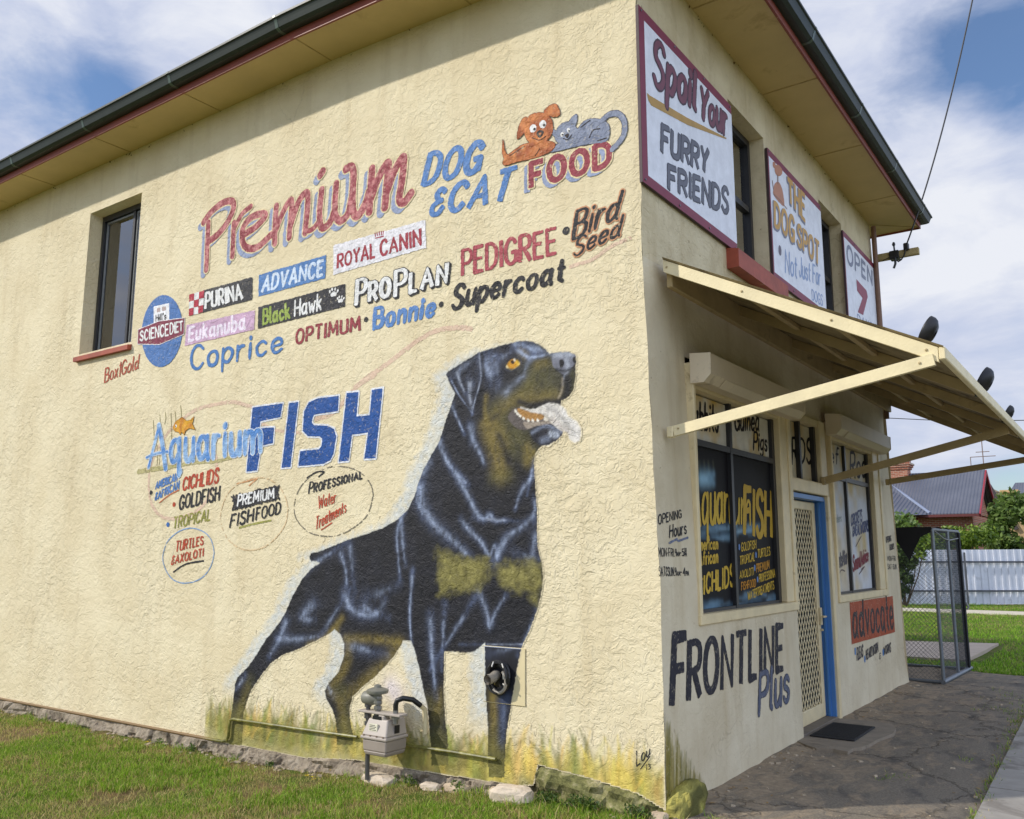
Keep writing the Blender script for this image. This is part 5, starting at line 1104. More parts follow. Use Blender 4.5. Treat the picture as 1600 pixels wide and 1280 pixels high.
kit = [sp([(960, 290), (1000, 230), (1060, 215), (1105, 270), (1085, 330), (1020, 362), (970, 345)]), sp([(935, 262), (975, 280), (960, 310), (940, 290)]), sp([(1050, 215), (1095, 165), (1105, 190), (1085, 250)]), sp([(1090, 280), (1150, 210), (1230, 195), (1300, 220), (1318, 280), (1290, 345), (1180, 360), (1060, 385), (930, 415), (960, 370)])]
tail = [trace(S, Zb, [(1275, 200), (1320, 165), (1380, 165), (1415, 220), (1410, 300), (1370, 360), (1335, 395)], 26 / 4.21 * mpx)]
pk.layer(tail, kit, col=(76, 80, 96), grow=.005).layer(tail, kit, colf=GY).layer((), pup, col=(110, 58, 34), grow=.005).layer((), pup, colf=OR)
ln = lambda pts, w_=.007: trace(S, Zb, pts, w_)
pk.layer([ln([(815, 255), (818, 262)], .062), ln([(878, 228), (882, 234)], .062), ln([(1005, 295), (1008, 300)], .03), ln([(1048, 268), (1050, 272)], .03)], col=WHITE, cell=.004)
pk.layer([ln([(825, 262), (827, 264)], .022), ln([(888, 236), (890, 238)], .022), ln([(845, 290), (860, 278), (880, 285), (860, 312), (845, 290)], .02), ln([(1010, 300), (1011, 301)], .014), ln([(1052, 274), (1053, 275)], .014), ln([(1030, 305), (1045, 300), (1040, 315)], .018), ln([(810, 320), (860, 335), (900, 310)]), ln([(1015, 325), (1045, 330), (1070, 300)]), ln([(1130, 250), (1190, 205)]), ln([(1185, 320), (1210, 270), (1255, 260)]), ln([(1240, 340), (1300, 320)]), ln([(660, 440), (760, 375)], .006), ln([(830, 440), (860, 390)], .006)], col=(52, 44, 44), cell=.004)
pk.build('painted_cartoon', WP, side_wall, 'cartoon of an orange puppy and a grey kitten')

# ================================================================ street wall lettering
FP = M['frontpaint']; FT = Front()
def WF(fr, txt, bl, br, tl, tr, wd, col, label=None, **kw): return word(FT, fr, txt, bl, br, tl, tr, wd, col, label, parent=front_wall, mt=FP, off=.003, cell=.0055, **kw)
WF(Z4, 'OPENING', (36, 738), (158, 702), (38, 688), (158, 662), .17, BLACK, 'black capitals above the opening times near the corner'); WF(Z4, 'Hours', (93, 808), (182, 785), (97, 745), (182, 722), .14, BLACK)
WF(Z4, 'MON-FRI.9', (32, 908), (128, 906), (32, 862), (128, 868), .12, BLACK, 'small black opening times, upper line near the corner'); WF(Z4, 'AM', (130, 906), (145, 906), (130, 884), (145, 884), .2, BLACK); WF(Z4, '-5', (147, 905), (166, 905), (147, 868), (166, 868), .17, BLACK); WF(Z4, '30', (168, 885), (180, 885), (168, 864), (180, 864), .18, BLACK); WF(Z4, 'PM', (168, 907), (181, 907), (168, 888), (181, 888), .18, BLACK)
WF(Z4, 'SAT&SUN.9', (32, 1010), (124, 1008), (32, 962), (124, 966), .12, BLACK, 'small black opening times, lower line near the corner'); WF(Z4, 'AM', (127, 1008), (144, 1008), (127, 986), (144, 986), .2, BLACK); WF(Z4, '-4', (147, 1007), (172, 1007), (147, 968), (172, 968), .17, BLACK); WF(Z4, 'PM', (175, 1008), (189, 1008), (175, 986), (189, 986), .2, BLACK)
Paint(FT, .003, .005).layer([trace(FT, Z4, [(90, 838), (130, 818), (140, 826), (190, 808)], .016)], col=(110, 118, 140)).build('painted_swash', FP, front_wall)
DKL = (44, 42, 50)
WF(Z6, 'F', (172, 618), (245, 598), (186, 268), (246, 255), .16, DKL, 'tall black initial of the large street wall word', contrast=.2); WF(Z6, 'RONTLINE', (262, 592), (775, 436), (268, 298), (775, 204), .17, DKL, 'large black thin capitals low on the street wall', contrast=.35)
WF(Z6, 'Plus', (645, 680), (806, 605), (652, 465), (808, 392), .13, (92, 98, 116), 'grey script word at the end of the black capitals', outline=((60, 62, 76), .008), contrast=.3)
q = Paint(FT, .003, .007).layer((), [poly(FT, Z6, [(1138, 75), (1372, 40), (1385, 236), (1150, 302)])], col=(168, 78, 44), rough=.003)
q.layer(lay(FT, Z6, 'advocate', (1158, 262), (1376, 212), (1152, 65), (1366, 35), .13, contrast=.3), col=(58, 44, 44)).build('painted_panel', FP, front_wall, 'orange painted panel with dark lettering below the far window')
for tx, bl, br, tl, tr in (('FLEAS', (1178, 388), (1211, 366), (1178, 325), (1211, 306)), ('HEARTWORM', (1227, 386), (1294, 342), (1227, 336), (1292, 292)), ('&', (1300, 382), (1308, 379), (1300, 350), (1308, 346)), ('WORMS', (1323, 360), (1362, 342), (1323, 318), (1362, 294))): WF(Z6, tx, bl, br, tl, tr, .16, (62, 58, 62))
for p in ((1168, 332), (1220, 374), (1320, 338)): dot(FT, Z6, p, .05, (74, 130, 190), FP, front_wall, .003, 16)
for tx, bl, br, tl, tr in (('OPENING', (625, 835), (652, 826), (625, 806), (652, 798)), ('HOURS', (643, 876), (666, 866), (643, 846), (666, 840)), ('MON-FRI', (630, 930), (671, 930), (629, 906), (670, 906)), ('SAT-SUN', (630, 974), (676, 974), (629, 948), (675, 950))): WF(Z5, tx, bl, br, tl, tr, .16, (76, 72, 72))
def fan(A, B):
    c = np.zeros(A.shape + (4,)); R0 = np.random.default_rng(5)
    for _ in range(150):
        u = R0.random() ** 1.4; y = .01 + .60 * u; h = (.62 - .52 * u) * R0.uniform(.6, 1.05); cl_ = [(122, 112, 40), (150, 132, 60), (96, 98, 46), (168, 150, 78)][R0.integers(4)]
        brush(c, A, B, catmull(np.array([(y - .02, .02), (y, h * .5), (y + R0.uniform(.0, .05), h)]), 3), .022, s2l(cl_), R0.uniform(.3, .55), .008)
    return c
soft_sheet(FT, 0.006, .8, .03, .85, .012, fan, .0022, 'painted_grass', FP, front_wall, 'tuft of olive grass painted beside the corner footing')
# window lettering
GLP = Front(-.0755); YEL = (206, 172, 66); GB = M['glasspaint']
def WG(par, fr, txt, bl, br, tl, tr, wd, col, label=None, outline=None): return word(GLP, fr, txt, bl, br, tl, tr, wd, col, label, parent=par, mt=GB, off=0.0, cell=.0055, outline=outline, contrast=.2)
A_ = lambda *a_, **k: WG(dwA, Z4, *a_, **k)
A_('Rabbits', (184, 225), (343, 252), (186, 95), (345, 108), .12, (34, 28, 28)); A_('Guinea', (432, 243), (558, 243), (434, 142), (560, 142), .13, (34, 28, 28)); A_('Pigs', (530, 345), (600, 352), (534, 252), (602, 265), .14, (34, 28, 28))
A_('Aquari', (206, 745), (406, 722), (208, 472), (403, 500), .085, YEL); A_('um', (425, 728), (512, 740), (427, 520), (512, 545), .08, YEL); A_('FISH', (482, 785), (624, 800), (484, 552), (624, 576), .14, (196, 160, 60))
A_('American', (224, 878), (342, 865), (226, 815), (342, 812), .17, YEL); A_('&African', (224, 955), (342, 938), (226, 890), (342, 876), .17, YEL); A_('CICHLIDS', (236, 1112), (425, 1058), (238, 1022), (424, 950), .17, YEL)
for tx, bl, br, tl, tr, c_ in (('GOLDFISH', (466, 880), (543, 864), (466, 838), (543, 822), YEL), ('TROPICAL', (459, 950), (536, 930), (459, 908), (536, 886), YEL), ('TURTLES', (552, 914), (617, 900), (552, 872), (616, 858), YEL), ('AXOLOTI', (458, 1025), (530, 1004), (458, 986), (530, 966), YEL), ('PREMIUM', (545, 992), (613, 970), (545, 950), (612, 930), (196, 140, 50)), ('FISHFOOD', (466, 1085), (541, 1065), (466, 1045), (541, 1026), (196, 136, 46)), ('PROFESSIONAL', (559, 1044), (650, 1012), (559, 1005), (648, 970), YEL), ('WATERTREATMENTS', (500, 1136), (638, 1078), (500, 1096), (636, 1036), YEL)): A_(tx, bl, br, tl, tr, .14, c_)
for p in ((455, 852), (543, 893), (536, 962), (551, 1022)): dot(GLP, Z4, p, .035, (110, 140, 190), GB, dwA, 0.0, 12)
WG(TRN, Z5, 'BIRDS', (72, 415), (228, 415), (74, 285), (228, 292), .13, (34, 28, 28))
B_ = lambda *a_, **k: WG(dwB, Z5, *a_, **k)
B_('Beef', (262, 418), (370, 418), (262, 332), (372, 338), .14, (34, 28, 28)); B_('Roo', (434, 490), (512, 490), (434, 362), (512, 372), .13, (34, 28, 28))
B_('CRICKETS', (438, 745), (495, 720), (438, 692), (495, 660), .17, (88, 94, 122)); B_('&MEALWORMS', (446, 802), (528, 772), (446, 752), (528, 716), .17, (88, 94, 122)); B_('Sound', (448, 985), (486, 960), (448, 905), (486, 885), .15, (128, 60, 66)); B_('Advice', (490, 955), (528, 928), (490, 885), (528, 862), .15, (128, 60, 66))
B_('Rats', (362, 972), (390, 955), (362, 895), (390, 880), .15, (104, 100, 100)); B_('Mice', (394, 952), (416, 942), (394, 880), (416, 870), .15, (104, 100, 100)); B_('Feeders', (338, 735), (386, 722), (338, 695), (386, 685), .14, (160, 170, 166))
for p in ([(462, 855), (490, 803), (478, 822)], [(480, 1000), (508, 962), (492, 975)], [(370, 1018), (385, 980), (405, 985)]): Paint(GLP, 0.0, .006).layer([trace(GLP, Z5, p, .014)], col=(100, 84, 84)).build('painted_swash', GB, dwB)

# ================================================================ sign boards on the upper wall
Zs = FR(3.2, 980, 0); Zt = FR(3.2, 1140, 180)
BP = M['boardpaint']; SP = Front(-.035)
edge = simple('sign_edge', (70, 50, 52), .6)
def board(name, label, Y0, Y1, Z0, Z1, rim, rimcol=(132, 44, 66)):
    r = tag(empty(name, (0.0, (Y0 + Y1) / 2, Z0)), label, 'sign', 'painted boards on the upper street wall')
    def kid(o): o.parent = r; o.matrix_parent_inverse = Matrix.Translation(-r.location); return o
    kid(MB().box(-.062, -.037, Y0, Y1, Z0, Z1).build('panel', edge))
    # painted face with coloured rim
    ff = Paint(SP, -.0008, .02); rect = lambda a, b, c, d: np.array([(a, c), (b, c), (b, d), (a, d)])
    def flat(q, rc, col):
        v = SP.w(rc[:, 0], rc[:, 1], q.off); q.off += .0007; q.V.append(v); q.C.append(np.array([(*s2l(col), 1)] * 4)); q.F.append(tuple(q.n + i for i in range(4))); q.n += 4
    flat(ff, rect(Y0, Y1, Z0, Z1), rimcol); flat(ff, rect(Y0 + rim[0], Y1 - rim[1], Z0 + rim[2], Z1 - rim[3]), (236, 237, 243))
    kid(ff.build('painted_face', BP, None))
    sc = MB()
    for y in np.linspace(Y0 + .04, Y1 - .04, 4):
        for z in (Z0 + .03, Z1 - .03): sc.lathe([(.009, -.001), (.009, .004), (.004, .006)], (-.033, y, z), 8, 'x')
    kid(sc.build('screws', M['galv']))
    def wd(fr, txt, bl, br, tl, tr, w_, col, **kw):
        o = word(SP, fr, txt, bl, br, tl, tr, w_, col, None, parent=r, mt=BP, off=.0022, cell=.007, **kw); o.matrix_parent_inverse = Matrix.Translation(-r.location)
    def pt(q, name): kid(q.build(name, BP, None))
    return wd, pt
wd, pt = board('shop_sign', 'largest white sign board, nearest the corner, with maroon script and grey capitals', -.03, 1.87, 4.46, 5.91, (.09, 0, .08, .09))
cn = SP.ab(*Zs((300, 400)))
wd(Zs, 'Spoil', (132, 420), (338, 540), (140, 205), (345, 372), .135, (122, 66, 80), outline=((70, 46, 56), .014), contrast=.2); wd(Zs, 'Your', (362, 580), (495, 672), (372, 448), (496, 520), .135, (122, 66, 80), outline=((70, 46, 56), .014), contrast=.2)
pt(Paint(SP, .0022, .009).layer((), [poly(SP, Zs, [(97, 465), (112, 478), (300, 590), (495, 690), (495, 697), (300, 625), (118, 527), (104, 500)])], col=(186, 146, 72), rough=.001), 'painted_swash')
wd(Zs, 'FURRY', (172, 755), (398, 858), (174, 632), (404, 755), .155, (104, 104, 114), outline=((70, 70, 80), .01), contrast=.15); wd(Zs, 'FRIENDS', (206, 938), (502, 1065), (206, 832), (504, 950), .155, (104, 104, 114), outline=((70, 70, 80), .01), contrast=.15)
wd, pt = board('shop_sign', 'middle white sign board between the two upper windows, with gold capitals', 2.87, 4.74, 4.47, 5.89, (.03, 0, .08, .08))
GO_ = (206, 158, 76); osh = (np.array([-.02, -.02]))
for tx, bl, br, tl, tr in (('THE', (294, 425), (376, 528), (290, 318), (374, 402)), ('DOG', (226, 552), (322, 634), (224, 438), (322, 520)), ('SPOT', (340, 645), (446, 748), (340, 548), (446, 640))): wd(Zt, tx, bl, br, tl, tr, .17, GO_, shadow=((128, 128, 142), osh, .012), contrast=.1)
wd(Zt, 'Not', (278, 782), (335, 812), (278, 675), (335, 712), .11, (150, 170, 206)); wd(Zt, 'Just', (348, 806), (402, 830), (348, 712), (402, 742), .11, (150, 170, 206)); wd(Zt, 'For', (416, 835), (452, 852), (416, 748), (452, 768), .11, (150, 170, 206)); wd(Zt, 'DOGS', (412, 922), (464, 955), (410, 872), (464, 902), .13, (150, 170, 206))
pt(Paint(SP, .0022, .008).layer([trace(SP, Zt, [(251, 672), (251, 682)], .09, False)], col=(104, 96, 108)), 'painted_dot')
q = Paint(SP, .0022, .008); spz = lambda pts: poly(SP, Zt, pts, True, 4)
q.layer((), [spz([(228, 340), (245, 335), (262, 370), (272, 430), (268, 455), (222, 405), (218, 370)]), spz([(225, 255), (245, 250), (262, 275), (258, 300), (240, 305), (226, 285)]), spz([(216, 235), (228, 240), (224, 265), (215, 255)])], col=(192, 130, 96)).layer([trace(SP, Zt, [(218, 395), (250, 425), (286, 470)], .012), trace(SP, Zt, [(213, 330), (218, 370)], .02), trace(SP, Zt, [(240, 305), (240, 340)], .03)], col=(140, 100, 84)); pt(q, 'painted_cartoon')
wd, pt = board('shop_sign', 'farthest white sign board at the end of the wall, with a maroon number', 5.74, 7.42, 4.3, 5.89, (.03, .02, .08, .08))
wd(Zt, 'OPEN', (588, 735), (712, 848), (586, 648), (710, 782), .22, (136, 140, 158), contrast=.2)
pt(Paint(SP, .0022, .009).layer((), [poly(SP, Zt, [(633, 820), (684, 878), (690, 908), (667, 1000), (640, 985), (664, 915), (637, 878)])], col=(148, 52, 72), rough=.001), 'painted_number')
wd(Zt, 'DAYS', (640, 1042), (712, 1075), (638, 995), (712, 1040), .14, (150, 160, 190))
#@@PART3
# ================================================================ ground
def gz(x, y):
    x = np.asarray(x, float); y = np.asarray(y, float)
    lawn = np.interp(x, [-4, -3, -2, -1, -.2], [-.185, -.13, -.075, -.035, -.01])
    lawn = lawn - .04 * np.clip((-y - .3) / 3, 0, 1)
    k = np.clip((y - 7.0) / .6, 0, 1)
    k2 = np.clip((y + .3) / .3, 0, 1) * (x < 0)
    return lawn * (1 - k) + 0.0 * k
gx = np.unique(np.concatenate([[-400, -200, -100, -60, -40, -28, -20, -16], np.arange(-14, 3.01, .16), [3.5, 4, 5, 6, 8, 11, 15, 20, 30, 60, 100, 200, 400]]))
gy = np.unique(np.concatenate([[-400, -200, -100, -50, -25, -14, -9], np.arange(-7, 10.01, .2), np.arange(10.5, 40, 1.0), [45, 55, 70, 100, 160, 260, 400]]))
A, B = np.meshgrid(gx, gy, indexing='ij'); Zg_ = gz(A, B) - .012
near = (np.abs(A) < 13) & (B > -6) & (B < 35)
Zg_ = Zg_ + np.where(near & ((A < -.1) | (B > 9.5)), .035 * (vnoise(A, B, 2.3, 71) - .5) + .02 * (vnoise(A, B, 6., 72) - .5), 0)
n0, n1 = A.shape; ix = np.arange(n0 * n1).reshape(n0, n1)
m_, k, b = mat('lawn_soil'); p = pos(k)
g1 = k.ramp(k.noise(p, 1.3, 6, .62, .3), [(.38, 0.0), (.58, 1.0)])
soil = k.ramp(k.noise(p, 30., 6, .7), [(.3, s2l((84, 66, 46))), (.55, s2l((126, 106, 74))), (.75, s2l((160, 140, 104)))])
grs = k.ramp(k.noise(p, 24., 5, .7), [(.3, s2l((52, 70, 22))), (.6, s2l((92, 112, 36))), (.8, s2l((128, 138, 62)))])
k.l.new(k.mix(g1, soil, grs), b.inputs['Base Color']); b.inputs['Roughness'].default_value = .95; b.inputs['Specular IOR Level'].default_value = .15
k.l.new(k.add('ShaderNodeBump', {'Strength': .8, 'Distance': .03, 'Height': k.noise(p, 40., 6, .7)}).outputs[0], b.inputs['Normal'])
g = mesh_obj('ground', np.stack([A, B, Zg_], -1).reshape(-1, 3), np.stack([ix[:-1, :-1], ix[1:, :-1], ix[1:, 1:], ix[:-1, 1:]], -1).reshape(-1, 4).tolist(), m_, None, True); g['kind'] = 'structure'
# worn asphalt apron in front of the shop
m_, k, b = mat('worn_asphalt'); p = pos(k); sp_ = k.add('ShaderNodeSeparateXYZ', {0: p})
base = k.ramp(k.noise(p, 70., 4, .7), [(.3, s2l((104, 96, 84))), (.6, s2l((138, 128, 112))), (.8, s2l((168, 156, 136)))])
pv = k.add('ShaderNodeMapping', {'Vector': p, 'Scale': (1.6, .75, 1)}).outputs[0]
dust = k.ramp(k.math('ADD', k.math('ADD', k.noise(pv, 3.2, 8, .68, .8), .04), k.math('MULTIPLY', sp_.outputs[0], -.14)), [(.385, 0.0), (.53, .9)])
dust = k.math('MULTIPLY', dust, k.ramp(k.noise(p, 26., 4, .7), [(.3, .55), (.6, 1.0)]))
dustc = k.ramp(k.noise(p, 18., 6, .7), [(.3, s2l((134, 118, 98))), (.6, s2l((170, 152, 126))), (.8, s2l((198, 182, 152)))])
dk = k.ramp(k.noise(pv, 2.4, 6, .65, .5), [(.50, 0.0), (.66, .75)])
col = k.mix(dk, base, (*s2l((84, 80, 76)), 1)); col = k.mix(dust, col, dustc)
wn = k.add('ShaderNodeTexNoise', {'Vector': p, 'Scale': 3.5, 'Detail': 5.0, 'Roughness': .65}); wv = k.add('ShaderNodeVectorMath', {0: wn.outputs['Color']}, operation='SCALE'); wv.inputs['Scale'].default_value = .55
vo = k.add('ShaderNodeTexVoronoi', {'Vector': k.add('ShaderNodeVectorMath', {0: p, 1: wv.outputs[0]}, operation='ADD').outputs[0], 'Scale': .62}, feature='DISTANCE_TO_EDGE').outputs['Distance']
cr = k.ramp(vo, [(0.0, 1.0), (.006, .6), (.016, 0.0)])
col = k.mix(k.math('MULTIPLY', cr, .38), col, (*s2l((28, 25, 22)), 1))
k.l.new(col, b.inputs['Base Color']); b.inputs['Roughness'].default_value = .9; b.inputs['Specular IOR Level'].default_value = .2
hh = k.math('ADD', k.math('MULTIPLY', k.noise(p, 60., 5, .75), .4), k.math('ADD', k.math('MULTIPLY', dust, .35), k.math('MULTIPLY', cr, -1.0)))
k.l.new(k.add('ShaderNodeBump', {'Strength': .7, 'Distance': .02, 'Height': hh}).outputs[0], b.inputs['Normal'])
def sheet(name, xs_, ys_, zf_, mt, keep=None):
    A, B = np.meshgrid(xs_, ys_, indexing='ij'); Z = zf_(A, B); n0, n1 = A.shape; ix = np.arange(n0 * n1).reshape(n0, n1)
    fc = np.stack([ix[:-1, :-1], ix[1:, :-1], ix[1:, 1:], ix[:-1, 1:]], -1).reshape(-1, 4)
    if keep is not None: kp = keep((A[:-1, :-1] + A[1:, 1:]) / 2, (B[:-1, :-1] + B[1:, 1:]) / 2).ravel(); fc = fc[kp]
    o = mesh_obj(name, np.stack([A, B, Z], -1).reshape(-1, 3), fc.tolist(), mt, None, True); o['kind'] = 'structure'; return o
def zapron(x, y): return .004 + .05 * np.clip(.28 - x, 0, .3) * (1 + .8 * (vnoise(x, y, 4, 73) - .5)) + .014 * (vnoise(x, y, 3, 74) - .5) + .008 * (vnoise(x, y, 9, 75) - .5) - .02 * np.clip((x - 1.35) / .3, 0, 1)
edge_y = lambda x: 9.35 + .35 * (vnoise(x, x * 0, 2.1, 76) - .5) + .12 * (vnoise(x, x * 0, 9., 77) - .5)
sheet('footpath', np.arange(-.14, 3.6, .07), np.arange(-.42, 9.9, .07), zapron, m_, lambda a, b_: (b_ < edge_y(a)) & ((b_ > -.16 - .35 * np.clip((a - .3), -1, .55) + .14 * (vnoise(a, b_, 5, 78) - .5)) | (a > 1.2)) & ((a > -.05) | (b_ > .0)))
sheet('side_yard', np.arange(-3.0, -.05, .1), np.arange(7.5, 9.9, .1), lambda x, y: .006 + .012 * (vnoise(x, y, 4, 79) - .5), m_, lambda a, b_: b_ < edge_y(a))
# concrete pavement slabs along the kerb side
conc = simple('concrete_paving', (158, 152, 142), .85, .14, 3.5, bump=.35, bscale=90, dirt=((92, 84, 74), 1.6, .52))
pj = [-4.2, -2.9, -1.6, -.4, .85, 2.05, 3.3, 4.55, 5.85, 7.1]
slabs = MB()
for a_, b_ in zip(pj[:-1], pj[1:]):
    e0 = 1.70 - .025 * a_; e1 = 1.70 - .025 * b_
    if b_ > 6: continue
    t_ = random.uniform(-.004, .004)
    slabs.add([(e0, a_ + .006, .012 + t_), (3.3, a_ + .006, .012), (3.3, b_ - .006, .012), (e1, b_ - .006, .012 - t_), (e0, a_ + .006, -.08), (3.3, a_ + .006, -.08), (3.3, b_ - .006, -.08), (e1, b_ - .006, -.08)], [(0, 1, 2, 3), (0, 4, 5, 1), (3, 2, 6, 7), (0, 3, 7, 4)])
o = slabs.build('pavement', conc); o['kind'] = 'structure'
# doorstep apron
pad = [gnd(*Z6(q)) for q in [(890, 838), (905, 868), (960, 885), (1050, 890), (1130, 905), (1160, 885), (1205, 880), (1250, 862), (1300, 835), (1380, 802), (1392, 775), (1372, 752), (1250, 735), (1110, 722)]]
pts2 = [(p_[0], p_[1]) for p_ in pad]; pts2[0] = (-.1, pts2[0][1]); pts2[-1] = (-.1, pts2[-1][1])
o = MB().prism(pts2, -.03, .03, 'z').build('doorstep', simple('concrete_doorstep', (140, 128, 110), .9, .16, 6, bump=.5, bscale=60, dirt=((100, 88, 72), 3., .55))); tag(o, 'broken edged concrete doorstep under the black mat', 'doorstep')
mt_ = MB().bbox(.03, .44, 3.02, 3.80, .031, .046, .006)
for y in np.arange(3.06, 3.77, .03): mt_.box(.05, .42, y, y + .016, .046, .049)
tag(mt_.build('doormat', simple('black_rubber_mat', (34, 33, 33), .8, .2, 20, bump=.3)), 'black rubber mat lying on the doorstep in front of the screen door', 'doormat')
# threshold
MB().box(-.36, -.005, 2.95, 4.12, -.02, .05).build('threshold', simple('grey_threshold', (120, 110, 96), .8), shop)
# street and outer pavement, sunlit beyond the right edge of the view
o = MB().box(3.302, 5.2, -40, 60, -.08, .010).build('outer_pavement', conc); o['kind'] = 'structure'
o = MB().box(5.36, 15, -60, 80, -.2, -.09).build('road', simple('bleached_asphalt', (150, 146, 140), .9, .12, 3)); o['kind'] = 'structure'
o = MB().box(5.2, 5.36, -40, 60, -.2, .014).build('kerb', conc); o['kind'] = 'structure'
# stone chips
def chip(mb, x, y, z, s_):
    a0 = random.uniform(0, 6.28); n = random.randint(4, 6); top = [(x + s_ * random.uniform(.6, 1.1) * math.cos(a0 + i * 6.283 / n), y + s_ * random.uniform(.5, 1.1) * math.sin(a0 + i * 6.283 / n), z + s_ * random.uniform(.15, .45)) for i in range(n)]
    bot = [(x + (p_[0] - x) * 1.15, y + (p_[1] - y) * 1.15, z - s_ * .2) for p_ in top]
    mb.add(top + bot, [tuple(range(n))] + [(i, i + n, (i + 1) % n + n, (i + 1) % n) for i in range(n)])
cg = MB()
for _ in range(230):
    r_ = random.random()
    if r_ < .6: x = abs(random.gauss(.08, .16)) + .03; y = random.uniform(.35, 7.3)
    else: x = random.uniform(.1, 1.6); y = random.uniform(.2, 7)
    if -.1 < x < .6 and 2.8 < y < 4.5: continue
    chip(cg, x, y, float(zapron(np.array(x), np.array(y))) + .003, random.choice([.004, .005, .006, .008, .01, .014, .022]) * random.uniform(.7, 1.2))
for _ in range(160):
    x = random.uniform(-9, .2); y = -random.uniform(.02, .18); chip(cg, x, y, float(gz(x, y)) + .0, random.uniform(.008, .03))
tag(cg.build('gravel', simple('pale_chips', (176, 160, 136), .9, .35, 25), recalc=False), kind='stuff')
# loose stones
def rock(name, c, dims, label, mt, seed, yaw=0.0):
    R0 = np.random.default_rng(seed); V = []; n, m2 = 14, 9
    for j in range(m2 + 1):
        for i in range(n):
            th = 2 * math.pi * i / n; ph = -math.pi / 2 + math.pi * j / m2
            d = np.array([math.cos(ph) * math.cos(th), math.cos(ph) * math.sin(th), math.sin(ph)]); d = np.sign(d) * np.abs(d) ** .62
            V.append(d * (1 + .16 * (R0.random() - .5)) * np.array(dims) / 2)
    V = np.array(V); cy, sy = math.cos(yaw), math.sin(yaw); V = V @ np.array([[cy, sy, 0], [-sy, cy, 0], [0, 0, 1]])
    fc = [(j * n + i, j * n + (i + 1) % n, (j + 1) * n + (i + 1) % n, (j + 1) * n + i) for j in range(m2) for i in range(n)]
    o = mesh_obj(name, V, fc, mt, None, False); o.location = c; return tag(o, label, 'stone', 'loose stones at the foot of the long wall')
rk = simple('pale_rock', (206, 190, 168), .9, .16, 14, bump=.6, bscale=40)
q = atY(800, 1226, -.16); rock('loose_stone', (q[0], -.16, float(gz(q[0], -.2)) + .045), (.32, .17, .13), 'large pale flat stone leaning by the ledge end', rk, 1, .2)
q = atY(775, 1222, -.1); rock('loose_stone', (q[0] - .02, -.08, float(gz(q[0], -.1)) + .02), (.1, .09, .08), 'small grey stone touching the large flat stone', M['greybrick'], 2)
q = atY(590, 1206, -.16); rock('loose_stone', (q[0], -.14, float(gz(q[0], -.1)) + .02), (.34, .16, .09), 'long pale stone under the gas meter', rk, 3, -.1)
q = atY(672, 1214, -.13); rock('loose_stone', (q[0], -.12, float(gz(q[0], -.1)) + .01), (.18, .1, .06), 'low stone right of the gas meter half sunk in grass', rk, 4)
q = atY(712, 1212, -.1); rock('loose_stone', (q[0], -.09, float(gz(q[0], -.1)) + .015), (.22, .1, .07), 'flat stone against the wall below the third painted leg', M['greybrick'], 5)
q = atY(1030, 1262, -.06); rock('loose_stone', (q[0], -.07, .0), (.13, .1, .09), 'knobbly grey stone at the street corner of the wall', M['greybrick'], 6)
# grey slab fragment in the lawn
q = gnd(890, 1250, -.06); o = MB().prism([(q[0] - .33, q[1] + .16), (q[0] - .12, q[1] + .2), (q[0] + .2, q[1] + .1), (q[0] + .33, q[1] + .03), (q[0] + .25, q[1] - .12), (q[0] - .1, q[1] - .10), (q[0] - .28, q[1] - .04)], -.1, -.018, 'z').build('paving_fragment', simple('dark_slab', (84, 82, 80), .9, .15, 8, bump=.5)); tag(o, 'dark grey broken paving piece lying in the lawn by the wall', 'slab')

# ================================================================ grass
def blades(pts, h, w_, cols, lean=.5):
    n = len(pts); th = rng.uniform(0, 2 * math.pi, n); hh = h * rng.uniform(.5, 1.3, n); ww = w_ * rng.uniform(.7, 1.3, n)
    ld = rng.uniform(0, 2 * math.pi, n); ll = hh * rng.uniform(.1, lean * 1.6, n)
    dx, dy = np.cos(th) * ww / 2, np.sin(th) * ww / 2; lx, ly = np.cos(ld) * ll, np.sin(ld) * ll
    z0 = np.zeros(n)
    P = lambda f, k, wf: np.stack([pts[:, 0] + lx * f * f + dx * wf * k, pts[:, 1] + ly * f * f + dy * wf * k, pts[:, 2] + hh * (f - .35 * f * f * (ll / hh))], -1)
    V = np.stack([P(0, -1, 1), P(0, 1, 1), P(.5, -1, .75), P(.5, 1, .75), P(1, 0, 0)], 1).reshape(-1, 3)
    i = np.arange(n)[:, None] * 5
    F4 = (i + np.array([[0, 1, 3, 2]])); F3 = (i + np.array([[2, 3, 4]]))
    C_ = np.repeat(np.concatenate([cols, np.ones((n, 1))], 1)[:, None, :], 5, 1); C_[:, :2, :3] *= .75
    return V, F4.tolist() + F3.tolist(), C_.reshape(-1, 4)
m_, k, b = mat('grass_blades'); at = k.add('ShaderNodeAttribute', attribute_name='paint'); k.l.new(at.outputs['Color'], b.inputs['Base Color']); b.inputs['Roughness'].default_value = .55; b.inputs['Specular IOR Level'].default_value = .3
tl_ = k.add('ShaderNodeBsdfTranslucent'); k.l.new(at.outputs['Color'], tl_.inputs['Color']); mx = k.add('ShaderNodeMixShader', {0: .38, 1: b.outputs[0], 2: tl_.outputs[0]}); k.l.new(mx.outputs[0], [n_ for n_ in k.n if n_.type == 'OUTPUT_MATERIAL'][0].inputs[0])
GM = m_
GR = np.array([s2l(c) for c in [(84, 116, 26), (110, 146, 36), (134, 168, 48), (156, 178, 68), (180, 176, 100), (198, 180, 124), (168, 144, 94)]])
def grass_cols(n, dry):
    idx = np.where(rng.random(n) < dry, rng.integers(4, 7, n), rng.integers(0, 4, n)); return GR[idx] * rng.uniform(.9, 1.4, (n, 1))
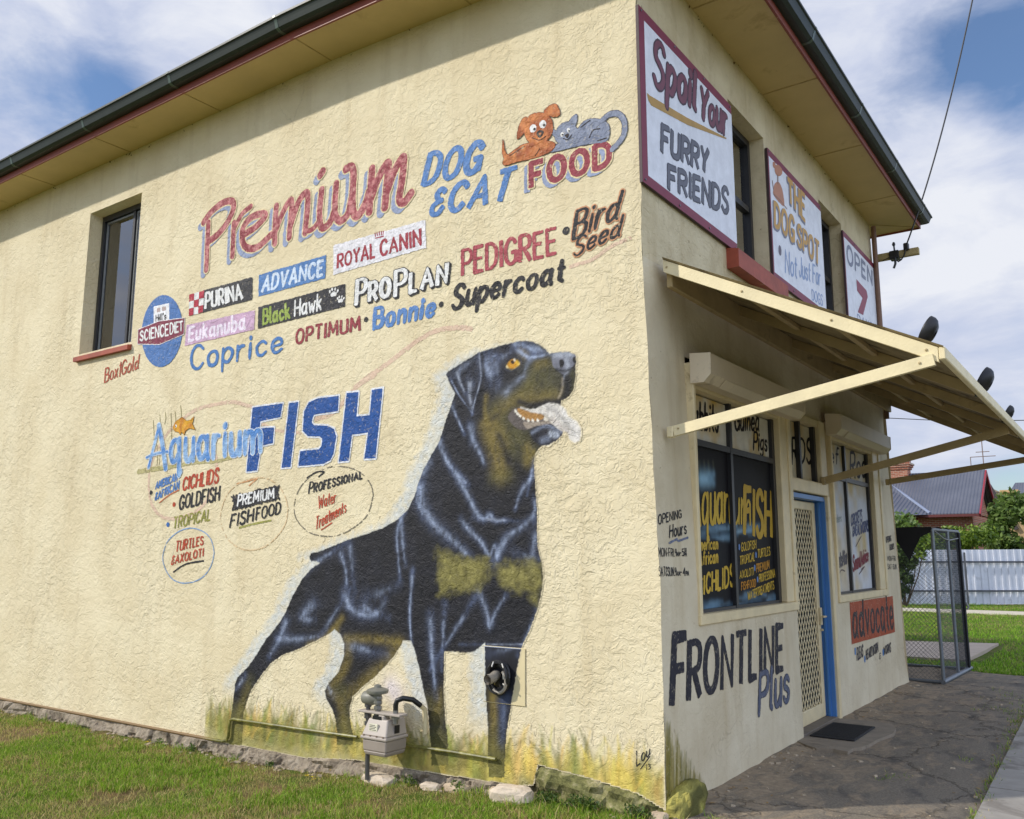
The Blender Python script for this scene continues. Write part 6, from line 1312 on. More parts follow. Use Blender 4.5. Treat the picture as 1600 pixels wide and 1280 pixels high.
def lawn(n):
    x = -rng.random(n) ** .8 * 10.4 + .35; y = -.05 - rng.random(n) * np.clip(.65 - .47 * x, .5, 3.6)
    d = vnoise(x, y, 1.5, 81) * .6 + vnoise(x, y, 5, 82) * .4
    near = np.clip((.55 + y) / .5, 0, 1) * 0.15
    keep = rng.random(n) < np.clip((d - .28) * 3.0, .14, 1)
    keep &= ~((x > -1.05) & (y > -.12) & (rng.random(n) < .75)); keep &= ~((x > -.6) & (rng.random(n) < np.clip((x + .6) * 1.2, 0, .85)))
    keep &= ~((x < -1.0) & (y > -.11) & (rng.random(n) < .8))
    sl2 = (np.abs(x - gnd(890, 1250, -.06)[0]) < .3) & (np.abs(y - gnd(890, 1250, -.06)[1]) < .12); keep &= ~(sl2 & (rng.random(n) < .93))
    x, y, d = x[keep], y[keep], d[keep]; return np.stack([x, y, gz(x, y) - .01], -1), d
pts, d = lawn(210000); dry = np.clip(1.28 - (d - .2) * 2.3, .2, .92)
v1, f1, c1 = blades(pts, .045 + .0 * d, .0045, grass_cols(len(pts), dry), .7)
tu = []                                           # taller tufts
for _ in range(460):
    x = -random.random() ** .8 * 10 + .2; y = -.08 - random.random() * max(.5, .65 - .27 * x) * .9; n = random.randint(14, 40)
    if vnoise(np.array(x), np.array(y), 1.5, 81) < .35: continue
    xx = x + rng.normal(0, .035, n); yy = y + rng.normal(0, .035, n); tu.append(np.stack([xx, yy, gz(xx, yy) - .01], -1))
for x, y, n in ((-.85, -.09, 70), (-.55, -.1, 90), (-.4, -.09, 40), (-1.45, -.13, 40), (-2.2, -.12, 40), (-.15, -.16, 50), (.12, -.1, 30), (.3, .1, 30)):
    xx = x + rng.normal(0, .05, n); yy = y + rng.normal(0, .025, n); tu.append(np.stack([xx, yy, np.maximum(gz(xx, yy), -.3) - .01], -1))
tu = np.vstack(tu); v2, f2, c2 = blades(tu, .075 * rng.uniform(.6, 1.5, len(tu)), .006, grass_cols(len(tu), np.full(len(tu), .14)), .6)
wt = []
for x0_, y0_, n in [(1.69, 1.2, 40), (1.66, 1.75, 50), (1.64, 2.3, 60), (1.62, 2.9, 40), (1.6, 3.6, 30), (1.55, 4.6, 40), (1.5, 5.2, 60), (1.3, 5.9, 40), (1.52, 6.3, 60), (.95, 1.9, 60), (1.05, 2.0, 30), (1.35, 3.0, 20), (1.66, .6, 40), (.42, .02, 40)] + [(1.7 - .028 * y, y, 8) for y in np.arange(-.5, 6, .12)] + [(random.uniform(1.0, 2.6), random.uniform(5.4, 7.6), 16) for _ in range(40)]:
    xx = x0_ + rng.normal(0, .04, n); yy = y0_ + rng.normal(0, .07, n); wt.append(np.stack([xx, yy, xx * 0 - .01], -1))
wt = np.vstack(wt); v3, f3, c3 = blades(wt, .045, .005, grass_cols(len(wt), np.full(len(wt), .3)), .8)
def merge(parts):
    V = np.vstack([p_[0] for p_ in parts]); C_ = np.vstack([p_[2] for p_ in parts]); F_ = []; o_ = 0
    for v_, f_, c_ in parts: F_ += [tuple(i + o_ for i in q) for q in f_]; o_ += len(v_)
    return V, F_, C_
V, F_, C_ = merge([(v1, f1, c1), (v2, f2, c2), (v3, f3, c3)])
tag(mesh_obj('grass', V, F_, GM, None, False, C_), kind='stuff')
# verge behind the shop
n = 90000; y = 9.2 + 20 * rng.random(n) ** 1.7; x = -6 + 9.5 * rng.random(n) * (1 + (y - 9) * .0)
ok = (y > 9.25 + .3 * (vnoise(x, y * 0, 2.1, 76) - .5)) & ~((x > -1.35) & (x < .5) & (y > 10.4) & (y < 14)) & ~((y > 23.6) & (y < 25.4))
x, y = x[ok], y[ok]; pts = np.stack([x, y, x * 0 - .015], -1); dn = vnoise(x, y, .8, 83)
V, F_, C_ = blades(pts, .075, .009, grass_cols(len(pts), np.clip(.25 - dn * .25, .03, .3)), .7); C_[:, :3] *= np.array([.95, 1.1, .8])
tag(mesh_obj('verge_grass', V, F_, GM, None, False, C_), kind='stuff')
fl = MB()
for px, py in [(546, 1203), (541, 1200), (520, 1206), (480, 1213), (533, 1210), (228, 1163), (232, 1160), (700, 1222), (640, 1222), (350, 1203), (487, 1220)]:
    q = gnd(px, py, -.14 if px > 400 else -.18)
    for i in range(3):
        cx, cy, cz = q[0] + random.uniform(-.02, .02), q[1] + random.uniform(-.02, .02), q[2] + random.uniform(.0, .025); r_ = random.uniform(.008, .013)
        fl.add([(cx, cy, cz)] + [(cx + r_ * (1 if a_ % 2 else .6) * math.cos(a_ * math.pi / 5), cy + r_ * (1 if a_ % 2 else .6) * math.sin(a_ * math.pi / 5), cz + .005) for a_ in range(10)], [(0, a_ + 1, (a_ + 1) % 10 + 1) for a_ in range(10)])
tag(fl.build('wildflowers', simple('yellow_petals', (232, 204, 40), .6), recalc=False), kind='stuff')
# concrete slab and pale path on the verge
o = MB().prism([(-1.3, 10.55), (.27, 10.5), (.36, 13.85), (-1.25, 13.3)], -.05, .035, 'z').build('concrete_slab', simple('tan_concrete', (176, 160, 142), .9, .1, 3, bump=.3)); tag(o, 'pale concrete slab lying on the grass behind the wire run', 'slab')
o = MB().box(-30, 14, 23.7, 25.3, -.1, .012).build('path', simple('pale_gravel_path', (196, 186, 164), .95, .15, 12)); o['kind'] = 'structure'

# ================================================================ gas meter
r = tag(empty('gas_meter', (-2.4, -.2, -.12)), 'grey domestic gas meter on pipes against the painted wall', 'gas meter')
def kid(o, par=None, label=None):
    par = par or r; o.parent = par; o.matrix_parent_inverse = par.matrix_world.inverted() if par.type != 'EMPTY' else Matrix.Translation(-par.location)
    if label: o['label'] = label
    return o
YF = -.32
c0 = atY(603, 1152, YF); X1, ZT = c0[0], c0[2]
zz = lambda py: atY(603, py, YF)[2]
X0 = X1 - .27; YB = -.07
ZB = simple('rusty_bolt', (116, 92, 72), .6, .3, 40); taup = simple('taupe_meter_paint', (154, 142, 130), .5, .08, 8, dirt=((120, 104, 92), 9., .66)); taup2 = simple('pale_meter_paint', (174, 163, 151), .45, .08, 8, dirt=((132, 116, 104), 9., .66)); grn = simple('grey_green_regulator', (124, 122, 110), .45, .12, 12); pipe_m = simple('dull_pipe_steel', (92, 90, 88), .45, .2, 25, metal=.4)
def frus(x0, x1, y0, y1, z0, x2, x3, y2, y3, z1, name, mt, par=None, label=None):
    vs = [(x0, y0, z0), (x1, y0, z0), (x1, y1, z0), (x0, y1, z0), (x2, y2, z1), (x3, y2, z1), (x3, y3, z1), (x2, y3, z1)]
    o = MB().add(vs, [(3, 2, 1, 0), (4, 5, 6, 7), (0, 1, 5, 4), (1, 2, 6, 5), (2, 3, 7, 6), (3, 0, 4, 7)]).build(name, mt); 
    bv = o.modifiers.new('bev', 'BEVEL'); bv.width = .012; bv.segments = 3
    return kid(o, par, label)
zb, zm, zt = zz(1186), zz(1156), zz(1128)
frus(X0 + .03, X1 - .02, YF + .02, YB - .01, zb, X0 + .012, X1 - .008, YF + .008, YB, zb + .035, 'body', taup)
frus(X0 + .012, X1 - .008, YF + .008, YB, zb + .0345, X0 + .006, X1 - .004, YF + .006, YB, zm - .02, 'body', taup)
frus(X0 - .008, X1 + .01, YF - .008, YB + .005, zm - .02, X0 - .008, X1 + .01, YF - .008, YB + .005, zm + .008, 'flange', taup2)
frus(X0, X1, YF, YB, zm + .008, X0 + .03, X1 - .03, YF + .05, YB, zt, 'upper_housing', taup2)
idx_ = MB().box(X0 + .07, X0 + .16, YF + .012, YF + .028, zm + .045, zm + .1); kid(idx_.build('index_plate', simple('cream_label', (232, 226, 200), .5)))
for i_ in range(4): kid(MB().box(X0 + .078, X0 + .15 - .012 * (i_ % 2), YF + .0105, YF + .0125, zm + .052 + .012 * i_, zm + .056 + .012 * i_).build('label_line', M['black']))
for dx_ in (.03, .10, .17, .24): kid(MB().lathe([(.008, 0), (.008, .006), (.004, .008)], (X0 + dx_, YF - .002, zm + .008), 6).build('flange_bolt', ZB))
kid(MB().box(X0 + .075, X0 + .17, YF + .045, YF + .06, zt - .004, zt + .022).build('counter_window', M['black'])); kid(MB().bbox(X1 - .14, X1 - .07, YF + .05, YF + .12, zt - .01, zt + .03).build('cap', taup2))
kid(MB().box(X1 - .001, X1 + .006, YF + .1, YF + .15, zm + .03, zm + .09).build('side_label', M['black']))
at3 = lambda px, py, Y: tuple(atY(px, py, Y))
yi = -.22
a1, a2 = at3(574, 1206, yi), at3(575.5, 1098, yi)
ip = MB().tube([(a1[0], yi, a1[2] - .06), (a2[0], yi, a2[2])], .019, 12); ip.lathe([(.03, -.02), (.03, .02)], (a2[0], yi, atY(575, 1118, yi)[2]), 8); ip.lathe([(.028, -.015), (.028, .015)], (a2[0], yi, atY(575, 1130, yi)[2]), 8)
kid(ip.build('inlet_pipe', pipe_m, None, True))
z1 = atY(590, 1112, yi)[2]; xl, xr = atY(566, 1109, yi)[0], atY(631, 1116, yi)[0]
kid(MB().bbox(xl, xr, yi - .05, yi + .05, z1 - .012, z1 + .006, .004).build('bracket_plate', taup2))
mp_ = MB(); mq_ = MB(); xm = atY(590.5, 1112, yi)[0]; mp_.tube([(xm, yi, zt), (xm, yi, z1 + .16)], .022, 12)
for dz in (.03, .07, .105): mp_.lathe([(.034, -.014), (.036, 0), (.034, .014)], (xm, yi, z1 + dz), 6)
mp_.lathe([(.034, -.02), (.034, .02)], (xm, yi, zt + .03), 6); xo = atY(618, 1116, yi)[0]; mq_.tube([(xo, yi, zt - .03), (xo, yi, z1 + .03)], .022, 12); mq_.lathe([(.034, -.014), (.034, .014)], (xo, yi, zt + .02), 6)
ZN = simple('zinc_fittings', (132, 130, 124), .4, .2, 30, metal=.6); kid(mp_.build('union_fitting', ZN, None, True)); kid(mq_.build('union_fitting', ZN, None, True))
rg = MB(); q = atY(576, 1090, yi); zr = q[2]
rg.lathe([(.03, -.075), (.05, -.07), (.056, -.04), (.056, .02), (.045, .05), (.03, .09)], (q[0] + .03, yi, zr), 18, 'x')
q2 = atY(590, 1080, yi); rg.lathe([(.035, -.10), (.035, -.03), (.085, -.025), (.09, -.012), (.09, .0), (.075, .008), (.05, .016), (.03, .02), (.028, .038), (.012, .044)], (q2[0], yi, q2[2] + .01), 22)
kid(rg.build('regulator', grn, None, True)); kid(MB().lathe([(.03, -.05), (.03, .04)], (a2[0], yi, a2[2] + .02), 6).build('nut', pipe_m))
ho = MB().tube([(xo, yi, z1 + .0), (xo, yi, z1 + .07), (xo + .015, yi, z1 + .105), (xo + .06, yi + .02, z1 + .125), (xo + .11, yi + .08, z1 + .11), (xo + .14, yi + .14, z1 + .06)], .021, 12); kid(ho.build('hose', M['black'], None, True))
op = MB().tube([(xo + .14, yi + .14, z1 + .06), (xo + .15, -.045, z1 + .03), (xo + .155, -.035, z1 - .05), (xo + .155, -.035, .30)], .02, 12); kid(op.build('outlet_pipe', simple('cream_pipe', (214, 198, 156), .5, .1, 8), None, True))

# ================================================================ cover plate with cable coil on the painted leg
r = tag(empty('cable_cover', (-1.33, 0, .8)), 'flat square cover plate on the wall with a coil of black cable hanging from it', 'cover plate')
PX0, PX1, PZ0, PZ1 = -1.518, -1.125, .598, 1.018
kid(MB().bbox(PX0, PX1, -.010, -.0045, PZ0, PZ1, .003).build('cover', simple('cream_cover', (222, 206, 162), .5, .06, 5)))
kid(soft_sheet(S, PX0 + .004, PX1 - .003, PZ0 + .004, PZ1 - .003, .006, lambda A, B: paint_dog(A, B), .0108, 'painted_leg', plaster('cover_paint', .02, True, wear=False), None, 'part of the painted leg running over the cover plate'))
kid(MB().box(PX0 + .01, PX1 - .04, -.0145, -.0115, PZ1 - .008, PZ1 - .003).build('edge_bead', simple('pale_edge', (160, 168, 190), .5)))
cx_, cz_ = S.ab(784, 1056)
cc_ = MB(); R1 = random.Random(4)
for i in range(7):
    rr = .075 + .006 * i; ox, oz = R1.uniform(-.012, .012), R1.uniform(-.012, .012); yo = -.03 - .012 * i % .06
    cc_.tube([(cx_ + ox + rr * math.cos(t_) * .95, -.032 - .010 * (i % 5) + .008 * math.sin(3 * t_ + i), cz_ + oz + rr * 1.12 * math.sin(t_)) for t_ in np.linspace(0, 2 * math.pi, 26)], .0085, 7)
kid(cc_.build('cable_coil', M['black'], None, True))
cs = MB(); gp = simple('grey_conduit', (150, 142, 128), .5, .15, 20)
cs.tube([(cx_ - .03, -.03, cz_ + .01), (cx_ - .02, -.09, cz_ - .01), (cx_ - .025, -.15, cz_ - .015)], .038, 14, cap=False); cs.tube([(cx_ - .03, -.03, cz_ + .01), (cx_ - .02, -.09, cz_ - .01), (cx_ - .025, -.148, cz_ - .015)], .029, 14, cap=False)
cs.tube([(cx_ + .02 + .07 * math.cos(t_), -.07, cz_ - .03 + .085 * math.sin(t_)) for t_ in np.linspace(-2.3, 1.0, 14)], .013, 8)
kid(cs.build('conduit_stub', gp, None, True)); kid(MB().lathe([(.027, 0), (.0, .001)], (cx_ - .03, -.05, cz_ + .005), 14, 'y').build('dark_bore', M['dark']))
ti = MB()
for a_, b__ in (((.06, .10), (.085, .075)), ((.075, -.01), (.085, .03)), ((.07, -.045), (.095, -.05)), ((-.02, .11), (-.022, .075))): ti.tube([(cx_ + a_[0], -.08, cz_ + a_[1]), (cx_ + b__[0], -.1, cz_ + b__[1])], .005, 6)
kid(ti.build('cable_tie', simple('white_tie', (210, 206, 196), .5), None, True))

# ================================================================ awning floodlights, service bracket, cables
def floodlight(y, x, label, sc=1.0):
    z = aw(x); r = tag(empty('floodlight', (x, y, z)), label, 'floodlight', 'floodlights on the awning edge')
    def k_(o): o.parent = r; o.matrix_parent_inverse = Matrix.Translation(-r.location)
    ax = Vector((-.78, .12, .46)).normalized(); a_ = ax.cross(Vector((0, 0, 1))).normalized(); b_ = a_.cross(ax).normalized(); c = Vector((x + .02, y, z + .125 * sc))
    prof = [(.02, -.085), (.055, -.075), (.085, -.045), (.098, -.01), (.10, .02), (.10, .03), (.092, .03), (.088, .02)]; n = 18; V = []
    for rr, h in prof:
        for q in range(n):
            th = 2 * math.pi * q / n; V.append(c + (ax * h * .8 + a_ * rr * .72 * math.cos(th) + b_ * rr * 1.25 * math.sin(th)) * sc)
    Fc = [(i * n + q, i * n + (q + 1) % n, (i + 1) * n + (q + 1) % n, (i + 1) * n + q) for i in range(len(prof) - 1) for q in range(n)] + [tuple(range(n))]
    k_(mesh_obj('housing', V, Fc, M['black'], None, True))
    k_(mesh_obj('lens', [V[(len(prof) - 1) * n + q] for q in range(n)], [tuple(range(n))], M['glass'], None))
    k_(MB().lathe([(.05 * sc, -.01), (.05 * sc, .012), (.022 * sc, .02), (.02 * sc, .07)], (x - .01, y, z + .012), 12).build('base', M['black'], None, True))
FL = [(1448, 543), (1524, 614), (1569, 664)]
floodlight(.42, 1.72, 'black floodlight at the near end of the awning edge', .8); floodlight(2.45, 1.78, 'black floodlight leaning over the middle of the awning edge', .98); floodlight(4.3, 1.76, 'black floodlight mostly hidden behind the awning edge, farthest away', .7)
r = tag(empty('service_bracket', (.0, 7.5, 6.0)), 'timber bracket arm with black insulators at the far end of the shop', 'bracket')
kid(MB().bbox(-.06, .56, 7.47, 7.55, 5.95, 6.05, .005).build('arm', simple('old_timber_arm', (170, 152, 104), .7, .15, 8, bump=.3)))
kid(MB().bbox(.17, .30, 7.44, 7.58, 5.93, 6.055, .01).build('clamp', M['black']))
pn = MB().tube([(.245, 7.46, 6.05), (.24, 7.46, 6.14)], .012, 8); pn.lathe([(.02, 0), (.024, .02), (.014, .05)], (.24, 7.46, 6.13), 10); pn.tube([(.25, 7.45, 5.94), (.245, 7.45, 5.85), (.22, 7.45, 5.79)], .017, 8); kid(pn.build('pin', M['black'], None, True))
kid(MB().bbox(.37, .44, 7.42, 7.5, 6.02, 6.13, .012).build('insulator', M['black']))
tw = MB().tube([(.40, 7.43, 6.03), (.37, 7.43, 5.94), (.33, 7.43, 5.89), (.29, 7.43, 5.87), (.27, 7.44, 5.9)], .011, 8); tw.tube([(.17, 7.44, 5.96), (.08, 7.44, 5.93)], .006, 6); kid(tw.build('tail_wire', M['black'], None, True))
ra = ray(1522, -12); A0 = np.array([.41, 7.45, 6.1]); k_ = 21 / np.linalg.norm(ra); E0 = CAM + ra * (9.6 - CAM[2]) / ra[2]
pts = [A0 + (E0 - A0) * t_ + np.array([0, 0, -.22 * 4 * t_ * (1 - t_)]) for t_ in np.linspace(0, 1, 24)]
d_ = E0 - A0; pts += [E0 + d_ * t_ + np.array([0, 0, .1 * t_]) for t_ in (.2, .5, 1.0)]
tag(MB().tube(pts, .011, 6).build('service_cable', M['black'], None, True), 'black service cable rising from the timber bracket into the sky', 'cable')
P0, P1 = atY(1340, 651, 30), atY(1660, 656, 30); mid = (P0 + P1) / 2 - np.array([0, 0, .12])
tag(MB().tube([P0 - (P1 - P0) * 2, P0, mid, P1, P1 + (P1 - P0) * 2], .016, 6).build('overhead_wire', M['black'], None, True), 'thin level wire crossing behind the awning', 'cable')
P0, P1 = atY(1540, 768, 55), atY(1640, 770, 55)
tag(MB().tube([P0, (P0 + P1) / 2 - np.array([0, 0, .1]), P1], .02, 6).build('overhead_wire', M['black'], None, True), 'short distant wire right of the red barge board', 'cable')

# ================================================================ wire dog run at the side of the shop
r = tag(empty('wire_run', (-.4, 8.5, 0)), 'galvanised wire mesh dog run with black shade cloth at the far corner of the shop', 'dog run')
CX0, CX1, CY0, CYM, CY1, CH = -1.7, .425, 7.62, 8.60, 9.35, 2.06
NR = [(CX1, CY0), (CX1 + .03, CYM), (CX1 + .06, CY1)]
for (x, y) in NR: kid(MB().tube([(x, y, .02), (x, y, CH)], .024, 10).build('post', M['galv'], None, True))
for (x, y) in ((CX0, CY0), (CX0, CY1)): kid(MB().tube([(x, y, .02), (x, y, CH)], .024, 10).build('post', M['galv'], None, True))
rl = MB()
rl.tube([(CX0, CY0, CH), (NR[0][0], CY0, CH), (NR[2][0], CY1, CH), (CX0, CY1, CH), (CX0, CY0, CH)], .02, 8); rl.tube([(CX0, CY0, .03), (NR[0][0] - .02, CY0, .03)], .022, 8); rl.tube([(NR[0][0], CY0 - .03, .03), (NR[2][0] + .01, CY1 + .12, .03)], .032, 10)
rl.tube([(CX0, CY1, .03), (NR[2][0], CY1, .03)], .022, 8); rl.tube([(CX0, CY0, 1.02), (CX0, CY1, 1.02)], .016, 6)
kid(rl.build('rail', M['galv'], None, True))
WIRE = simple('dull_wire', (84, 86, 88), .6, .1, 20)
def chain(name, P, U, Vv, w_, h, st=.055):
    g = MB(); P, U, Vv = np.array(P), np.array(U), np.array(Vv); N = np.cross(U, Vv); rr = .0017
    for s_ in (1, -1):
        for i in range(int(-h / st) - 2, int((w_ + h) / st) + 2):
            u0 = i * st; a_ = [(u0, 0), (u0 + s_ * h, h)]
            (x0, z0), (x1, z1) = a_; dx = x1 - x0; dz = z1 - z0; t0, t1 = 0, 1
            for lo_, hi_, p0, dd_ in ((0, w_, x0, dx), (0, h, z0, dz)):
                ta, tb = (lo_ - p0) / dd_, (hi_ - p0) / dd_; t0 = max(t0, min(ta, tb)); t1 = min(t1, max(ta, tb))
            if t1 - t0 > .002:
                a3 = P + U * (x0 + dx * t0) + Vv * (z0 + dz * t0) + N * s_ * .002; b3 = P + U * (x0 + dx * t1) + Vv * (z0 + dz * t1) + N * s_ * .002; g.tube([a3, b3], rr, 3, False)
    return kid(g.build(name, WIRE, None, False, False))
chain('mesh_panel', (CX0, CY0, .05), (1, 0, 0), (0, 0, 1), CX1 - CX0, CH - .07)
u_ = np.array([.06, CY1 - CY0, 0]); Ls = np.linalg.norm(u_); chain('mesh_panel', (CX1, CY0, .05), tuple(u_ / Ls), (0, 0, 1), Ls, CH - .07)
chain('mesh_panel', (CX0, CY1, .05), (1, 0, 0), (0, 0, 1), CX1 + .06 - CX0, CH - .07, .07)
V = []; n = 18
for i in range(n + 1):
    for j in range(n + 1):
        x = CX0 + (CX1 + .03 - CX0) * i / n; y = CY0 - .02 + (CY1 - CY0) * .97 * j / n; V.append((x + .03 * j / n, y, CH + .025 - .09 * math.sin(math.pi * i / n) * math.sin(math.pi * j / n) + .012 * math.sin(i * 1.3 + j)))
Fc = [(i * (n + 1) + j, (i + 1) * (n + 1) + j, (i + 1) * (n + 1) + j + 1, i * (n + 1) + j + 1) for i in range(n) for j in range(n)]
kid(mesh_obj('shade_cloth', V, Fc, M['cloth'], None, True))
V = []
for i in range(15):
    u = i / 14; x = CX0 + (CX1 - CX0) * u; dp_ = .11 + .05 * math.sin(u * 5) + .34 * math.exp(-((u - .87) / .045) ** 2) + .12 * math.exp(-((u - .80) / .09) ** 2) * 1
    for j in range(5): V.append((x, CY0 - .028 - .012 * math.sin(i * 1.9 + j), CH + .03 - dp_ * j / 4))
kid(mesh_obj('hanging_cloth', V, [(i * 5 + j, (i + 1) * 5 + j, (i + 1) * 5 + j + 1, i * 5 + j + 1) for i in range(14) for j in range(4)], M['cloth'], None, True))
# cloth tied against the far bay
m_, k, b = mat('thin_shade_cloth'); b.inputs['Base Color'].default_value = (*s2l((24, 24, 28)), 1); b.inputs['Roughness'].default_value = .9
tp_ = k.add('ShaderNodeBsdfTransparent'); mxs = k.add('ShaderNodeMixShader', {0: .62, 1: tp_.outputs[0], 2: b.outputs[0]}); k.l.new(mxs.outputs[0], [n_ for n_ in k.n if n_.type == 'OUTPUT_MATERIAL'][0].inputs[0])
kid(mesh_obj('side_cloth', [(CX1 + .04, CYM + .04, .08), (CX1 + .065, CY1 - .01, .08), (CX1 + .065, CY1 - .01, CH - .03), (CX1 + .04, CYM + .04, CH - .03)], [(0, 1, 2, 3)], m_, None))
kid(MB().box(CX1 + .035, CX1 + .085, CY1 - .09, CY1 + .03, .06, CH - .02).build('rolled_cloth', M['cloth']))
kt = MB().tube([(CX1, CY0 + .05, CH), (CX1 + .03, CYM - .3, CH - .12), (CX1 + .05, CYM, CH - .14), (CX1 + .07, CY1, CH - .1)], .008, 6); RPM = simple('pale_rope', (150, 150, 146), .7); kid(kt.build('tie_rope', RPM, None, True)); kt = MB(); kt.tube([(CX1 + .09, CY1, 1.0), (CX1 + .12, CY1 + .02, .93), (CX1 + .1, CY1, .9)], .015, 6); kid(kt.build('tie_knot', RPM, None, True))

# ================================================================ fence, houses, trees
fz = lambda x: 30.2 + (x + .73) * .709
r = tag(empty('tin_fence', (-1, 30, 0)), 'white ribbed metal fence on dark posts across the grass', 'fence')
fx0, fx1 = -14.0, 8.0; V = []; nst = 0; pr = []
x = fx0
while x < fx1: pr += [(x, 0), (x + .1, 0), (x + .12, .022), (x + .16, .022), (x + .18, 0)]; x += .2
for x, d_ in pr:
    y = fz(x) + .05 - d_; V += [(x, y, -.02), (x, y, 1.87 + .02 * float(vnoise(np.array(x), np.array(0.), .4, 91)))]
Fc = [(2 * i, 2 * i + 2, 2 * i + 3, 2 * i + 1) for i in range(len(pr) - 1)]
kid(mesh_obj('panel', V, Fc, simple('white_fence_tin', (206, 210, 220), .45, .1, 1.5, dirt=((168, 170, 176), 2.5, .6))))
fr_ = simple('dark_fence_steel', (70, 74, 82), .5, .15, 6)
for z in (.45, 1.45): kid(MB().bar((fx0, fz(fx0) - .06, z), (fx1, fz(fx1) - .06, z), .05, .06).build('rail', fr_))
for i in range(9):
    x = -12.2 + 2.05 * i - .35; kid(MB().bar((x, fz(x) - .11, -.05), (x, fz(x) - .11, 1.78), .06, .06, up=(1, 0, 0)).build('post', fr_))
brick = None
m_, k, b = mat('red_brick'); p = pos(k); bt = k.add('ShaderNodeTexBrick', {'Vector': k.add('ShaderNodeMapping', {'Vector': p, 'Rotation': (R(90), 0, 0)}).outputs[0], 'Color1': (*s2l((168, 104, 78)), 1), 'Color2': (*s2l((140, 82, 60)), 1), 'Mortar': (*s2l((180, 164, 146)), 1), 'Scale': 1.0, 'Mortar Size': .008, 'Brick Width': .24, 'Row Height': .086}); k.l.new(bt.outputs[0], b.inputs['Base Color']); b.inputs['Roughness'].default_value = .9; BRK = m_
m_, k, b = mat('blue_grey_corrugated_roof'); p = pos(k); wv_ = k.add('ShaderNodeTexWave', {'Vector': p, 'Scale': 2.2, 'Distortion': 0.0}, bands_direction='X'); b.inputs['Base Color'].default_value = (*s2l((98, 108, 134)), 1); b.inputs['Roughness'].default_value = .45
k.l.new(k.ramp(k.noise(p, .8, 5, .6), [(.3, s2l((82, 86, 98))), (.7, s2l((100, 103, 114)))]), b.inputs['Base Color']); k.l.new(k.add('ShaderNodeBump', {'Strength': .7, 'Distance': .05, 'Height': wv_.outputs[1]}).outputs[0], b.inputs['Normal']); RF = m_
HY = 39.0
r = tag(empty('brick_house', (-8, 42, 0)), 'brick house with a blue grey corrugated roof and red barge board behind the fence', 'house')
gx_ = atY(1540, 742, HY + 3.2)[0]; zr = atY(1500, 738, HY + 3.2)[2]; ze = atY(1490, 804, HY)[2]
kid(MB().box(-16, gx_ - .35, HY + .5, HY + 6.4, 0, ze + .05).build('wall', BRK))
kid(MB().add([(gx_ - .35, HY + .5, ze), (gx_ - .35, HY + 5.9, ze), (gx_ - .35, HY + 3.2, zr - .1)], [(0, 1, 2)]).build('gable', BRK))
rf = MB(); rf.add([(-16, HY, ze), (gx_, HY, ze), (gx_, HY + 3.2, zr), (-16, HY + 3.2, zr), (-16, HY + 6.6, ze), (gx_, HY + 6.6, ze), (-16, HY, ze + .06), (gx_, HY, ze + .06), (gx_, HY + 3.2, zr + .06), (-16, HY + 3.2, zr + .06)], [(0, 1, 2, 3), (3, 2, 5, 4), (6, 7, 8, 9), (0, 6, 7, 1), (1, 7, 8, 2)])
wx = atY(1452, 790, HY)[0]
rf.add([(wx, HY - .01, ze + .02), (wx - 2.6, HY + 3.0, zr - .25), (wx - 8, HY + 3.0, zr - .25), (wx - 8, HY - 3.2, ze - .12), (wx - 2.3, HY - 3.2, ze - .12), (wx - 2.3 - .3, HY - 3.2, ze - .12)], [(0, 1, 4), (1, 2, 3, 4)])
roof_h = kid(rf.build('roof', RF))
kid(MB().tube([(wx, HY - .02, ze + .08), (wx - 2.6, HY + 2.98, zr - .2)], .07, 6).tube([(wx - 2.3, HY - 3.2, ze - .06), (wx - 2.6, HY + 2.9, zr - .2)], .07, 6).build('ridge_cap', simple('pale_ridge_metal', (132, 142, 164), .4)))
kid(MB().box(-16, wx - 2.4, HY - 2.8, HY + .6, 0, ze - .1).build('wing_wall', BRK)); kid(MB().bar((-16, HY - 3.2, ze - .2), (wx - 2.2, HY - 3.2, ze - .2), .12, .14).bar((wx - 2.25, HY - 3.2, ze - .2), (wx - 2.25, HY - .1, ze - .1), .12, .14).bar((wx - 2.2, HY - .06, ze - .05), (gx_, HY - .06, ze - .05), .1, .12).build('gutter', simple('maroon_gutter', (96, 44, 42), .5)))
kid(MB().bar((-16, HY - 2.9, ze - .36), (wx - 2.3, HY - 2.9, ze - .36), .2, .16).build('eaves_board', simple('cream_eaves', (206, 196, 170), .6)))
kid(MB().bar((gx_ + .03, HY - .05, ze - .06), (gx_ + .03, HY + 3.2, zr - .02), .06, .17).bar((gx_ + .03, HY + 3.2, zr - .02), (gx_ + .03, HY + 6.6, ze - .06), .06, .17).build('barge_board', simple('red_barge_paint', (150, 42, 54), .5)))
q = atY(1406, 740, HY + 3); ch = MB(); ch.box(q[0] - .42, q[0] + .42, HY + 2.7, HY + 3.5, zr - .8, zr + .45)
for dz, e in ((.25, .06), (.36, .12), (.47, .17)): ch.box(q[0] - .42 - e, q[0] + .42 + e, HY + 2.7 - e, HY + 3.5 + e, zr + dz, zr + dz + .1)
ch.box(q[0] - .46, q[0] + .46, HY + 2.66, HY + 3.54, zr + .57, zr + .72); kid(ch.build('chimney', BRK))
q = atY(1538, 738, HY + 3.3); an = MB(); an.tube([(q[0], q[1], zr - .2), (q[0], q[1], zr + 1.5)], .025, 5)
for dz, hw in ((.72, .55), (.95, .3)): an.tube([(q[0] - hw, q[1], zr + dz), (q[0] + hw, q[1], zr + dz)], .02, 5)
an.tube([(q[0] - .55, q[1], zr + .72), (q[0] - .55, q[1], zr + .1)], .02, 5); kid(an.build('aerial', simple('rusty_aerial', (130, 112, 104), .5)))
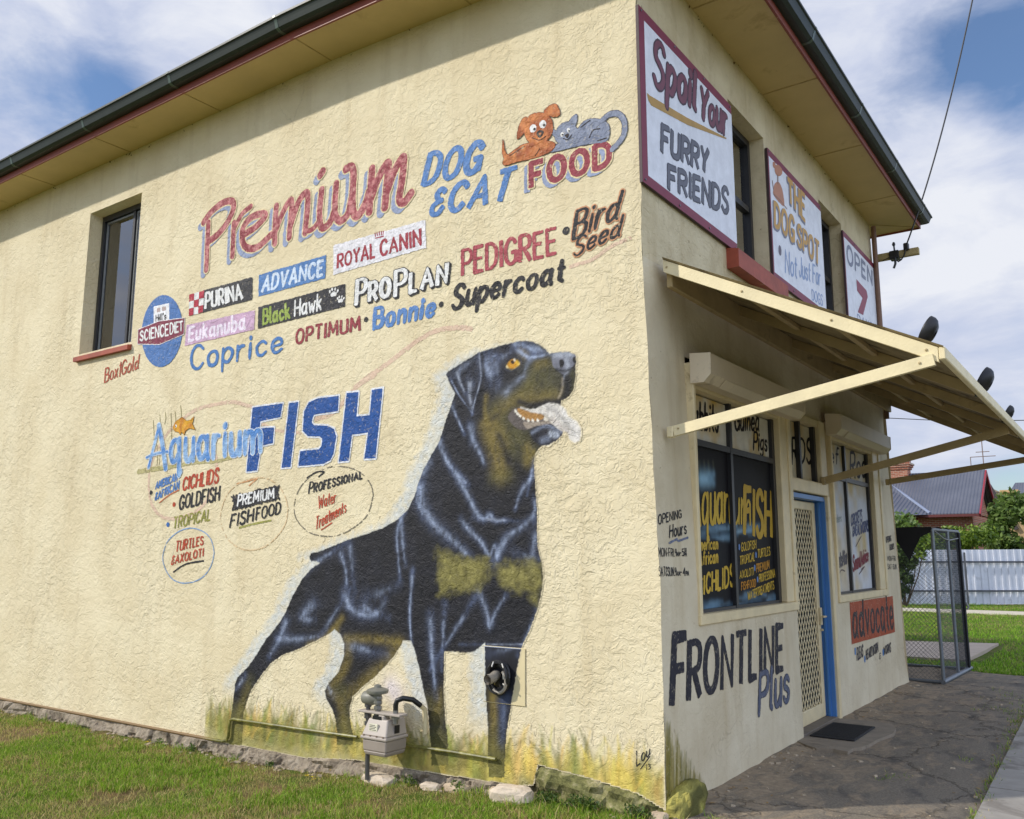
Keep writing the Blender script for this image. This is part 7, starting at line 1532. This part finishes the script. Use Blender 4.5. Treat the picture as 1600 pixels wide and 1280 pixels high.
r = tag(empty('stone_house', (1, 56, 0)), 'distant house with a tan chimney and dark gable right of the red barge board', 'house')
H2 = 52.0; q = atY(1568, 806, H2); pk_ = atY(1541, 752, H2)
kid(MB().prism([(pk_[0] - 3.2, 0), (pk_[0] + 8, 0), (pk_[0] + 8, pk_[2] - 2.6), (q[0] - .1, q[2] - .3), (pk_[0] - .05, pk_[2] - .25), (pk_[0] - 3.2, pk_[2] - 2.6)], H2 + .1, H2 + 7, 'y').build('wall', simple('tan_render', (176, 150, 110), .9)))
kid(MB().bar((pk_[0], H2, pk_[2]), (q[0] + .6, H2, q[2] - .8), .3, .22).bar((pk_[0], H2, pk_[2]), (pk_[0] - 2.5, H2, pk_[2] - 2.2), .3, .22).build('barge_board', simple('dark_barge', (60, 54, 52), .6)))
q2 = atY(1630, 760, H2); qa = atY(1555, 800, H2 + 2); kid(MB().add([(qa[0], H2 + 1, qa[2] - .4), (q2[0] + 4, H2 + 1, qa[2] - .4), (q2[0] + 4, H2 + 5, qa[2] + 1.9), (qa[0] + .9, H2 + 5, qa[2] + 1.9)], [(0, 1, 2, 3)]).build('roof', RF))
q = atY(1580, 790, H2 + 2); q3 = atY(1580, 766, H2 + 2); ch = MB().box(q[0] - .32, q[0] + .32, H2 + 1.6, H2 + 2.4, q[2] - 2, q3[2] - .25)
for dz, e in ((-.3, .08), (-.16, .16)): ch.box(q[0] - .32 - e, q[0] + .32 + e, H2 + 1.6 - e, H2 + 2.4 + e, q3[2] + dz, q3[2] + dz + .15)
kid(ch.build('chimney', simple('tan_chimney', (190, 160, 112), .85, .15, 2)))

m_, k, b = mat('leaves'); at = k.add('ShaderNodeAttribute', attribute_name='paint'); k.l.new(at.outputs['Color'], b.inputs['Base Color']); b.inputs['Roughness'].default_value = .5
tl_ = k.add('ShaderNodeBsdfTranslucent'); k.l.new(at.outputs['Color'], tl_.inputs['Color']); mx = k.add('ShaderNodeMixShader', {0: .35, 1: b.outputs[0], 2: tl_.outputs[0]}); k.l.new(mx.outputs[0], [n_ for n_ in k.n if n_.type == 'OUTPUT_MATERIAL'][0].inputs[0]); LEAF = m_
BARK = simple('bark', (92, 78, 62), .9, .25, 6, bump=.6, bscale=20)
def leaf_cloud(clumps, n, size, cols):
    """clumps: (x, y, z, rx, ry, rz)"""
    vol = np.array([c[3] * c[4] * c[5] for c in clumps]) ** .67; w_ = vol / vol.sum(); ci = rng.choice(len(clumps), n, p=w_); C3 = np.array(clumps)
    d = rng.normal(size=(n, 3)); d /= np.linalg.norm(d, axis=1)[:, None]; rad = rng.random(n) ** .45; c = C3[ci, :3] + d * rad[:, None] * C3[ci, 3:] + rng.normal(0, .12, (n, 3)) * C3[ci, 3:]
    u = rng.normal(size=(n, 3)); u /= np.linalg.norm(u, axis=1)[:, None]; t_ = rng.normal(size=(n, 3)); v = np.cross(u, t_); v /= np.linalg.norm(v, axis=1)[:, None]
    s_ = size * rng.uniform(.6, 1.35, (n, 1)); V = np.stack([c - u * s_, c - v * s_ * .45, c + u * s_, c + v * s_ * .45], 1).reshape(-1, 3)
    i = np.arange(n)[:, None] * 4; ct = rng.uniform(.75, 1.2, len(clumps)); C_ = np.array([s2l(q_) for q_ in cols])[rng.integers(0, len(cols), n)] * ct[ci][:, None] * rng.uniform(.85, 1.15, (n, 1))
    return V, (i + np.array([[0, 1, 2, 3]])).tolist(), np.repeat(np.concatenate([C_, np.ones((n, 1))], 1)[:, None], 4, 1).reshape(-1, 4)
def tree(name, label, cat, base, top, rx, cols, n, size, ncl=14, seed=1, grp=None, low=.25):
    R0 = random.Random(seed); x, y, z = base; H = top - z
    r = tag(empty(name, base), label, cat, grp); cl = []
    for i in range(ncl):
        a_ = R0.uniform(0, 6.28); h = R0.uniform(low, .92); rr = rx * math.sqrt(max(.05, 1 - ((h - .5) / .62) ** 2)) * R0.uniform(.2, .85); s_ = rx * R0.uniform(.28, .5)
        cl.append((x + rr * math.cos(a_), y + rr * .8 * math.sin(a_), z + H * h, s_, s_, s_ * R0.uniform(.6, .9)))
    V, F_, C_ = leaf_cloud(cl, n, size, cols); o = mesh_obj('crown', V, F_, LEAF, None, False, C_); o.parent = r; o.matrix_parent_inverse = Matrix.Translation(-r.location)
    tk = MB(); tk.tube([(x, y, z - .1), (x + .04 * H * .2, y, z + H * .25), (x, y, z + H * .55)], [.045 * H, .035 * H, .018 * H], 8)
    for c in cl[::2]: tk.tube([(x, y, z + H * .2), ((x + c[0]) / 2, (y + c[1]) / 2, (z + H * .3 + c[2]) / 2 + .1), c[:3]], [.02 * H, .013 * H, .005 * H], 5)
    o = tk.build('trunk', BARK, None, True); o.parent = r; o.matrix_parent_inverse = Matrix.Translation(-r.location)
G1 = [(66, 86, 34), (84, 108, 44), (104, 128, 58), (122, 142, 76)]; G2 = [(108, 136, 40), (134, 160, 56), (156, 178, 78), (88, 116, 36)]
def tr_at(px, ptop, Y, wpx, label, cols, n, size, seed, ncl=14, low=.2, name='bushy_tree', cat='tree', z0=0):
    q = atY(px, ptop, Y); rx = abs(atY(px + wpx / 2, ptop, Y)[0] - q[0]); tree(name, label, cat, (q[0], Y, z0), q[2], rx, cols, n, size, ncl, seed, None, low)
tr_at(1585, 772, 37, 120, 'large green tree rising above the fence at the right', G1, 8000, .14, 11, 22)
tr_at(1640, 760, 39, 90, 'darker tree at the very right edge behind the fence', G1, 4500, .15, 12, 14)
tr_at(1510, 812, 34.5, 95, 'low bright bush leaning over the fence below the red barge board', G2, 4500, .10, 13, 16)
tr_at(1440, 812, 33, 110, 'yellow green bush above the fence behind the wire run', G2, 4500, .10, 14, 16)
tr_at(1380, 800, 32, 110, 'green bush mostly hidden behind the shop corner', G1, 4000, .11, 15, 14)
# climbing vine hanging over the near side of the fence
r = tag(empty('vine', (-3.4, 27, 0)), 'dark leafy vine hanging down the fence behind the wire run', 'vine'); cl = []
R0 = random.Random(8)
for px, py, w_ in [(1410, 842, 16), (1425, 838, 14), (1445, 850, 10), (1438, 866, 9), (1412, 868, 15), (1424, 880, 10), (1408, 895, 12), (1420, 905, 8), (1412, 920, 9), (1400, 880, 16), (1404, 930, 8), (1455, 845, 8), (1432, 852, 12), (1395, 905, 14)]:
    q = atY(px, py, 26.5); rr = w_ * .021; cl.append((q[0], 26.5, q[2], rr, .35, rr))
V, F_, C_ = leaf_cloud(cl[:4] + cl[11:13], 1300, .085, G2); kid(mesh_obj('young_leaves', V, F_, LEAF, None, False, C_)); V, F_, C_ = leaf_cloud(cl[4:11] + cl[13:], 2600, .075, [(44, 62, 28), (58, 78, 34), (74, 96, 44)]); kid(mesh_obj('old_leaves', V, F_, LEAF, None, False, C_))
vm = MB(); q0 = cl[8]
for c in cl[::2]: vm.tube([(q0[0], 26.6, -.1), ((q0[0] + c[0]) / 2 + R0.uniform(-.1, .1), 26.6, c[2] * .5), c[:3]], [.03, .02, .01], 5)
kid(vm.build('stem', BARK, None, True))

# dry leaf litter on the apron, broad-leaved weeds at the ledge
lt = MB()
for _ in range(110):
    if random.random() < .6: x = .04 + abs(random.gauss(0, .22)); y = random.uniform(.2, 7)
    else: x = random.gauss(1.55, .12); y = random.uniform(.6, 7)
    if -.1 < x < .6 and 2.8 < y < 4.4 and random.random() < .8: continue
    z = float(zapron(np.array(x), np.array(y))) + .008; s_ = random.uniform(.010, .026); a_ = random.uniform(0, 6.28); ca, sa = math.cos(a_), math.sin(a_); zt_ = random.uniform(0, .012)
    q_ = [(-1, 0, 0), (-.3, -.45, .3), (.5, -.3, .4), (1, 0, 0), (.4, .4, .5), (-.4, .4, .3)]
    lt.add([(x + s_ * (u * ca - v * sa), y + s_ * (u * sa + v * ca), z + zt_ * w__) for u, v, w__ in q_], [(0, 1, 2, 3, 4, 5)])
tag(lt.build('leaf_litter', simple('dry_leaves', (150, 118, 66), .8, .45, 14), recalc=False), kind='stuff')
wc = []
for px, py, s_ in ((850, 1214, .05), (862, 1222, .055), (905, 1232, .06), (918, 1226, .05), (930, 1236, .04), (990, 1248, .05), (1005, 1250, .04), (640, 1205, .04), (715, 1212, .045), (1015, 1252, .035), (890, 1226, .035), (300, 1170, .04), (250, 1166, .035), (420, 1200, .035)):
    q = atY(px, py, -.11); wc.append((q[0], -.11, float(gz(q[0], -.1)) + s_ * .9, s_ * 1.5, s_ * .9, s_))
V, F_, C_ = leaf_cloud(wc, 1500, .013, [(70, 96, 36), (92, 120, 48), (58, 80, 32), (120, 132, 66)])
tag(mesh_obj('weeds', V, F_, LEAF, None, False, C_), kind='stuff')
# bolts and rust-stained plates on the awning
rust = simple('painted_bolt', (186, 166, 124), .6, .3, 40)
for x, y, z in ((.03, Y0 - .0035, aw(.03) - .055), (.6, Y0 - .0035, aw(.6) - .055), (1.2, Y0 - .0035, aw(1.2) - .055), (1.76, Y0 - .0035, aw(1.76) - .05), (.09, Y0 - .021, 2.617), (1.72, Y0 - .021, 2.89)):
    MB().lathe([(.009, .0), (.009, -.003), (.005, -.006), (.005, -.008)], (x, y, z), 8, 'y').build('bolt', rust, awn)
